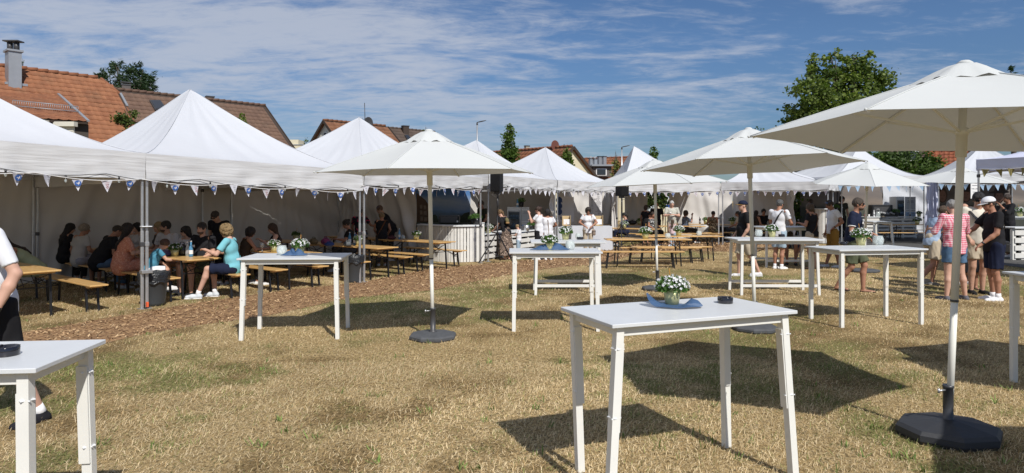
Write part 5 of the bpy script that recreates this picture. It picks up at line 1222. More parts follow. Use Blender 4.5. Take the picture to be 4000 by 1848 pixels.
b_ = (XA(2975, 36), 36, 0); tree('tiny tree top above the parasol behind the black cap man', b_, blobs_from([(2977, 500, 10, 9), (2985, 530, 22, 30), (2985, 620, 40, 60)], 36, b_), 900, .12, G1, G2, 4.5, .08, 3)
b_ = (XA(490, 52), 52, 0); tree('dark pine behind the orange and brown roofs', b_, blobs_from([(455, 262, 34, 22), (520, 300, 70, 42), (440, 300, 42, 24), (575, 315, 30, 22), (490, 350, 90, 40), (590, 350, 32, 22), (540, 268, 30, 20), (400, 310, 22, 14), (372, 308, 10, 8), (500, 430, 110, 60)], 52, b_), 9000, .26, (.016, .036, .016), (.05, .085, .035), 11, .3, 4, 'pine_tree', needle=True, spread=.10, nclump=260)
def col_tree(label, px, ytop, ybot_w, w, Y, n, seed, c1=G1, c2=G2, ls=.11, grp='slender street trees'):
    b_ = (XA(px, Y), Y, 0); L_ = []; yt = ytop; hpx = ybot_w-ytop
    for k in range(9):
        f_ = k/8; L_.append((px+math.sin(k*1.9)*w*.10, yt+hpx*(.04+f_*.95), w*(.05+.44*f_**1.05), hpx*.085+4))
    return tree(label, b_, blobs_from(L_, Y, b_), n, ls, c1, c2, (780-ytop)/F*Y+1.72-.4, .06, seed, 'columnar_tree', grp, spread=.22)
col_tree('tall pointed columnar tree above the left parasol and small tent', 1988, 484, 690, 92, 36, 5200, 5)
col_tree('light green narrow tree in front of the cream gable', 2215, 565, 700, 60, 35, 2400, 6, (.05, .10, .015), (.16, .22, .04))
col_tree('bushy tree between the steep tents and the right parasol', 2556, 578, 690, 62, 36, 2400, 7)
col_tree('thin sparse sapling beside the far street lamp', 2405, 588, 700, 36, 38, 420, 8, (.09, .12, .02), (.2, .2, .05))
col_tree('tree tip above the left parasol top', 1663, 492, 600, 46, 40, 1500, 9, (.06, .10, .02), (.16, .2, .05))
col_tree('round topped tree between the brown roof and the white gable', 1192, 538, 680, 84, 42, 2200, 10, (.04, .085, .015), (.13, .18, .035))
col_tree('leafy tree in front of the junction of orange and brown roofs', 492, 405, 640, 165, 30, 4600, 11, (.03, .065, .012), (.13, .17, .04), .12)
col_tree('yellow green tree top in front of the brown roof', 948, 448, 640, 100, 34, 2200, 12, (.08, .13, .02), (.2, .27, .05))
b_ = (XA(60, 40), 40, 0); tree('dark tree just visible behind the grey chimney', b_, blobs_from([(82, 232, 14, 14), (80, 262, 14, 12), (60, 300, 40, 40), (60, 400, 70, 80)], 40, b_), 2000, .16, (.02, .04, .015), (.05, .08, .03), 8.5, .2, 13)
b_ = (XA(3960, 38), 38, 0); tree('spruce tip at the right edge above the largest parasol', b_, blobs_from([(3950, 275, 4, 22), (3958, 300, 22, 8), (3975, 315, 38, 12), (3960, 345, 46, 22), (3965, 420, 70, 50)], 38, b_), 2200, .20, (.015, .035, .018), (.04, .075, .035), 8.6, .15, 14, 'spruce_tree', needle=True, spread=.14)
for i, (px, yt, w, Y, sd, lab) in enumerate(((3130, 640, 130, 33, 21, 'dense dark shrub mass left of the peak of the counter tent'), (3290, 570, 170, 34, 22, 'dark leafy tree behind the counter tent peak'), (3420, 590, 120, 35, 23, 'dark green bush right of the counter tent peak'), (3545, 625, 130, 34, 24, 'leafy shrub below the white window'), (3620, 600, 60, 35, 25, 'upright bush covering the brown clad wall'), (3700, 655, 130, 34, 26, 'sunlit bush below the red pantile roof'), (3790, 625, 110, 35, 27, 'bush at the right end of the hedge'))):
    b_ = (XA(px, Y), Y, 0); tree(lab, b_, blobs_from([(px, yt+38, w*.5, 42), (px-w*.3, yt+70, w*.45, 50), (px+w*.3, yt+70, w*.45, 50), (px, yt+130, w*.6, 60)], Y, b_), 3600, .13, G1, (.10, .15, .03) if i != 5 else (.16, .2, .04), 3.0, .12, sd, 'hedge_shrub', 'hedge bushes behind the right tents', cat='shrub')
b_ = (XA(3500, 34.5), 34.5, 0); tree('light leaved young tree before the white window', b_, blobs_from([(3535, 600, 45, 28), (3500, 640, 60, 40)], 34.5, b_), 1500, .12, (.05, .09, .03), (.13, .18, .06), 3.6, .06, 31)
b_ = (XA(3108, 31), 31, 0); tree('green shrub seen through the gap between two tents', b_, blobs_from([(3108, 780, 24, 60), (3108, 860, 28, 60)], 31, b_), 1200, .10, G1, (.13, .19, .03), 2.2, .05, 32, 'hedge_shrub', cat='shrub')
b_ = (XA(2560, 33), 33, 0); tree('leafy street tree beside the pedestrian sign', b_, blobs_from([(2565, 770, 36, 30), (2540, 790, 26, 26), (2590, 790, 20, 18), (2560, 740, 40, 24)], 33, b_), 2000, .10, (.03, .055, .01), (.09, .13, .025), 2.4, .06, 33)
b_ = (XA(1705, 29), 29, 0)
# greenery glimpsed beside the sky wall
b_ = (XA(1834, 27), 27, 0); tree('thin greenery strip between the sky wall and the grey wall', b_, blobs_from([(1835, 756, 8, 14), (1832, 800, 5, 50), (1830, 860, 6, 30)], 27, b_), 260, .07, (.05, .09, .02), (.2, .25, .06), 2.0, .02, 34, 'climbing_plant', cat='plant')
# ================================================================== STREET LAMPS, SIGN
def lamp(label, px, pyt, Y, flip=1):
    root = thing('street_lamp', label, 'street lamp', (XA(px, Y), Y, 0), 0, 'street lamps'); zt = zat(pyt, Y); mb = MB(); mb.tube([(0, 0, 0), (0, 0, zt*.5), (0, 0, zt-.1)], [.07, .055, .045], 8); mb.build('pole', mAlu, root)
    mb = MB(); mb.ball((.26*flip, 0, zt+.06), (.30, .10, .035), 10, 6); mb.v = [(x, y, z+max(0, x*flip)*.22) for x, y, z in mb.v]; mb.tube([(0, 0, zt-.1), (0, 0, zt+.04)], .05, 8); mb.build('lamp_head', mDark, root)
lamp('street lamp above the small tent left of the columnar tree', 1864, 482, 40); lamp('farther street lamp left of the tent peak in the middle', 2429, 578, 46)
root = thing('pedestrian_sign', 'blue square pedestrian crossing sign seen through the tents', 'road sign', (XA(2600, 33), 33, 0)); zc = zat(772, 32.9)
mb = MB(); mb.tube([(0, .05, 0), (0, .05, zc+.4)], .03, 8); mb.build('pole', mAlu, root)
mb = MB(); mb.box((0, 0, zc), (.62, .03, .62), ch=.01); pl = mb.build('sign_plate', mat('sign_blue', (.02, .08, .35), .4), root)
mb = MB(); mb.add([(-.26, -.02, zc-.2), (.26, -.02, zc-.2), (0, -.02, zc+.26)], [(0, 1, 2)]); mb.build('white_triangle', mPaper, pl)
mb = MB(); mb.ball((.0, -.028, zc+.11), (.03, .004, .03), 8, 6)
for a, b2 in (((0, 0, .07), (0, 0, -.03)), ((0, 0, .05), (.07, 0, .0)), ((0, 0, .05), (-.06, 0, -.01)), ((0, 0, -.03), (.06, 0, -.14)), ((0, 0, -.03), (-.06, 0, -.13))): mb.bar(Vector(a)+Vector((0, -.028, zc)), Vector(b2)+Vector((0, -.028, zc)), .028, .006)
mb.build('walker_symbol', mInk, pl)
mb = MB(); mb.box((0, 0, zc-.42), (.62, .03, .14)); mb.build('plate_strip', mat('sign_blue', (.02, .08, .35), .4), root)
# van / white building behind
root = thing('white_building', 'white building wall and window seen beside the sign', 'building', (XA(2565, 36), 36, 0)); mb = MB(); mb.box((.2, .5, .95), (2.6, 1, 1.9)); mb.build('wall', mCr, root)
mb = MB(); mb.box((-.35, -.03, 1.25), (.75, .06, 1.0), ch=.01); f = mb.build('window', mFrameW, root); mb = MB(); mb.box((-.35, -.07, 1.25), (.6, .04, .85)); mb.build('pane', mat('bright_pane', (.5, .55, .58), .2), f)
# ================================================================== COUNTERS
def palisade(label):
    Yc = 18.9; root = thing('pallet_counter', label, 'counter', (XA(1760, Yc), Yc, 0)); x0 = XA(1638, 19.4)-root.location.x; x1 = XA(1882, 18.3)-root.location.x
    nb_ = 22; zt = zat(877, 18.9); rr = random.Random(3); pts = []
    for k in range(nb_+1):
        t_ = k/nb_; x = x0+(x1-x0)*t_; y = .75-1.35*math.sin(math.pi*(.12+.60*t_)); pts.append((x, y))
    pts2 = pts
    for k in range(nb_):
        a = Vector((*pts2[k], 0)); b2 = Vector((*pts2[k+1], 0)); d = b2-a; c = (a+b2)/2; rz = math.atan2(d.y, d.x); w = d.length
        gap = .022 if k % 3 else .003
        mb = MB(); mb.box((c.x, c.y, zt/2-.02), (w-gap, .022, zt-.05), rz, .002); o = mb.build('slat', mPallet, root)
    mb = MB()
    ins = [(p[0], p[1]+.09) for p in pts2]
    for z in (.06, zt*.5, zt-.12):
        for k in range(nb_): mb.bar((*ins[k], z), (*ins[k+1], z), .09, .10)
    mb.build('cross_beam', mPallet, root)
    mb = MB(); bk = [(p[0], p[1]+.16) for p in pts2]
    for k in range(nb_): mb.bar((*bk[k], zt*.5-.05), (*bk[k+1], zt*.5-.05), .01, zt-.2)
    mb.build('shade_panel', mShade, root)  # dark sheet added to paint the shade behind the slats
    mb = MB(); vs = []
    for k in range(nb_+1): vs.append((pts2[k][0]*1.03, pts2[k][1]-.06, zt)); 
    bkp = [(p[0]*.98, p[1]+.45, zt) for p in pts2][::-1]; top = vs+bkp; n = len(top); mb.add(top+[(x, y, z-.035) for x, y, z in top], [tuple(range(n)), tuple(range(2*n-1, n-1, -1))]+[(i, n+i, n+(i+1) % n, (i+1) % n) for i in range(n)]); mb.build('countertop', mWhiteP, root)
    return root, zt
_, ztc = palisade('tall curved white counter of upright pallet boards behind the beer table')
def pallet_counter(label, a, b, z, rows=5, depth=.7, topm=None, n=3, rz=None):
    a = Vector((a[0], a[1], 0)); b = Vector((b[0], b[1], 0)); d = b-a; Ln = d.length; root = thing('pallet_counter', label, 'counter', tuple(a), math.atan2(d.y, d.x))
    bh = (z-.05)/rows
    for k in range(rows):
        for j in range(n):
            mb = MB(); mb.box((Ln*(j+.5)/n, 0, .02+bh*(k+.5)), (Ln/n-.01, .022, bh*.66), ch=.002); mb.build('board', mPallet, root)
    mb = MB()
    for j in range(n*2+1): mb.box((Ln*j/(n*2), .07, z/2-.02), (.09, .10, z-.05))
    mb.build('post', mPallet, root)
    mb = MB(); mb.box((Ln/2, .16, z/2-.03), (Ln-.05, .01, z-.1)); mb.build('shade_panel', mShade, root)  # dark backing sheet, painted shade between the boards
    mb = MB(); mb.box((Ln/2, depth/2-.05, z), (Ln+.06, depth, .035), ch=.004); mb.build('countertop', topm or mWhiteP, root); return root
pallet_counter('low white pallet counter beside the left loudspeaker', (XA(1893, 18.9), 18.9), (XA(2096, 21.6), 21.6), .74, 4, n=3)
wt = G(1884, 1026); post_ = thing('pallet_counter', 'narrow white end post between the two pallet counters', 'post', (XA(1888, 18.7), 18.7, 0)); mb = MB(); mb.box((0, 0, .53), (.06, .12, 1.06), ch=.003); mb.build('board', mPallet, post_); mb = MB(); mb.box((0, -.0, 1.075), (.08, .16, .02)); mb.build('cap', mWhiteP, post_)
pallet_counter('long white pallet drinks counter in the right tent', (XA(3380, 29.6), 29.6), (XA(3578, 29.8), 29.8), .95, 6, n=2, depth=.8)
pallet_counter('white pallet box counter at the right edge on the asphalt', (XA(3964, 19.0), 19.0), (XA(4100, 19.0), 19.0), .92, 4, n=2)
# round beige pallet tower
root = thing('pallet_counter', 'round upright board counter under the man in black at the right tent', 'counter', (XA(3216, 26.5), 26.5, 0)); zt = zat(818, 26.5)
for k in range(16):
    a = 2*math.pi*k/16; mb = MB(); mb.box((.30*math.cos(a), .30*math.sin(a), zt/2), (.022, .10, zt-.02), a, .002); mb.build('slat', mPallet, root)
mb = MB(); mb.lathe([(.40, zt), (.40, zt+.03), (0, zt+.031)], 24); mb.build('countertop', mWhiteP, root)
# cloth covered tables (T5)
def cloth_table(label, x0, x1, Y, z, d=.7, seed=0):
    X0 = XA(x0, Y); X1 = XA(x1, Y); root = thing('tablecloth', label, 'tablecloth', ((X0+X1)/2, Y+d/2, 0)); w = X1-X0
    def fn(u, v):
        s = u*4; side = np.floor(s).astype(int) % 4; f_ = s-np.floor(s); f_ = np.where(u >= 1, 0, f_); side = np.where(u >= 1, 0, side)
        cx_ = np.array([-1, 1, 1, -1])*w/2; cy_ = np.array([-1, -1, 1, 1])*d/2; nx = np.roll(cx_, -1); ny = np.roll(cy_, -1)
        x = cx_[side]*(1-f_)+nx[side]*f_; y = cy_[side]*(1-f_)+ny[side]*f_; k = 1+.05*v*(1+np.sin(u*40+seed)); return np.stack([x*k, y*(1+.12*v*(1+.6*np.sin(u*37+seed))), z*(1-v)+.01*v], -1)
    clothgrid(fn, 130, 8, 'drape', mTent, root); mb = MB(); mb.box((0, 0, z-.004), (w, d, .012), ch=.003); mb.build('cloth_top', mTent, root); return root
cloth_table('white cloth-covered table with fallen drape behind the woman in the white blouse', 2235, 2392, 22.6, .82, seed=1)
cloth_table('small white covered table at the left of the poster wall', 2174, 2200, 22.2, .80, .5, seed=2)
# fridges
def textobj(s, size, m, parent, loc, rot=(R(90), 0, 0), name='lettering'):
    me = textmesh(s, size); me.materials.append(m); me.name = name; o = link(bpy.data.objects.new(name, me), parent); o.location = loc; o.rotation_euler = rot; return o
def fridge(label, x0, x1, pyt, Y, zb, split=.62, rz=0, mir=False, lid=True):
    X0 = XA(x0, Y); X1 = XA(x1, Y); w = X1-X0; zt = zat(pyt, Y); h = zt-zb; root = thing('drinks_fridge', label, 'fridge', ((X0+X1)/2, Y, zb), rz); dw = w*split
    mb = MB(); mb.box((-w/2+dw/2, .3, h/2), (dw, .6, h), ch=.01); body = mb.build('cabinet', mWhiteP, root)
    mb = MB(); mb.box((-w/2+dw/2, -.012, h*.47), (dw*.86, .03, h*.86), ch=.004); dr = mb.build('door', mat('grey_door_frame', (.30, .31, .33), .4), root)
    mb = MB(); mb.box((-w/2+dw/2, -.032, h*.47), (dw*.74, .008, h*.78)); mb.build('glass_pane', mat('fridge_glass', (.035, .05, .07), .12), dr)
    mb = MB()
    for rw in range(3):
        for k in range(6):
            mb.tube([(-w/2+dw*.22+k*dw*.11, -.040, h*(.18+rw*.24)), (-w/2+dw*.22+k*dw*.11, -.040, h*(.18+rw*.24)+.16)], [.022, .016], 6)
    tag(mb.build('bottles_inside', mat('dim_bottles', (.07, .13, .20), .4), dr), kind='stuff')
    pw = w-dw; px_ = w/2-pw/2
    mb = MB(); mb.box((px_, -.01, h/2), (pw*.94, .04, h*.99), ch=.003); bd = mb.build('price_board', mat('board_grey', (.52, .54, .56), .7), root)
    mb = MB(); mb.box((px_, -.034, h*.30), (pw*.90, .006, h*.42)); mb.build('blue_panel', mat('board_blue', (.36, .52, .74), .7), bd)
    mb = MB(); mb.box((px_, -.034, h*.56), (pw*.90, .006, h*.09)); mb.box((px_, -.034, h*.95), (pw*.90, .006, h*.08)); mb.build('title_strip', mPaper, bd)
    textobj('MEHRWEG', pw*.17, mInk, bd, (px_, -.040, h*.95)); textobj('SOFTDRINKS', pw*.145, mInk, bd, (px_, -.040, h*.56))
    mb = MB()
    for k in range(3):
        for s_ in (-1, 1): mb.box((px_+s_*pw*.22, -.040, h*(.46-.07*k)), (pw*(.26-.05*(k % 2)), .003, pw*.05))
    mb.box((px_, -.036, h*.86), (pw*.42, .003, pw*.06)); mb.box((px_, -.036, h*.82), (pw*.6, .003, pw*.04)); mb.build('small_print', mInkG, bd)
    return root
fridge('white drinks fridge with price board behind the small boy', 1981, 2069, 809, 22.8, .25)
fridge('white drinks fridge with blue price board behind the right drinks counter', 3502, 3577, 768, 30.8, .4, split=.42)
# items on counters
def planter(label, loc, s, m=mBlack, seed=3, sq=True):
    root = thing('potted_herb', label, 'potted plant', loc); root.scale = (s, s, s); mb = MB(); mb.lathe([(.07, 0), (.08, .15), (.072, .15), (.001, .13)], 4 if sq else 16); mb.build('pot', m, root)
    lf = leafball(.13, 300, seed, False)[0]; o = link(bpy.data.objects.new('foliage', lf), root); o.location = (0, 0, .15); tag(o, kind='stuff'); return root
planter('potted herb in a black pot on top of the left fridge', (XA(2035, 22.9), 22.9, zat(808, 22.9)), 1.25)
planter('leafy potted plant at the right end of the tall palisade counter', (XA(1862, 18.7), 18.8, ztc), 1.3, seed=8)
planter('second leafy potted plant on the tall palisade counter', (XA(1845, 18.9), 19.0, ztc), 1.1, seed=9)
planter('potted herb on the low pallet counter beside the woman in white', (XA(2073, 21.6), 21.5, .76), 1.0, seed=10)
planter('potted herb on the right drinks counter', (XA(3500, 29.9), 29.9, .97), 1.4, seed=11); planter('green potted plant beside the young man in the dark T-shirt', (XA(3262, 27.4), 27.4, 1.2), 1.4, seed=12)
bx = lambda name, label, cat, px, py, Y, w, d, h, m, rz=0: (lambda mb: tag((lambda o: (setattr(o, 'location', (XA(px, Y), Y, zat(py, Y))), o)[1])(mb.build(name, m)), label, cat))(MB().box((0, 0, h/2), (w, d, h), rz, .01))
def coffee(label, px0, px1, pyt, pyb, Y):
    w = XA(px1, Y)-XA(px0, Y); h = (pyb-pyt)*Y/F; root = thing('speaker_box', label, 'box', (XA((px0+px1)/2, Y), Y, zat(pyb, Y))); mb = MB(); mb.box((0, 0, h/2), (w, .35, h), ch=.03); mb.build('case', mBlack, root); mb = MB(); mb.box((w*.42, -.18, h*.30), (.05, .01, .05)); mb.build('badge', mPaper, root); mb = MB(); mb.box((0, -.177, h*.5), (w*.8, .006, h*.7)); mb.build('grille', mDark, root)
coffee('wide black equipment case on the tall palisade counter', 1716, 1795, 841, 874, 19.3)
coffee('black bag-covered machine on the right drinks counter', 3398, 3480, 800, 850, 30.2)
bottle('blue sanitizer bottle on top of the left fridge', (XA(2021, 22.8), 22.8, zat(808, 22.8)), None, 1.3); bottle('white soap bottle on the right drinks counter', (XA(3414, 29.8), 29.8, .97), mWhiteP, 1.3)
coffee('black equipment case behind the low pallet counter', 1912, 1965, 877, 920, 21.5)
def crate(label, px, py, Y, n, seed):
    root = thing('glass_tray', label, 'tray', (XA(px, Y), Y, zat(py, Y))); mb = MB(); mb.box((0, 0, .06), (.62, .4, .12), ch=.01); mb.build('tray', mBlack, root); mb = MB(); rr = random.Random(seed)
    for k in range(n): mb.ball((rr.uniform(-.26, .26), rr.uniform(-.15, .15), .16+.06*rr.random()), (.055, .05, .05), 7, 5)
    tag(mb.build('glasses', mat('stacked_glasses', (.32, .33, .34), .3), root), kind='stuff')
crate('black tray heaped with glasses on the right drinks counter', 3466, 850, 29.9, 26, 1); crate('second tray of glasses behind the first', 3480, 838, 30.2, 20, 2)
root = thing('drink_dispenser', 'glass drink dispenser with handle on the right counter', 'dispenser', (XA(3430, 29.9), 29.9, .97)); mb = MB(); mb.tube([(0, 0, 0), (0, 0, .22)], .09, 12); mb.build('glass_body', mGlass, root); mb = MB(); mb.tube([(-.06, 0, .22), (-.05, 0, .34), (.05, 0, .34), (.06, 0, .22)], .01, 6); mb.build('handle', mWhiteP, root)
for k, (px, lab) in enumerate(((3378, 'small red jar on the right counter'), (3394, 'small white cup on the right counter'))):
    mb = MB(); mb.lathe([(.035, 0), (.04, .1), (0, .1)], 10); o = mb.build('jar', mRedInk if k == 0 else mPaper); o.location = (XA(px, 29.8), 29.8, .97); tag(o, lab, 'jar')
mb = MB(); mb.lathe([(.10, 0), (.14, .015), (.0, .02)], 16); o = mb.build('plate', mat('beige_plate', (.5, .4, .28), .6)); o.location = (XA(3452, 29.6), 29.6, .97); tag(o, 'beige round plate on the right counter', 'plate')
for k, (px, Y, w, lab, m_) in enumerate(((1916, 19.6, .30, 'small wooden board on the low pallet counter', mBeer), (1905, 19.4, .26, 'blue cloth on the low pallet counter', mJeansL))):
    mb = MB(); mb.box((0, 0, .01), (w, .2, .02), ch=.004); o = mb.build('board' if k == 0 else 'cloth', m_); o.location = (XA(px, Y), Y, .757); tag(o, lab, 'board' if k == 0 else 'cloth')
pot('pot with white flowers at the left end of the low pallet counter', (XA(1908, 19.3), 19.3, .757), 1, 1.5, stick=False)
# steel container, picture cards on low counter
for px, s_, lab, m_ in ((2040, .9, 'small picture frame on the low pallet counter', mDark), (2056, 1.2, 'round steel container on the low pallet counter', mAlu)):
    mb = MB(); 
    if m_ is mDark: mb.box((0, 0, .07), (.10, .02, .14), ch=.003)
    else: mb.lathe([(.09, 0), (.09, .17), (.085, .17), (0, .165)], 18)
    o = mb.build('frame' if m_ is mDark else 'steel_container', m_); o.location = (XA(px, 21.0), 21.0, .757); tag(o, lab, 'frame' if m_ is mDark else 'container')
# posters on the T5 wall
def poster(label, x0, x1, y0, y1, Ya, lines, seed=0, title=None, m=mPaper):
    a = AT(x0, y1, Ya); b2 = AT(x1, y0, Ya); w = b2.x-a.x; h = b2.z-a.z; root = thing('poster', label, 'poster', ((a.x+b2.x)/2, Ya, a.z), .12)
    mb = MB(); mb.box((0, 0, h/2), (w, .004, h)); mb.build('sheet', m, root)
    if title:
        for k, s in enumerate(title): textobj(s, w*.20, mInk, root, (-w*.12, -.006, h-.16-k*.22))
    mb = MB()
    for (tx_, ty_, wl, hl) in lines: mb.box((tx_*w, -.005, ty_*h), (wl*w, .003, hl))
    mb.build('small_print', mInkG, root)
rr_ = random.Random(4); L_ = [(-.27, .85, .22, .03), (.2, .87, .14, .03), (.25, .36, .14, .03)]
for k in range(16): L_.append((.22, .83-k*.028, rr_.uniform(.1, .5), .014))
for k in range(13): L_.append((-.27, .80-k*.038, rr_.uniform(.05, .24), .016))
for k in range(9): L_.append((.25, .32-k*.026, rr_.uniform(.08, .26), .012))
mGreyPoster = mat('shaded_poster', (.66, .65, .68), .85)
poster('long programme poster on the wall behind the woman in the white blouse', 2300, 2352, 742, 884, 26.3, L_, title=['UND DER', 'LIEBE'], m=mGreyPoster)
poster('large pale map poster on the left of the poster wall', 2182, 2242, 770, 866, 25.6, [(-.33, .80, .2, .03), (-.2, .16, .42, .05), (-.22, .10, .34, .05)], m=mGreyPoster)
mb = MB()
for k in range(3): mb.ball((0, 0, .1+k*.22), (.12, .03, .13), 12, 8)
o = mb.build('figure_cutout', mat('dark_blue_card', (.02, .05, .15), .7)); o.location = AT(2184, 838, 25.0); tag(o, 'dark blue rounded cutout shape hanging by the tent leg', 'cutout')
for px, lab in ((2212, 'wooden box with a card left of the woman in white'), (2338, 'upright paper box with a notice right of the woman in white')):
    root = thing('card_box', lab, 'box', (XA(px, 22.9), 22.9, .83)); mb = MB()
    mb.box((0, 0, .01), (.28, .2, .02)); mb.box((-.135, 0, .16), (.012, .2, .32)); mb.box((.135, 0, .18), (.012, .2, .36)); mb.box((0, .1, .17), (.28, .012, .34)); mb.build('box', mat('pale_wood', (.55, .42, .24), .6), root)
    mb = MB(); mb.box((0, -.105, .14), (.2, .004, .18)); mb.build('card', mPaper, root)
# THE LÄND sign
root = thing('banner_sign', 'white upright banner reading THE LÄND before the portrait wall', 'banner', (XA(3809, 21.2), 21.2, 0)); zt = zat(717, 21.2); zb_ = zat(776, 21.2)
mb = MB(); w = XA(3826, 21.2)-XA(3791, 21.2); mb.box((0, 0, (zt+zb_)/2), (w, .02, zt-zb_)); pl = mb.build('banner_sheet', mPaper, root)
textobj('THE LÄND', w*.19, mInk, pl, (0, -.014, zt-.17)); mb = MB(); mb.box((0, -.013, zt-.06), (w*.7, .003, .02)); mb.box((0, -.013, zt-.27), (w*.6, .003, .018)); mb.box((-w*.1, -.013, zt-.37), (w*.12, .003, .07)); mb.box((w*.12, -.013, zt-.39), (w*.14, .003, .03)); mb.build('small_print', mInkG, pl)
mb = MB(); mb.tube([(0, .03, 0), (0, .03, zt)], .012, 6); mb.build('stand_pole', mDark, root)
# ================================================================== LOUDSPEAKERS
def pa(label, px, Y, pyt, pyb, w, d, rz, spread=.55, feet=True, low_z=None):
    root = thing('loudspeaker', label, 'loudspeaker', (XA(px, Y), Y, 0), R(rz), 'loudspeakers on tripods'); zt = zat(pyt, Y); zb_ = zat(pyb, Y); hw = w/2
    mb = MB(); mb.add([(-hw, -d/2, zb_), (hw, -d/2, zb_), (hw*.72, d/2, zb_), (-hw*.72, d/2, zb_), (-hw, -d/2, zt), (hw, -d/2, zt), (hw*.72, d/2, zt), (-hw*.72, d/2, zt)], [(3, 2, 1, 0), (4, 5, 6, 7), (0, 1, 5, 4), (1, 2, 6, 5), (2, 3, 7, 6), (3, 0, 4, 7)]); cab = mb.build('cabinet', mat('speaker_cabinet', (.010, .010, .011), .6, spec=.25), root)
    mb = MB(); mb.box((0, -d/2-.006, (zt+zb_)/2), (w*.9, .012, (zt-zb_)*.92), ch=.003); mb.build('grille', mat('speaker_grille', (.009, .009, .010), .8, spec=.2, bump=.6, bscale=120), cab)
    mb = MB(); mb.tube([(-hw*.8, -d*.3, zb_+.02), (-hw*.85, -d*.35, zb_-.07), (-hw*.3, -d*.3, zb_-.12), (hw*.3, -d*.3, zb_-.12), (hw*.8, -d*.2, zb_-.05)], .008, 6); mb.box((0, 0, zb_-.035), (.16, .12, .07)); mb.build('yoke', mDark, root)
    mb = MB(); mb.tube([(0, 0, zb_-.02), (0, 0, 1.25)], .0175, 10); mb.tube([(0, 0, 1.3), (0, 0, .18)], .023, 10); mb.tube([(.03, 0, zb_-.1), (.045, 0, 1.5), (.035, 0, .9)], .006, 4); mb.build('pole', mBlack, root)
    mb = MB(); mb.box((0, 0, .80), (.08, .08, .07), ch=.01); mb.box((0, 0, .20), (.07, .07, .05), ch=.01); mb.build('collar', mBlack, root)
    for k in range(3):
        a = R(90+k*120+18); mb = MB(); mb.bar((.03*math.cos(a), .03*math.sin(a), .80), (spread*math.cos(a), spread*math.sin(a), .012), .025, .025); mb.bar((.03*math.cos(a), .03*math.sin(a), .20), (spread*.55*math.cos(a), spread*.55*math.sin(a), .37), .018, .012); mb.build('leg', mBlack, root)
pa('tall black loudspeaker on a tripod under the left tents', 1943, 18.2, 676, 749, .29, .30, -25)
pa('black loudspeaker on a tripod behind the central beer tables', 2428, 22.8, 722, 766, .36, .34, 32)
pa('black loudspeaker half hidden by a tent eave at the right', 3270, 27.6, 720, 735, .42, .35, 10)
# ================================================================== BINS
def bin_(label, px, py, r0, r1, h, bag=True, sticker=False):
    p = G(px, py); root = thing('waste_bin', label, 'bin', (p.x, p.y+r0, 0), 0, 'dark grey waste bins'); mb = MB(); mb.lathe([(r0, 0), (r0*1.02, .05), (r1, h), (r1+.012, h+.01), (r1+.012, h+.035), (r1-.01, h+.035), (r0*.95, .03), (.001, .02)], 28)
    mb.build('bucket', mBin, root)
    if bag:
        vs = []; n = 36
        for ri, (q, z) in enumerate(((-.02, -.1), (.0, .045), (.02, .05), (.03, .0), (.022, -.07), (.026, -.12))):
            for k in range(n): a = 2*math.pi*k/n; w = .008*math.sin(a*9+ri)+.006*math.sin(a*5.3+ri*2); vs.append(((r1+q+w)*math.cos(a), (r1+q+w)*math.sin(a), h+z+(.02*math.sin(a*7) if ri > 3 else .006*math.sin(a*11))))
        mb = MB(); mb.add(vs, [(i*n+k, i*n+(k+1) % n, (i+1)*n+(k+1) % n, (i+1)*n+k) for i in range(5) for k in range(n)], True); mb.build('bin_liner', mBag, root)
    if sticker: mb = MB(); mb.box((.08, -r1*.93, h*.55), (.07, .01, .07)); mb.build('sticker', mPaper, root)
bin_('dark bin with black liner behind the front tent leg', 578, 1199, .17, .215, .50)
bin_('dark bin behind the second tent leg', 1377, 1106, .155, .19, .53)
bin_('dark bin with a round sticker left of the black cap man', 2835, 944, .20, .25, .55, False, True)
# tree wire etc: white cloth strap on left parasol
mb = MB(); P_ = [AT(1437, 622, 7.9), AT(1455, 617, 7.86), AT(1478, 608, 7.95)]; mb.bar(P_[0], P_[2], .035, .004); mb.bar(P_[0]+Vector((0, 0, -.02)), AT(1510, 620, 7.95), .022, .004); mb.bar(P_[0]+Vector((0, 0, .01)), P_[0]+Vector((0, 0, -.03)), .035, .02)
o = mb.build('fabric_strap', mUmb); tag(o, 'loose white strap lying on the left parasol canopy', 'strap')
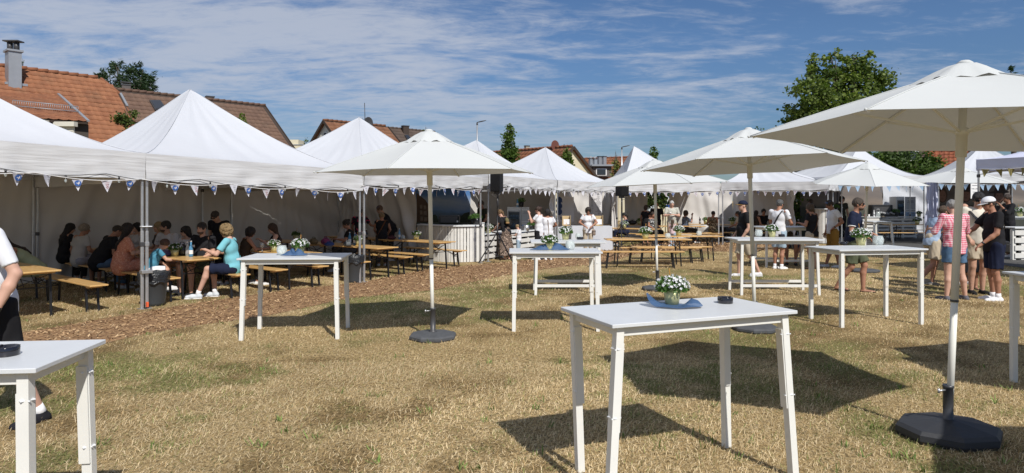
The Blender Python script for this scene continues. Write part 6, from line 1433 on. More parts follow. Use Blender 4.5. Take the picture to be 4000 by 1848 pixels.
# ================================================================== PEOPLE (distance-field bodies polygonised with surface nets)
class Field:
    def __init__(s, h): s.h = h; s.pr = []
    def cone(s, a, b, r1, r2, k=.02, cut0=False, cut1=False): s.pr.append(('c', np.array(a, float), np.array(b, float), r1, r2, k, cut0, cut1)); return s
    def ell(s, c, r, Rm=None, k=.02): s.pr.append(('e', np.array(c, float), np.array(r, float), np.eye(3) if Rm is None else np.array(Rm), k)); return s
    def sub_half(s, p, n): s.pr.append(('h', np.array(p, float), np.array(n, float)/np.linalg.norm(n))); return s      # remove side the normal points to
    def sub_ell(s, c, r, Rm=None): s.pr.append(('x', np.array(c, float), np.array(r, float), np.eye(3) if Rm is None else np.array(Rm))); return s
    def fold(s, amp, f, seed): s.pr.append(('f', amp, f, seed)); return s
    def mesh(s, name, m):
        h = s.h; lo = []; hi = []
        for p in s.pr:
            if p[0] == 'c': lo += [np.minimum(p[1]-p[3], p[2]-p[4])]; hi += [np.maximum(p[1]+p[3], p[2]+p[4])]
            if p[0] == 'e': q = p[2].max(); lo += [p[1]-q]; hi += [p[1]+q]
        lo = np.min(lo, 0)-2.5*h-.01; hi = np.max(hi, 0)+2.5*h+.01; n = np.ceil((hi-lo)/h).astype(int)+1
        ax = [lo[i]+np.arange(n[i])*h for i in range(3)]
        D = np.full(n, .2, np.float32)
        def region(l, u):
            i0 = [max(0, int((l[i]-lo[i])/h)-1) for i in range(3)]; i1 = [min(n[i], int((u[i]-lo[i])/h)+2) for i in range(3)]
            return tuple(slice(a, b) for a, b in zip(i0, i1))
        def pts(sl): return np.stack(np.meshgrid(ax[0][sl[0]], ax[1][sl[1]], ax[2][sl[2]], indexing='ij'), -1)
        for p in s.pr:
            if p[0] == 'c':
                _, a, b, r1, r2, k, c0, c1 = p; mrg = k*2+.03; sl = region(np.minimum(a-r1, b-r2)-mrg, np.maximum(a+r1, b+r2)+mrg); P = pts(sl)
                ba = b-a; L2 = ba.dot(ba)+1e-9; t_ = (P-a) @ ba/L2; tc_ = np.clip(t_, 0, 1); d = np.linalg.norm(P-a-tc_[..., None]*ba, axis=-1)-(r1+(r2-r1)*tc_)
                Ln = math.sqrt(L2)
                if c0: d = np.maximum(d, -t_*Ln)
                if c1: d = np.maximum(d, (t_-1)*Ln)
            elif p[0] == 'e':
                _, c, r_, Rm, k = p; q = r_.max()+k*2+.03; sl = region(c-q, c+q); P = (pts(sl)-c) @ Rm; k0 = np.linalg.norm(P/r_, axis=-1); k1 = np.linalg.norm(P/(r_*r_), axis=-1)+1e-9; d = k0*(k0-1)/k1
            elif p[0] == 'h':
                P = pts((slice(None),)*3); D = np.maximum(D, (P-p[1]) @ p[2]*1.0).astype(np.float32); continue
            elif p[0] == 'x':
                _, c, r_, Rm = p; q = r_.max()+.03; sl = region(c-q, c+q); P = (pts(sl)-c) @ Rm; k0 = np.linalg.norm(P/r_, axis=-1); k1 = np.linalg.norm(P/(r_*r_), axis=-1)+1e-9; D[sl] = np.maximum(D[sl], -(k0*(k0-1)/k1)); continue
            elif p[0] == 'f':
                _, amp, f, sd = p; r_ = np.random.default_rng(sd); P = pts((slice(None),)*3); o = 0
                for i in range(4): v = r_.normal(size=3); v[2] *= .45; o = o+np.sin(P @ (v*f*(1+.5*i))+r_.random()*6+1.5*np.sin(P @ (r_.normal(size=3)*f*.6)))/(1+.6*i)
                D = (D+amp*o).astype(np.float32); continue
            e = D[sl]; hk = np.clip(.5+.5*(e-d)/k, 0, 1); D[sl] = e*(1-hk)+d*hk-k*hk*(1-hk)
        # surface nets
        ins = D < 0; c8 = [D[i:n[0]-1+i, j:n[1]-1+j, k:n[2]-1+k] for i in (0, 1) for j in (0, 1) for k in (0, 1)]
        sg = sum((c < 0).astype(np.int8) for c in c8); act = (sg > 0) & (sg < 8); idx = np.full(act.shape, -1, np.int64); w = np.argwhere(act); idx[act] = np.arange(len(w))
        cor = np.stack([c[act] for c in c8], 1); off_ = np.array([(i, j, k) for i in (0, 1) for j in (0, 1) for k in (0, 1)], float)
        acc = np.zeros((len(w), 3)); cnt = np.zeros(len(w))
        for a in range(8):
            for b in range(a+1, 8):
                if np.abs(off_[a]-off_[b]).sum() != 1: continue
                da, db = cor[:, a], cor[:, b]; m_ = (da < 0) != (db < 0); t_ = np.where(m_, da/(da-db+1e-12), 0)
                acc += m_[:, None]*(off_[a]+(off_[b]-off_[a])*t_[:, None]); cnt += m_
        V = (w+acc/cnt[:, None])*h+lo; Fs = []
        for a_ in range(3):
            b_, c_ = (a_+1) % 3, (a_+2) % 3; s0 = [slice(1, n[i]-1) for i in range(3)]; s1 = list(s0); s0[a_] = slice(0, n[a_]-1); s1[a_] = slice(1, n[a_])
            A = ins[tuple(s0)]; B = ins[tuple(s1)]; e = np.argwhere(A != B)
            if not len(e): continue
            st = A[A != B]; o = np.array([1, 1, 1]); o[a_] = 0; e = e+o
            def g_(db, dc): q = e.copy(); q[:, b_] -= db; q[:, c_] -= dc; return idx[q[:, 0], q[:, 1], q[:, 2]]
            Q = np.stack([g_(0, 0), g_(1, 0), g_(1, 1), g_(0, 1)], 1); Q[~st] = Q[~st][:, ::-1]; Fs.append(Q)
        Fc = np.concatenate(Fs); Fc = Fc[(Fc >= 0).all(1)]
        return V, Fc
def rotm(pitch=0, roll=0, yaw=0):
    """pitch forward(+) about x (towards +Y), roll to the right, yaw left"""
    return np.array((Matrix.Rotation(R(yaw), 3, 'Z') @ Matrix.Rotation(R(-pitch), 3, 'X') @ Matrix.Rotation(R(roll), 3, 'Y')))
SK = {}
def skin(c):
    k = tuple(c)
    if k not in SK: SK[k] = mat('skin_%d' % len(SK), c, .55, var=.12, vscale=14, spec=.35)
    return SK[k]
S1 = (.52, .30, .21); S2 = (.40, .20, .13); S3 = (.33, .16, .10); S4 = (.60, .36, .27)
CL = {}
def cloth(name, col, **k):
    if name not in CL: CL[name] = mat(name, col, .85, bump=.30, bscale=16, spec=.15, stretch=(1, 1, .35), var=k.pop('var', .12), vscale=k.pop('vscale', 6), **k)
    return CL[name]
def patmat(name, kind, c1, c2, sc=20, c3=None):
    m = bpy.data.materials.new(name); m.use_nodes = True; t = m.node_tree; b = t.nodes['Principled BSDF']; b.inputs['Roughness'].default_value = .85; b.inputs['Specular IOR Level'].default_value = .15
    tcn = N(t, 'ShaderNodeTexCoord'); mx = N(t, 'ShaderNodeMixRGB'); mx.inputs[1].default_value = (*c1, 1); mx.inputs[2].default_value = (*c2, 1); sp = N(t, 'ShaderNodeSeparateXYZ'); L(t, tcn, 'Object', sp, 0)
    if kind == 'gingham':
        def st(o): return M(t, 'GREATER_THAN', M(t, 'FRACT', M(t, 'MULTIPLY', o, sc)), .5)
        xy = M(t, 'ADD', sp.outputs[0], M(t, 'MULTIPLY', sp.outputs[1], .35)); f = M(t, 'MULTIPLY', M(t, 'ADD', st(xy), st(sp.outputs[2])), .5); t.links.new(f, mx.inputs[0])
    elif kind == 'stripe':
        f = M(t, 'GREATER_THAN', M(t, 'FRACT', M(t, 'MULTIPLY', M(t, 'ADD', sp.outputs[2], M(t, 'MULTIPLY', sp.outputs[0], .06)), sc)), .68); t.links.new(f, mx.inputs[0])
    elif kind == 'spots':
        v = N(t, 'ShaderNodeTexVoronoi', inp={'Scale': sc}); n = N(t, 'ShaderNodeTexNoise', inp={'Scale': sc*.6, 'Detail': 2.0}); ad = N(t, 'ShaderNodeMixRGB'); ad.inputs[0].default_value = .12; L(t, tcn, 'Object', ad, 1); L(t, n, 'Color', ad, 2); L(t, ad, 0, v, 'Vector'); f = M(t, 'LESS_THAN', v.outputs['Distance'], .42); t.links.new(f, mx.inputs[0])
    else:
        n = N(t, 'ShaderNodeTexNoise', inp={'Scale': sc, 'Detail': 3.0, 'Distortion': 1.2}); L(t, tcn, 'Object', n, 'Vector'); f = M(t, 'GREATER_THAN', n.outputs['Fac'], .56); t.links.new(f, mx.inputs[0])
    L(t, mx, 0, b, 'Base Color'); return m
mSole = mat('white_shoe_sole', (.75, .75, .75), .6); mSun = mat('sunglass_lens', (.006, .006, .008), .08, coat=.5)
def finger_mesh(mb, base, d, n_, s, curl, side, h):
    """append five low-poly fingers: base wrist->palm end, d direction, n_ palm normal, side = thumb side vector"""
    d = d.normalized(); sd = d.cross(n_).normalized()*side
    for i, (ln, off_) in enumerate(((.072, .029), (.082, .010), (.076, -.010), (.060, -.028))):
        p = base+sd*off_*s+d*.0; pts = [p-d*.02*s, p]; dd = d; seg = ln*s/3
        for k in range(3):
            dd = (Matrix.Rotation(R(curl*(.6+.4*k)), 3, d.cross(n_).normalized()) @ dd) if True else dd; pts.append(pts[-1]+dd*seg)
        mb.tube(pts, [.0095*s, .0095*s, .0088*s, .008*s, .006*s], 5)
    p = base-d*.055*s+sd*.028*s; t1 = (sd*.75+d*.65+n_*.25).normalized(); t2 = (sd*.25+d*.95+n_*.2).normalized(); mb.tube([p-sd*.015*s, p, p+t1*.035*s, p+t1*.035*s+t2*.03*s], [.012*s, .012*s, .0105*s, .007*s], 5)
def person(label, pos, face, h=1.75, sit=False, sk=S1, top=None, bottom=None, hair=('short', (.05, .03, .02)), shoes=(.7, .7, .7), lean=0, roll=0, twist=0, head=(0, 0), b=1.0, belly=0,
           armL=None, armR=None, legL=None, legR=None, sleeve=.5, hem=None, blen=.5, dress=False, skirt=False, vox=.017, glasses=False, cap=None, female=False, seat=.43, sock=None, sandal=False, extra=None, neck=True, longtop=0.0, name='person', sunhead=False, beard=None, fold=1.0):
    """arms: (elbow offset, wrist offset) relative to shoulder, metres for h=1.75, x outward, y forward, z up. legs the same relative to hip."""
    s = h/1.75; sx_ = b
    root = thing(name, label, 'person', (pos[0], pos[1], 0), R(face)); hz = (seat+.105*s)/s if sit else .93
    pel = np.array([0, 0, hz]); UB = rotm(lean, roll, 0); UT = rotm(lean, roll, twist)
    def U(x, y, z): return (UT @ np.array([x, y, z]))*s+pel*s     # upper body local
    wsh = (.165 if female else .190)*(.5+.5*b); hipw = (.098 if female else .088)
    sh = {-1: U(-wsh, 0, .50), 1: U(wsh, 0, .50)}; nk = U(0, .0, .545); HR = rotm(lean*.55+head[0], roll*.4, twist+head[1]); hc = U(0, .015, .60)+(HR @ np.array([0, .025, .088]))*s
    def HD(x, y, z): return hc+(HR @ np.array([x, y, z]))*s
    dflt = ((.06, -.02, -.29), (.07, .05, -.545)) if not sit else ((.06, .04, -.27), (.0, .26, -.36))
    arms = {-1: armL or dflt, 1: armR or dflt}
    ldf = ((.0, .02, -.44), (.0, -.02, -.845)) if not sit else ((.04, .43, .015), (.03, .40, -(seat/s+.105-.085)))
    legs = {-1: legL or ldf, 1: legR or ldf}
    B = Field(vox*max(.8, s)); k = .03*s
    hips = {e: (pel+np.array([e*hipw, 0, -.02]))*s for e in (-1, 1)}
    knee = {e: hips[e]+np.array([e*legs[e][0][0], legs[e][0][1], legs[e][0][2]])*s for e in (-1, 1)}
    ank = {e: hips[e]+np.array([e*legs[e][1][0], legs[e][1][1], legs[e][1][2]])*s for e in (-1, 1)}
    UTy = lambda v: (UT @ np.array(v))*s
    elb = {e: sh[e]+(rotm(lean*.5, 0, twist) @ np.array([e*arms[e][0][0], arms[e][0][1], arms[e][0][2]]))*s for e in (-1, 1)}
    wr = {e: sh[e]+(rotm(lean*.5, 0, twist) @ np.array([e*arms[e][1][0], arms[e][1][1], arms[e][1][2]]))*s for e in (-1, 1)}
    # body
    B.ell(pel*s+np.array([0, -.01, -.0])*s, np.array([.150*sx_, .105, .11])*s, None, k); B.ell(U(0, .0, .16), np.array([.125*sx_, .092+.02*(sx_-1), .16])*s, UT, k*1.5)
    B.ell(U(0, .0, .36), np.array([.145*sx_, .10, .17])*s, UT, k*1.5); B.cone(sh[-1]*.92+sh[1]*.08, sh[1]*.92+sh[-1]*.08, .052*s, .052*s, k)
    if female: B.ell(U(-.06, .085, .36), np.array([.055, .05, .055])*s, UT, k); B.ell(U(.06, .085, .36), np.array([.055, .05, .055])*s, UT, k)
    B.cone(U(0, -.005, .50), hc-(HR @ np.array([0, .012, .05]))*s, .058*s, .052*s, k*.8)
    B.ell(HD(0, -.005, .025), np.array([.074, .092, .090])*s, HR, k*.5); B.ell(HD(0, .028, -.040), np.array([.056, .064, .066])*s, HR, k*.8); B.ell(HD(0, .062, -.085), np.array([.026, .022, .020])*s, HR, k*.5)
    B.cone(HD(0, .090, .010), HD(0, .112, -.022), .008*s, .013*s, .010*s)
    for e in (-1, 1):
        B.ell(HD(e*.076, -.005, -.008), np.array([.010, .018, .030])*s, HR, .008*s)
        B.cone(sh[e], elb[e], (.050 if female else .056)*s*(.6+.4*b), .038*s, k); B.cone(elb[e], elb[e]*.65+wr[e]*.35, .038*s, .040*s, k*.6); B.cone(elb[e]*.65+wr[e]*.35, wr[e], .040*s, .024*s, k*.6)
        hd = wr[e]-elb[e]; hd /= np.linalg.norm(hd); B.cone(wr[e], wr[e]+hd*.05*s, .024*s, .026*s, k*.4); 
        pside = np.cross(hd, [0, 0, 1.]); pside = pside if np.linalg.norm(pside) > .3 else np.array([0, 1., 0]); pside /= np.linalg.norm(pside)
        B.cone(wr[e]+hd*.045*s-pside*.016*s, wr[e]+hd*.085*s-pside*.022*s, .017*s, .014*s, k*.4); B.cone(wr[e]+hd*.045*s+pside*.016*s, wr[e]+hd*.085*s+pside*.022*s, .017*s, .014*s, k*.4); B.cone(wr[e]+hd*.04*s, wr[e]+hd*.09*s, .016*s, .013*s, k*.4)
        B.cone(hips[e], knee[e], .088*s*(.6+.4*b), .056*s, k); cal = knee[e]*.68+ank[e]*.32; bk_ = np.array([0, -.018, 0])*s
        B.cone(knee[e], cal+bk_, .052*s, .056*s, k*.6); B.cone(cal+bk_, ank[e], .054*s, .034*s, k*.6)
        toe = ank[e]+np.array([e*.025, .17, -.055])*s; B.cone(ank[e]+np.array([0, -.02, -.045])*s, toe, .034*s, .026*s, k*.6)
    V, Fc = B.mesh('body', None)
    mb = MB()
    for e in (-1, 1):
        hd = Vector(wr[e]-elb[e]).normalized(); ns = hd.cross(Vector((0, 0, 1))); ns = ns if ns.length > .3 else Vector((0, 1, 0)); ns.normalize(); n_ = ns.cross(hd).normalized()
        if n_.z > 0: n_ = -n_
        finger_mesh(mb, Vector(wr[e])+hd*.092*s, hd, n_, s, 22, 1 if hd.cross(n_).dot(Vector((-e, .6, .3))) > 0 else -1, h)
    V = np.concatenate([V, np.array(mb.v)]); nb0 = len(V)-len(mb.v); F2 = [tuple(nb0+i for i in f) for f in mb.f]
    me = bpy.data.meshes.new('body'); me.from_pydata(V.tolist(), [], Fc.tolist()+F2); me.polygons.foreach_set('use_smooth', [True]*len(me.polygons)); me.materials.append(skin(sk)); me.update(); body = newobj('body', me, None, root)
    def put(fd, nm, m, par=None): V_, F_ = fd.mesh(nm, None); return newobj(nm, npmesh(nm, V_, F_, True, m), None, par or root)
    # face details
    face_m = MB()
    for e in (-1, 1): face_m.ball(HD(e*.030, .082, .012), .0095*s, 7, 5)
    face_m.build('eyes', mat('eye_dark', (.05, .035, .03), .25), body)
    mm = MB(); mm.ball(HD(0, .093, -.052), (.020*s, .006*s, .005*s) if abs(HR[0, 0]) > .7 else (.012*s, .012*s, .005*s), 8, 4); mm.build('mouth', mat('lips', (.30, .10, .09), .5), body)
    mm = MB()
    for e in (-1, 1): mm.tube([HD(e*.015, .089, .032), HD(e*.045, .078, .034)], .0045*s, 5)
    mm.build('eyebrows', mat('brow_%.2f' % hair[1][0], tuple(c*.8 for c in hair[1]), .8), body)
    gh = .014*s
    # upper garment
    if top is not None:
        T_ = Field(vox*max(.8, s)); i_ = .014
        T_.ell(U(0, .0, .36), np.array([.160*sx_+i_, .112+i_, .175])*s, UT, k*1.3); T_.ell(U(0, .0+belly*.5, .17), np.array([.140*sx_+i_, .105+i_+belly, .17])*s, UT, k*1.5)
        T_.cone(sh[-1]*.94+sh[1]*.06+UTy((0, 0, -.005)), sh[1]*.94+sh[-1]*.06+UTy((0, 0, -.005)), (.053 if female else .059)*s, (.053 if female else .059)*s, k)
        if female: T_.ell(U(-.062, .088, .355), np.array([.064, .062, .062])*s, UT, k*1.5); T_.ell(U(.062, .088, .355), np.array([.064, .062, .062])*s, UT, k*1.5)
        zb_ = -.04-longtop
        T_.cone(U(0, belly*.5, .15), (U(0, .0, zb_) if not sit else U(0, 0, -.02)), (.118*sx_+i_+belly*.3)*s, (.125*sx_+i_)*s, k*1.5); T_.ell((pel+np.array([0, -.01, .02]))*s, np.array([.158*sx_+i_, .118+i_+belly*.3, .10+longtop])*s, None, k)
        if dress or skirt is None: pass
        for e in (-1, 1):
            if sleeve > 0:
                q = sleeve; tgt = elb[e] if q <= 1 else wr[e]
                if q <= 1: T_.cone(sh[e], sh[e]+(elb[e]-sh[e])*q, (.054 if female else .061)*s*(.6+.4*b), (.054 if female else .062 if q < .75 else .052)*s*(.7+.3*b), k*.6, False, True)
                else: T_.cone(sh[e], elb[e], .066*s, .050*s, k); T_.cone(elb[e], elb[e]+(wr[e]-elb[e])*(q-1), .050*s, .042*s, k*.5, False, True)
        T_.fold(.0026*s*fold, 34, int(h*1000)+int(abs(pos[0])*10))
        T_.sub_ell(U(0, .03, .585), np.array([.075, .075, .055 if neck else .09])*s, UT)
        if not sit: T_.sub_half((pel+np.array([0, 0, -.075-longtop]))*s, (0, 0, -1))
        put(T_, 'shirt' if not dress else 'dress_top', top)
    # lower garment
    if bottom is not None:
        Q = Field(vox*max(.8, s))
        Q.ell((pel+np.array([0, -.012, -.01]))*s, np.array([.160*sx_, .122, .115])*s, None, k)
        if not sit: Q.cone((pel+np.array([0, -.005, .02]))*s, (pel+np.array([0, -.005, .09]))*s, .118*sx_*s, .112*sx_*s, k)
        if dress or skirt:
            wv = .16+.14*blen
            if sit:
                for e in (-1, 1): Q.cone(hips[e], knee[e], .115*s, .105*s, k*1.5)
                mid = (knee[-1]+knee[1])/2; Q.cone(mid, mid+(ank[-1]-knee[-1])*max(0, (blen-.5))*1.6, .12*s, .13*s, k*2, False, True)
            else:
                z1 = pel[2]-.05-blen*.85
                for x in (-1, 0, 1): Q.cone(np.array([x*.06, -.01, pel[2]-.02])*s, np.array([x*wv*.62, -.0, z1])*s, .115*s, wv*.62*s, k*2, False, True)
                Q.sub_half(np.array([0, 0, z1])*s, (0, 0, -1))
        else:
            for e in (-1, 1):
                if blen <= 1: q = blen*(knee[e]-hips[e]); wd = .104 if sit else .108; Q.cone(hips[e]+np.array([e*.004, 0, 0]), hips[e]+q, wd*s*(.65+.35*b), (.094 if blen > .6 else .10)*s*(.7+.3*b), k*.6, False, True)
                else: Q.cone(hips[e], knee[e], .100*s*(.6+.4*b), .072*s, k*.6); Q.cone(knee[e], knee[e]+(ank[e]-knee[e])*(blen-1), .072*s, .062*s, k*.6, False, True)
        Q.fold(.0045*s if not (dress or skirt) else .009*s, 22 if not skirt else 20, int(h*777)+3)
        if dress or skirt and not sit: pass
        nm = 'skirt' if (skirt or dress) else ('shorts' if blen <= 1 else 'trousers'); put(Q, nm, bottom)
    # shoes
    for e in (-1, 1):
        mb = MB(); f0 = ank[e]
        hv = vox*.62
        Sf = Field(hv); toe = f0+np.array([e*.028, .185, -.060])*s; heel = f0+np.array([0, -.035, -.052])*s
        if sandal:
            mb.v = []; m_ = MB(); cx_ = (heel+toe)/2; ang = math.atan2(-(toe-heel)[0], (toe-heel)[1]); m_.box((cx_[0], cx_[1], max(.008, cx_[2]-.026*s)), (.085*s, .27*s, .016), ang, .004)
            m_.tube([Vector(toe)+Vector((-.03*s, -.05*s, .0)), Vector(toe)+Vector((0, -.03*s, .028*s)), Vector(toe)+Vector((.03*s, -.05*s, 0))], .007, 5); m_.build('sandal', cloth('dark_leather', (.03, .022, .018)), root)
        else:
            Sf.cone(heel, heel*.4+toe*.6, .043*s, .046*s, .03*s); Sf.cone(heel*.4+toe*.6, toe, .046*s, .034*s, .03*s); Sf.cone(f0+np.array([0, -.01, -.04])*s, f0+np.array([0, 0, .0])*s, .045*s, .044*s, .02*s, False, True)
            Sf.sub_half(np.array([0, 0, min(heel[2], toe[2])-.030*s]), (0, 0, -1))
            cn = 'shoe_%.2f_%.2f' % (shoes[0], shoes[2]); so_ = put(Sf, 'shoe', cloth(cn, shoes))
            if s*vox < .5 and (h > 1.3):
                m_ = MB(); cx_ = (heel+toe)/2; ang = math.atan2(-(toe-heel)[0], (toe-heel)[1]); m_.box((cx_[0], cx_[1], min(heel[2], toe[2])-.026*s), (.086*s, .295*s, .022*s), ang, .006); m_.build('sole', mSole if shoes[0] > .3 else mBlack, so_)
        if sock is not None: m_ = MB(); up_ = (knee[e]-f0); up_ /= np.linalg.norm(up_); m_.tube([f0-up_*.03*s, f0+up_*.06*s], [.042*s, .043*s], 12); m_.build('sock', sock, root)
    # hair
    kind, hcol = hair; hm = mat('hair_%.3f_%.3f' % (hcol[0], hcol[2]), hcol, .6, var=.55, vscale=55, bump=1.0, bscale=90, stretch=(1, 1, .3)) if kind != 'bald' else None
    if kind != 'bald':
        Hf = Field(vox*.7*max(.8, s)); inf = {'short': .010, 'buzz': .004, 'bob': .020, 'bun': .012, 'tail': .012, 'long': .018, 'curly': .030, 'thick': .022}[kind]
        Hf.ell(HD(0, -.012, .034), np.array([.074+inf, .090+inf, .088+inf])*s, HR, .01); 
        if kind in ('short', 'buzz', 'thick'): Hf.sub_half(HD(0, 0, -.030), HR @ np.array([0, .35, -1]))
        if kind == 'bob': Hf.ell(HD(0, -.035, -.03), np.array([.088, .075, .09])*s, HR, .03)
        if kind == 'bun': Hf.sub_half(HD(0, 0, -.035), HR @ np.array([0, .4, -1])); Hf.ell(HD(0, -.10, .075), np.array([.040]*3)*s, HR, .01)
        if kind == 'tail': Hf.sub_half(HD(0, 0, -.035), HR @ np.array([0, .4, -1])); Hf.cone(HD(0, -.095, .05), HD(0, -.125, -.03), .026*s, .030*s, .02); Hf.cone(HD(0, -.125, -.03), HD(0, -.115, -.16), .030*s, .014*s, .02)
        if kind == 'long':
            Hf.ell(HD(0, -.035, -.02), np.array([.085, .07, .10])*s, HR, .03); p0 = HD(0, -.05, -.06); p1 = U(0, -.10, .40); Hf.cone(p0-UTy((.03, 0, 0)), p1-UTy((.05, 0, 0)), .05*s, .036*s, .04); Hf.cone(p0+UTy((.03, 0, 0)), p1+UTy((.05, 0, 0)), .05*s, .036*s, .04); Hf.cone(p1, U(0, -.115, .28), .05*s, .03*s, .04)
        if kind == 'curly': Hf.ell(HD(0, -.03, -.02), np.array([.10, .09, .10])*s, HR, .03)
        Hf.fold(.003*s if kind not in ('curly',) else .007*s, 60 if kind != 'curly' else 75, int(h*100)+9)
        Hf.sub_ell(HD(0, .115, -.035), np.array([.085 if kind in ('short', 'buzz', 'tail', 'bun', 'thick') else .068, .085, .085])*s, HR)
        put(Hf, 'hair', hm)
    if beard: Bf = Field(vox*.6); Bf.ell(HD(0, .036, -.060), np.array([.0575, .064, .048])*s, HR, .01); Bf.sub_half(HD(0, 0, -.052), HR @ np.array([0, 0, 1])); Bf.sub_half(HD(0, .0, -.04), HR @ np.array([0, -1, 0])); put(Bf, 'beard', cloth('beard_hair', beard), body)
    if glasses or sunhead:
        mb = MB(); Rm = Matrix([list(r_) for r_ in HR]); dz = .012 if glasses else .085; dy = .092 if glasses else .062
        for e in (-1, 1): mb.box(HD(e*.034, dy, dz), (.056*s, .012*s, .040*s), rot=Rm @ Matrix.Rotation(R(-e*8), 3, 'Z'), ch=.004*s); mb.bar(HD(e*.064, dy-.006, dz+.006), HD(e*.080, dy-.095, dz+.004), .006*s)
        mb.box(HD(0, dy+.004, dz+.004), (.016*s, .008*s, .01*s), rot=Rm); mb.build('sunglasses', mSun if glasses else mat('blue_mirror_lens', (.02, .08, .25), .1), root)
    if cap:
        cm, bm = cap; Cf = Field(vox*.6); Cf.ell(HD(0, -.006, .050), np.array([.092, .110, .085])*s, HR, .01); Cf.sub_half(HD(0, 0, .040), HR @ np.array([0, .10, -1])); cp = put(Cf, 'cap', cm)
        vs = []; n = 11
        for q, zz_ in ((.90, 0), (1.0, .001), (1.0, -.005), (.9, -.006)):
            for k_ in range(n): a = R(20+140*k_/(n-1)); ex = 1+(.72*math.sin(a)**2 if q >= 1 else 0); vs.append(HD(.090*math.cos(a)*q, -.0+.105*math.sin(a)*q*ex, .044+zz_-.016*(ex-1)-.010*abs(math.cos(a))))
        mb = MB(); mb.add(vs, [(r_*n+k_, r_*n+k_+1, (r_+1)*n+k_+1, (r_+1)*n+k_) for r_ in range(3) for k_ in range(n-1)], True); mb.build('brim', bm, cp)
    J = dict(U=U, HD=HD, sh=sh, elb=elb, wr=wr, s=s, root=root, pel=pel*s, hips=hips, knee=knee, ank=ank, UT=UT, HR=HR)
    if extra: extra(J)
    return root
def strap(J, pts, m, w=.035, name='bag_strap'):
    mb = MB(); P = [Vector(J['U'](*p)) for p in pts]
    for i in range(len(P)-1): mb.bar(P[i], P[i+1], w, .006, up=(P[i+1]-P[i]).cross(Vector((1, 0, .3))))
    return mb.build(name, m, J['root'])
def bagat(J, p, r_, m, name='shoulder_bag', world=False):
    mb = MB(); q = J['U'](*p); mb.box(q, r_, ch=min(r_)*.25); o = mb.build(name, m, J['root']); m2 = MB(); m2.box((q[0], q[1], q[2]+r_[2]*.22), (r_[0]*1.03, r_[1]*1.05, .012)); m2.build('bag_zip', mDark, o); return o
def badge(J, x=.07, z=.40, y=None):
    mb = MB(); q = J['U'](x, y or .145, z); mb.box(q, (.06, .012, .04), rot=Matrix([list(r_) for r_ in J['UT']])); mb.build('name_badge', mPaper, J['root'])
def watch(J, e): w = Vector(J['wr'][e]); d = (w-Vector(J['elb'][e])).normalized(); mb = MB(); mb.tube([w-d*.03, w-d*.005], .030, 10); mb.build('wrist_watch', mBlack, J['root'])
cBlk = cloth('black_cotton', (.018, .018, .021)); cWht = cloth('white_cotton', (.72, .73, .77)); cNavy = cloth('navy_cotton', (.015, .02, .045)); cBeige = cloth('beige_cotton', (.50, .43, .33)); cOlive = cloth('olive_cotton', (.10, .115, .07))
cCream = cloth('cream_knit', (.68, .64, .55)); cOch = cloth('ochre_cotton', (.30, .17, .04)); cDenim = cloth('denim', (.10, .18, .30), var=.3); cDenL = cloth('pale_denim', (.38, .50, .62), var=.3); cTurq = cloth('turquoise_cotton', (.20, .52, .60)); cGreyP = cloth('dark_grey_cotton', (.06, .06, .065)); cDkO = cloth('dark_olive_shirt', (.04, .042, .032)); cSky = cloth('light_blue_shirt', (.35, .45, .60)); cGreen = cloth('pale_green_top', (.40, .44, .28)); cBlue2 = cloth('blue_child_shirt', (.08, .26, .38))
pGing = patmat('red_gingham', 'gingham', (.80, .58, .62), (.60, .07, .14), 27); pLeo = patmat('leopard_skirt', 'spots', (.05, .035, .03), (.50, .38, .30), 38); pLeo2 = patmat('leopard_top', 'spots', (.06, .045, .03), (.48, .38, .24), 26); pStr = patmat('striped_polo', 'stripe', (.66, .66, .58), (.06, .06, .06), 30); pFlo = patmat('floral_shirt', 'noise', (.02, .02, .03), (.50, .04, .12), 9); pOr = patmat('orange_floral_dress', 'noise', (.50, .20, .13), (.66, .36, .26), 45); pBlk = patmat('blue_patterned_blouse', 'noise', (.05, .07, .12), (.25, .30, .38), 28); pBW = patmat('black_white_vest', 'noise', (.02, .02, .02), (.6, .6, .6), 30); pGry = patmat('striped_skirt', 'stripe', (.4, .4, .45), (.05, .06, .1), 40)
sw = mat('white_sock', (.78, .78, .8), .9)
def HT(pt, pf, pyh):     # height from foot pixel & head pixel
    return H*(pf-pyh)/(pf-HY)
dn = (.05, .03, .02); br = (.09, .055, .03); bl = (.42, .30, .15); gy = (.33, .32, .31); wt_ = (.62, .62, .6)
# ---------------------------------------------------------------- right foreground group
def ex_cap(J): bagat(J, (.12, -.20, -.05), (.08, .16, .20), mBlack, 'hip_bag'); strap(J, [(.10, -.15, .0), (-.02, -.155, .30), (-.12, -.03, .53)], mBlack); watch(J, 1); watch(J, -1)
person('man in black polo, white baseball cap and navy shorts at the right', G(3884, 1172), 78, 1.79, sk=S2, top=cBlk, bottom=cNavy, hair=('buzz', (.06, .04, .03)), shoes=(.78, .78, .8), sock=sw, b=1.18, belly=.012, head=(14, 0), glasses=True, cap=(cWht, cWht), vox=.013,
       armL=((.04, .06, -.30), (.0, .26, -.47)), armR=((.05, .18, -.24), (.0, .43, -.36)), blen=.86, sleeve=.72, extra=ex_cap, lean=2, longtop=.04)
def ex_sw(J): strap(J, [(.155, .05, .50), (.10, .14, .38), (.0, .150, .26), (-.12, .14, .05)], mBlack, .05); badge(J, -.02, .30, .155)
person('smiling man in cream sweater with sunglasses and a black diagonal strap', G(3818, 1147), 172, 1.87, sk=S1, top=cCream, bottom=cBeige, hair=('thick', (.012, .01, .01)), shoes=(.02, .02, .02), b=1.12, glasses=True, vox=.014, head=(16, -14), blen=.72, sleeve=1.6, extra=ex_sw,
       armL=((.07, .03, -.29), (.03, .20, -.45)), armR=((.06, -.0, -.29), (.02, .18, -.47)))
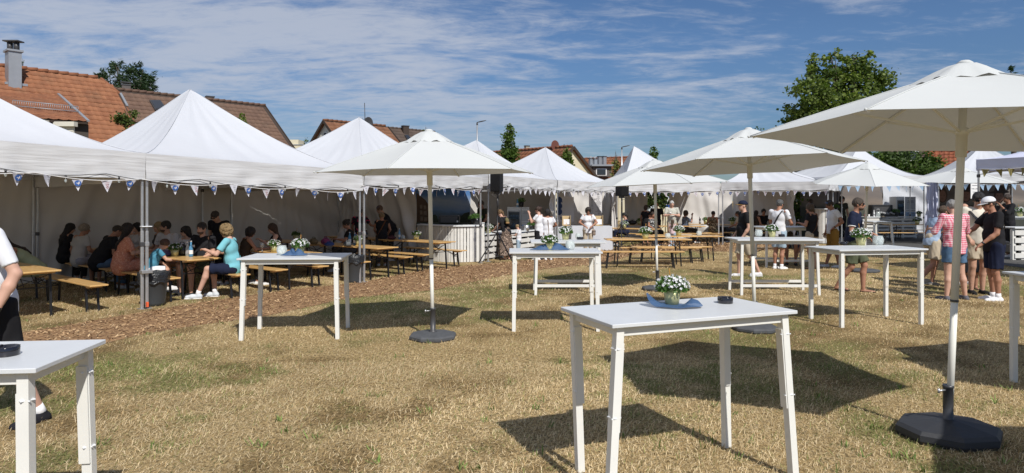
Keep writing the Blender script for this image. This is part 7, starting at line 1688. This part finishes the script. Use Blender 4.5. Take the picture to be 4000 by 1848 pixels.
person('man in red and white gingham shirt and denim shorts seen from behind', G(3728, 1170), 8, 1.74, sk=S4, top=pGing, bottom=cDenim, hair=('short', gy), shoes=(.12, .12, .14), b=1.22, belly=.01, vox=.013, head=(18, -12), blen=.62, sleeve=1.3, longtop=.06,
       armL=((.10, .08, -.26), (-.02, .30, -.22)), armR=((.10, .08, -.26), (-.02, .30, -.26)), legL=((.04, .0, -.44), (.08, -.02, -.845)), legR=((.04, .0, -.44), (.10, -.02, -.845)))
person('woman in a long black dress with sunglasses half hidden behind the sweater man', (XA(3790, 12.9), 12.9), 150, 1.60, sk=S2, top=cBlk, bottom=cBlk, dress=True, blen=.62, hair=('bun', br), shoes=(.03, .03, .03), female=True, glasses=True, vox=.017, sandal=True)
person('bald man whose head shows behind the gingham shirt man', (XA(3764, 13.6), 13.6), 170, 1.66, sk=S1, top=cNavy, bottom=cGreyP, hair=('bald', gy), blen=1.9, vox=.018)
person('person in light blue shirt and beige shorts striding behind the table', (XA(3640, 13.3), 13.3), -80, 1.66, sk=S2, top=cSky, bottom=cBeige, hair=('short', br), shoes=(.35, .30, .24), vox=.016, lean=22, blen=.78, b=1.1,
       legL=((.02, .20, -.40), (.02, .10, -.845)), legR=((.02, -.06, -.44), (.0, -.34, -.74)))
def ex_navy(J):
    badge(J, .075, .36, .150)
    mb = MB(); q = J['U'](.08, .150, .42); mb.box(q, (.05, .006, .02)); mb.build('chest_print', mPaper, J['root']); e = Vector(J['sh'][-1]).lerp(Vector(J['elb'][-1]), .5); 
    mb = MB(); mb.tube([Vector(J['sh'][1]).lerp(Vector(J['elb'][1]), .70), Vector(J['sh'][1]).lerp(Vector(J['elb'][1]), .74)], .069, 12); mb.build('sleeve_trim', mPaper, J['root'])
person('man in navy polo, sunglasses and olive shorts walking behind the right bar table', G(3335, 1140), -128, 1.77, sk=S2, top=cNavy, bottom=cOlive, hair=('short', (.07, .05, .035)), b=1.24, glasses=True, vox=.013, head=(2, 6), blen=.86, sleeve=.72, sandal=True, extra=ex_navy, beard=(.12, .08, .06), longtop=.05,
       armL=((.08, -.02, -.29), (.0, .22, -.34)), armR=((.08, .0, -.29), (.0, .20, -.38)), legL=((.02, .16, -.42), (.0, .14, -.845)), legR=((.02, -.02, -.44), (.02, -.26, -.80)), lean=3)
def ex_strap(col):
    def f(J): strap(J, [(.12, -.06, .53), (.06, -.135, .40), (-.06, -.14, .15), (-.16, -.08, -.02)], cloth('strap_%.2f' % col[0], col), .028)
    return f
person('man in white polo and ochre shorts bowing his head, hand on hip', G(3252, 1043), 92, 1.74, sk=S3, top=cWht, bottom=cOch, hair=('short', dn), shoes=(.65, .65, .65), vox=.015, head=(26, 0), sunhead=True, blen=.88, sleeve=.6, armL=((.14, -.08, -.26), (.02, .06, -.40)), extra=lambda J: watch(J, -1), legR=((.0, .02, -.44), (.0, .12, -.845)), legL=((.0, -.02, -.44), (.0, -.12, -.845)))
person('woman in black T-shirt and beige shorts with brown bob, seen from behind', G(3172, 1050), 35, 1.64, sk=S2, top=cBlk, bottom=cBeige, hair=('bob', br), female=True, vox=.015, b=1.1, blen=.72, sleeve=.55, sandal=True, head=(12, 10), armL=((.10, .02, -.27), (.02, .22, -.22)), armR=((.08, .04, -.27), (.0, .22, -.25)), extra=ex_strap((.12, .06, .035)))
person('man in black T-shirt leaning on the round board counter', (XA(3186, 26.6), 27.0), 30, 1.76, sk=S3, top=cBlk, bottom=cGreyP, hair=('short', dn), vox=.02, blen=1.9, sleeve=.55, armR=((.12, .16, -.22), (.16, .36, -.24)))
person('young man with curly dark hair in an olive T-shirt behind the counter', (XA(3287, 28.6), 28.6), 180, 1.87, sk=S1, top=cDkO, bottom=cBlk, hair=('curly', (.015, .012, .01)), vox=.02, blen=1.9, sleeve=.6, extra=lambda J: badge(J, .05, .38))
def ex_white(J): strap(J, [(.13, -.05, .535), (.08, -.135, .42), (-.03, -.145, .22), (-.15, -.10, .02)], mBlack, .04)
person('bearded man in white T-shirt and pale denim shorts with black shoulder strap', G(3042, 1050), -52, 1.74, sk=S2, top=cWht, bottom=cDenL, hair=('short', (.12, .12, .12)), shoes=(.78, .78, .78), sock=sw, b=1.12, glasses=True, beard=(.18, .17, .16), vox=.014, head=(10, 0), blen=.84, sleeve=.66, extra=ex_white, longtop=.05,
       armR=((.10, .06, -.27), (-.02, .28, -.30)), armL=((.06, .08, -.27), (-.02, .30, -.26)))
person('man with navy and ochre baseball cap, black polo and beige cargo shorts', G(2908, 1080), 88, 1.71, sk=S4, top=cBlk, bottom=cBeige, hair=('buzz', (.25, .18, .12)), shoes=(.70, .70, .72), b=1.18, belly=.03, vox=.014, head=(0, 4), blen=.92, sleeve=.68, cap=(cNavy, cOch), longtop=.05,
       armL=((.06, -.02, -.30), (.02, .12, -.52)), armR=((.05, .0, -.29), (.0, .16, -.48)), legL=((.0, -.10, -.43), (.0, -.30, -.80)), legR=((.0, .10, -.43), (.0, .10, -.845)), sock=None)
def ex_old(J): badge(J, .07, .36)
person('old white-haired man in a striped polo shirt with folded hands', (XA(2624, 24.6), 24.6), 176, 1.70, sk=S4, top=pStr, bottom=cBeige, hair=('short', wt_), b=1.08, belly=.03, vox=.019, blen=1.9, sleeve=.75, head=(4, 0), armL=((.07, .06, -.26), (-.13, .22, -.22)), armR=((.07, .06, -.26), (-.13, .22, -.22)), extra=ex_old)
person('little girl with long brown hair, pink T-shirt and jeans seen from behind', (XA(2627, 23.6), 23.6), -30, 1.03, sk=S1, top=cloth('pale_pink', (.66, .50, .52)), bottom=cDenL, hair=('long', br), vox=.022, blen=1.9, sleeve=.5, female=True, armR=((.04, .12, -.24), (-.04, .26, -.20)))
person('woman with dark hair in a black dress standing at the sign', (XA(2522, 26.4), 26.4), -40, 1.52, sk=S2, top=cBlk, bottom=cBlk, dress=True, blen=.6, hair=('bob', dn), female=True, vox=.021, sandal=True)
person('bald man in black shirt standing in front of the pedestrian sign', (XA(2565, 27.2), 27.2), 160, 1.62, sk=S2, top=cBlk, bottom=cBlk, hair=('bald', dn), vox=.021, blen=1.9, b=1.2, sleeve=.7, extra=lambda J: badge(J, .08, .36))
def ex_bag(J): strap(J, [(-.11, .05, .53), (-.15, .12, .30), (-.19, .07, .02)], cloth('brown_strap', (.20, .13, .08)), .018); bagat(J, (-.21, .06, -.10), (.10, .16, .18), cloth('taupe_bag', (.28, .22, .18)))
person('woman in white blouse, beige trousers and black sunglasses facing the camera', (XA(2297, 20.8), 20.8), 178, 1.49, sk=S2, top=cWht, bottom=cBeige, hair=('curly', (.03, .018, .012)), female=True, glasses=True, vox=.016, b=1.12, blen=1.9, sleeve=.55, head=(8, 0), armL=((.14, .03, -.24), (-.04, .22, -.36)), armR=((.14, .03, -.24), (-.04, .22, -.36)), extra=ex_bag, longtop=.06)
def ex_pack(J):
    F_ = Field(.016); s = J['s']; q = J['U'](.0, -.20, .28); F_.ell(q, np.array([.12, .09, .16])*s, J['UT'], .02); V_, Q_ = F_.mesh('b', None); bp_ = newobj('backpack', npmesh('backpack', V_, Q_, True, cloth('black_leather', (.015, .015, .016))), None, J['root'])
    F_ = Field(.014); F_.ell(J['U'](-.10, -.24, .33), np.array([.075, .055, .10])*s, J['UT'], .02); V_, Q_ = F_.mesh('b', None); newobj('hanging_cap', npmesh('hanging_cap', V_, Q_, True, cloth('olive_cap', (.16, .14, .07))), None, bp_)
    mb = MB(); mb.box(J['U'](-.13, -.255, .24), (.12, .05, .05), ch=.01); mb.build('cap_brim', cloth('tan_brim', (.36, .22, .10)), bp_)
    for e in (-1, 1): strap(J, [(e*.08, -.13, .40), (e*.10, -.06, .53), (e*.10, .08, .47)], cloth('black_leather', (.015, .015, .016)), .03)
person('woman in black T-shirt and long leopard-print skirt with a backpack', G(1978, 1014), 52, 1.50, sk=S4, top=cBlk, bottom=pLeo, skirt=True, blen=.86, hair=('tail', (.22, .13, .06)), female=True, vox=.015, lean=20, head=(16, 0), b=1.1, sleeve=.6, sandal=True, armL=((.08, .06, -.26), (.02, .30, -.36)), armR=((.06, .12, -.24), (0, .34, -.30)), extra=ex_pack)
person('small blond boy in white T-shirt and jeans at the low counter', G(2026, 1012), 70, 1.02, sk=S4, top=cWht, bottom=cDenL, hair=('short', (.36, .24, .12)), vox=.02, blen=1.9, sleeve=.6, head=(22, 0), armL=((.04, .08, -.24), (-.04, .24, -.24)), shoes=(.6, .6, .6))
person('woman with hair bun in a white T-shirt raising her hand to her face', G(2106, 1015), 62, 1.54, sk=S4, top=cWht, bottom=cBlk, hair=('bun', (.06, .03, .02)), female=True, glasses=True, vox=.016, b=1.12, blen=1.9, sleeve=.6, armL=((.06, .16, -.20), (-.02, .28, .06)), armR=((.06, .12, -.24), (-.06, .30, -.16)), shoes=(.7, .7, .7), longtop=.08, extra=lambda J: strap(J, [(-.10, .06, .53), (.0, .13, .30), (.05, .13, .20)], mDark, .012, 'lanyard'))
person('woman with black bob in a long white dress seen from behind', G(2140, 1015), 20, 1.46, sk=S3, top=cWht, bottom=cWht, dress=True, blen=.84, hair=('bob', (.012, .01, .01)), female=True, vox=.016, b=1.12, sleeve=.6, neck=False, armL=((.10, .12, -.22), (-.02, .32, -.14)), armR=((.14, .0, -.24), (.06, .12, -.30)), extra=lambda J: strap(J, [(-.06, .03, .54), (-.05, -.14, .42), (-.03, -.15, .1), (-.03, -.16, -.1)], cloth('brown_strap', (.20, .13, .08)), .016))
person('man in dark olive T-shirt behind the tall palisade counter', (XA(1893, 21.4), 21.4), 130, 1.72, sk=S3, top=cDkO, bottom=cBlk, hair=('short', dn), vox=.018, blen=1.9, sleeve=.6, lean=10, armL=((.14, .10, -.24), (.16, .28, -.38)))
# ---------------------------------------------------------------- left tents, standing
person('man in black polo with blue sunglasses on his head bending over the table', (XA(1530, 18.9), 18.9), 100, 1.66, sk=S1, top=cBlk, bottom=cBlk, hair=('short', (.16, .10, .07)), vox=.017, lean=28, head=(6, 0), sunhead=True, blen=1.9, sleeve=.66, b=1.15, armL=((.04, .14, -.26), (.02, .22, -.52)), armR=((.06, .12, -.26), (0, .2, -.5)), extra=lambda J: badge(J, .06, .36))
person('blonde woman in a black vest with brown crossbody strap seen from behind', (XA(1492, 17.4), 17.4), 10, 1.42, sk=S2, top=cBlk, bottom=cGreyP, hair=('thick', (.28, .20, .11)), female=True, vox=.017, b=1.15, lean=14, head=(18, 12), blen=1.9, sleeve=.25, armL=((.06, .08, -.26), (.0, .24, -.36)), armR=((.08, .06, -.26), (.02, .22, -.36)), extra=ex_strap((.14, .06, .03)))
person('man in black shirt with red flowers standing behind the tent leg', (XA(1406, 17.9), 17.9), -20, 1.50, sk=S3, top=pFlo, bottom=cWht, hair=('buzz', dn), vox=.017, b=1.15, head=(10, 0), blen=.8, sleeve=.66, shoes=(.7, .7, .7), armR=((.14, .10, -.22), (.30, .28, -.28)))
person('man in black shirt and sunglasses bending down between the rows', (XA(868, 13.6), 13.6), 165, 1.55, sk=S1, top=cBlk, bottom=cBlk, hair=('short', (.04, .03, .025)), glasses=True, vox=.015, lean=14, head=(28, 0), b=1.2, blen=1.9, sleeve=.55)
# ---------------------------------------------------------------- left tents, seated
def seatat(px, py, back): e = G(px, py, ZS); d = Vector((-.784, .62, 0)); return e+d*back
FL, FR = 142, -38
def stall(px, Y): return (XA(px, Y), Y)
person('girl with long dark hair in a pale green top bending over at the far left', stall(146, 11.5), 128, 1.66, sit=True, sk=S2, top=cGreen, bottom=cGreen, dress=True, blen=.8, hair=('long', (.035, .02, .012)), female=True, vox=.015, lean=44, head=(10, 0), sleeve=0, neck=False, armL=((.06, .12, -.25), (.0, .34, -.20)))
person('dark-haired woman in black at the back of the long bench', stall(248, 13.9), -25, 1.55, sit=True, sk=S1, top=cBlk, bottom=cBlk, hair=('long', (.012, .01, .01)), female=True, vox=.016, blen=1.9, sleeve=.5, head=(14, -25), lean=8)
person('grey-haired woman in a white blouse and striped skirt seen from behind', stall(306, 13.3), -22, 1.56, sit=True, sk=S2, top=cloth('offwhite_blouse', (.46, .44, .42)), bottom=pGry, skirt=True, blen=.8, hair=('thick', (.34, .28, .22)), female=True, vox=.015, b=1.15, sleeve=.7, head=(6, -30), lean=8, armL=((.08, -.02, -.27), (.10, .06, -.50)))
person('broad man in a black T-shirt and jeans leaning forward on the bench', stall(384, 12.7), -42, 1.68, sit=True, sk=S2, top=cBlk, bottom=cDenim, hair=('buzz', (.05, .035, .025)), vox=.015, b=1.3, blen=1.9, sleeve=.7, head=(12, 0), lean=26, belly=.02)
person('laughing woman in an orange floral dress with a dark ponytail', stall(474, 12.1), -50, 1.66, sit=True, sk=S1, top=pOr, bottom=pOr, dress=True, blen=.8, hair=('long', (.02, .012, .01)), female=True, vox=.014, b=1.35, sleeve=.85, head=(-8, 5), lean=8, belly=.03, extra=ex_strap((.03, .03, .03)), armR=((.08, .10, -.25), (.0, .34, -.20)))
person('boy in a blue T-shirt hidden behind the tent leg', stall(584, 11.65), -60, 1.25, sit=True, sk=S1, top=cBlue2, bottom=cWht, hair=('thick', (.10, .05, .03)), vox=.015, lean=24, head=(20, 0), sleeve=.6, blen=.9, seat=.43, legL=((.04, .38, .0), (.03, .40, -.42)), legR=((.04, .38, .0), (.03, .40, -.42)), armR=((.06, .20, -.18), (.02, .42, -.16)))
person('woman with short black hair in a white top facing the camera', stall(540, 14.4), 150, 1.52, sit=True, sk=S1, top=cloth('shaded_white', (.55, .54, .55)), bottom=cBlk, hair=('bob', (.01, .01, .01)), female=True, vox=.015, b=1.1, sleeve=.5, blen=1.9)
def ex_txt(J):
    q = J['U'](0, .142, .395); textobj('ACKERMANN', .045, mInk, J['root'], (q[0], q[1]+.006, q[2]), (R(90), 0, R(180)), 'shirt_lettering')
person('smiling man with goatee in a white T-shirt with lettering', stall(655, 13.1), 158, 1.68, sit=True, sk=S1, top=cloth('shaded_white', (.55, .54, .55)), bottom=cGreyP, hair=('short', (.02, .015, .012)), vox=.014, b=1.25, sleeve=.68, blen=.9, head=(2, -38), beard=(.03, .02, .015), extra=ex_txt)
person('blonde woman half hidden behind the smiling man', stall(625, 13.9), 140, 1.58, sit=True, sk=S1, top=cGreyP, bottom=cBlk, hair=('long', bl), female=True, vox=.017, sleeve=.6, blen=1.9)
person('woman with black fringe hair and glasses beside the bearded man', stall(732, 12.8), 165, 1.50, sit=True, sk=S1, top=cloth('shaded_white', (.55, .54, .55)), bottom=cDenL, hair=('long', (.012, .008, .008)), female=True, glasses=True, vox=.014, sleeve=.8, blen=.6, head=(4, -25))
person('bearded man in a black T-shirt with a name badge at the table', stall(795, 12.3), 158, 1.68, sit=True, sk=S1, top=cBlk, bottom=cOlive, hair=('short', (.03, .02, .015)), vox=.013, b=1.35, belly=.04, sleeve=.7, blen=.85, head=(6, 8), beard=(.05, .035, .025), extra=lambda J: badge(J, .08, .36, .165), shoes=(.03, .03, .03))
def ex_turq(J): strap(J, [(.12, -.03, .53), (.06, -.13, .42), (-.02, -.14, .15), (-.08, -.16, -.0)], mBlack, .02); bagat(J, (-.06, -.22, -.04), (.20, .09, .17), mBlack)
person('blond person in a turquoise T-shirt with a small black shoulder bag', stall(912, 11.75), 96, 1.66, sit=True, sk=S4, top=cTurq, bottom=cNavy, hair=('curly', (.30, .20, .09)), vox=.013, b=1.12, sleeve=.7, blen=.9, lean=8, head=(8, -22), shoes=(.62, .66, .7), sock=sw, extra=ex_turq, armL=((.08, .16, -.22), (-.04, .36, -.14)), armR=((.08, .14, -.22), (0, .36, -.2)), legR=((.05, .43, .0), (.06, .38, -.45)), legL=((.05, .42, .01), (.06, .58, -.44)))
person('woman with dark curly hair and bare shoulders at the third table', stall(948, 13.3), -48, 1.44, sit=True, sk=S2, top=cloth('dark_brown_top', (.05, .035, .025)), bottom=cBlk, hair=('curly', (.02, .012, .01)), female=True, vox=.015, sleeve=0, blen=1.9, lean=12, head=(10, 0), neck=False, armR=((.06, .16, -.22), (.0, .42, -.18)))
person('young woman with long brown hair in a black vest looking at her phone', stall(1076, 14.0), 112, 1.54, sit=True, sk=S4, top=cBlk, bottom=cBlk, hair=('long', (.06, .03, .018)), female=True, vox=.014, sleeve=0, blen=1.9, head=(20, 0), armL=((.06, .10, -.24), (-.02, .30, -.10)), armR=((.06, .10, -.24), (-.02, .30, -.12)))
person('dark-haired woman with large sunglasses in black looking at her phone', stall(1372, 16.2), 105, 1.58, sit=True, sk=S2, top=cBlk, bottom=cGreyP, hair=('bun', (.02, .012, .01)), female=True, glasses=True, vox=.015, b=1.1, sleeve=.7, blen=1.9, head=(18, 0), lean=6, armL=((.06, .12, -.24), (-.02, .34, -.20)), shoes=(.7, .7, .7))
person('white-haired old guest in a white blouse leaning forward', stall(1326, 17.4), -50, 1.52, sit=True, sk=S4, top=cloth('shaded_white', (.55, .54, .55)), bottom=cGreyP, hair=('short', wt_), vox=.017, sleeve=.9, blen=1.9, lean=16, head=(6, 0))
# ---------------------------------------------------------------- centre tents, seated
person('woman with dark ponytail in navy beside the right loudspeaker', stall(2444, 25.0), 70, 1.56, sit=True, sk=S1, top=cNavy, bottom=cNavy, hair=('tail', (.015, .01, .01)), female=True, vox=.021, sleeve=.7, blen=1.9, head=(10, 0))
person('seated woman in black with a patterned vest by the sign', stall(2548, 25.3), -150, 1.60, sit=True, sk=S2, top=pBW, bottom=cBlk, hair=('short', dn), female=True, vox=.02, sleeve=.5, blen=1.9, b=1.1)
person('woman in a blue patterned blouse drinking from a bottle', stall(2676, 26.6), -85, 1.66, sit=True, sk=S2, top=pBlk, bottom=cGreyP, hair=('bob', dn), female=True, vox=.02, sleeve=.9, blen=1.9, b=1.2, armR=((.08, .18, -.16), (.0, .24, .08)))
person('woman in a leopard top seen from behind in the middle tent', stall(2784, 26.6), -30, 1.62, sit=True, sk=S2, top=pLeo2, bottom=cOlive, hair=('short', (.02, .012, .01)), female=True, vox=.02, sleeve=0, blen=1.9, head=(8, -25), neck=False, b=1.1)
person('dark-haired guest in pale shirt left of the black cap man', stall(2884, 26.9), 60, 1.60, sit=True, sk=S2, top=cBeige, bottom=cGreyP, hair=('short', dn), vox=.021, sleeve=.7, blen=1.9)
person('woman with long dark hair behind the parasol pole', stall(2952, 26.9), -60, 1.64, sit=True, sk=S2, top=cloth('dark_brown_top', (.05, .035, .025)), bottom=cGreyP, hair=('long', (.02, .012, .01)), female=True, vox=.021, sleeve=0, blen=1.9)
person('young man in a dark polo facing the camera in the shade', stall(2982, 27.6), 175, 1.74, sit=True, sk=S2, top=cBlk, bottom=cBlk, hair=('thick', (.02, .015, .012)), vox=.02, sleeve=.6, blen=1.9)
person('guest in white T-shirt and denim shorts crouching on the bench', stall(3098, 17.9), 150, 1.56, sit=True, sk=S2, top=cWht, bottom=cDenim, hair=('short', dn), vox=.017, sleeve=.6, blen=.7, lean=62, head=(20, 0), shoes=(.03, .03, .03), b=1.1)
person('man in black standing before the printed portraits at the right edge', stall(3940, 20.0), 80, 1.90, sk=S3, top=cBlk, bottom=cBlk, hair=('short', dn), vox=.019, blen=1.9, sleeve=1.6, b=1.1, armL=((.06, .14, -.22), (.0, .30, .0)))
# ---------------------------------------------------------------- left foreground man
person('man in white T-shirt and black shorts cut by the left picture edge', (-3.90, 5.0), 152, 1.80, fold=.45, sk=S4, top=mat('bright_white_tee', (.72, .735, .78), .85, bump=.12, bscale=6), bottom=cBlk, hair=('short', br), shoes=(.02, .02, .025), sock=sw, b=1.04, vox=.010, blen=.75, sleeve=.78, lean=9, longtop=.03, head=(15, 0),
       armL=((.11, -.06, -.28), (.10, .08, -.52)), armR=((.06, .10, -.28), (.02, .26, -.46)), legR=((.02, .10, -.43), (.02, .10, -.845)), legL=((.02, -.06, -.43), (.02, -.26, -.84)), extra=lambda J: watch(J, -1))
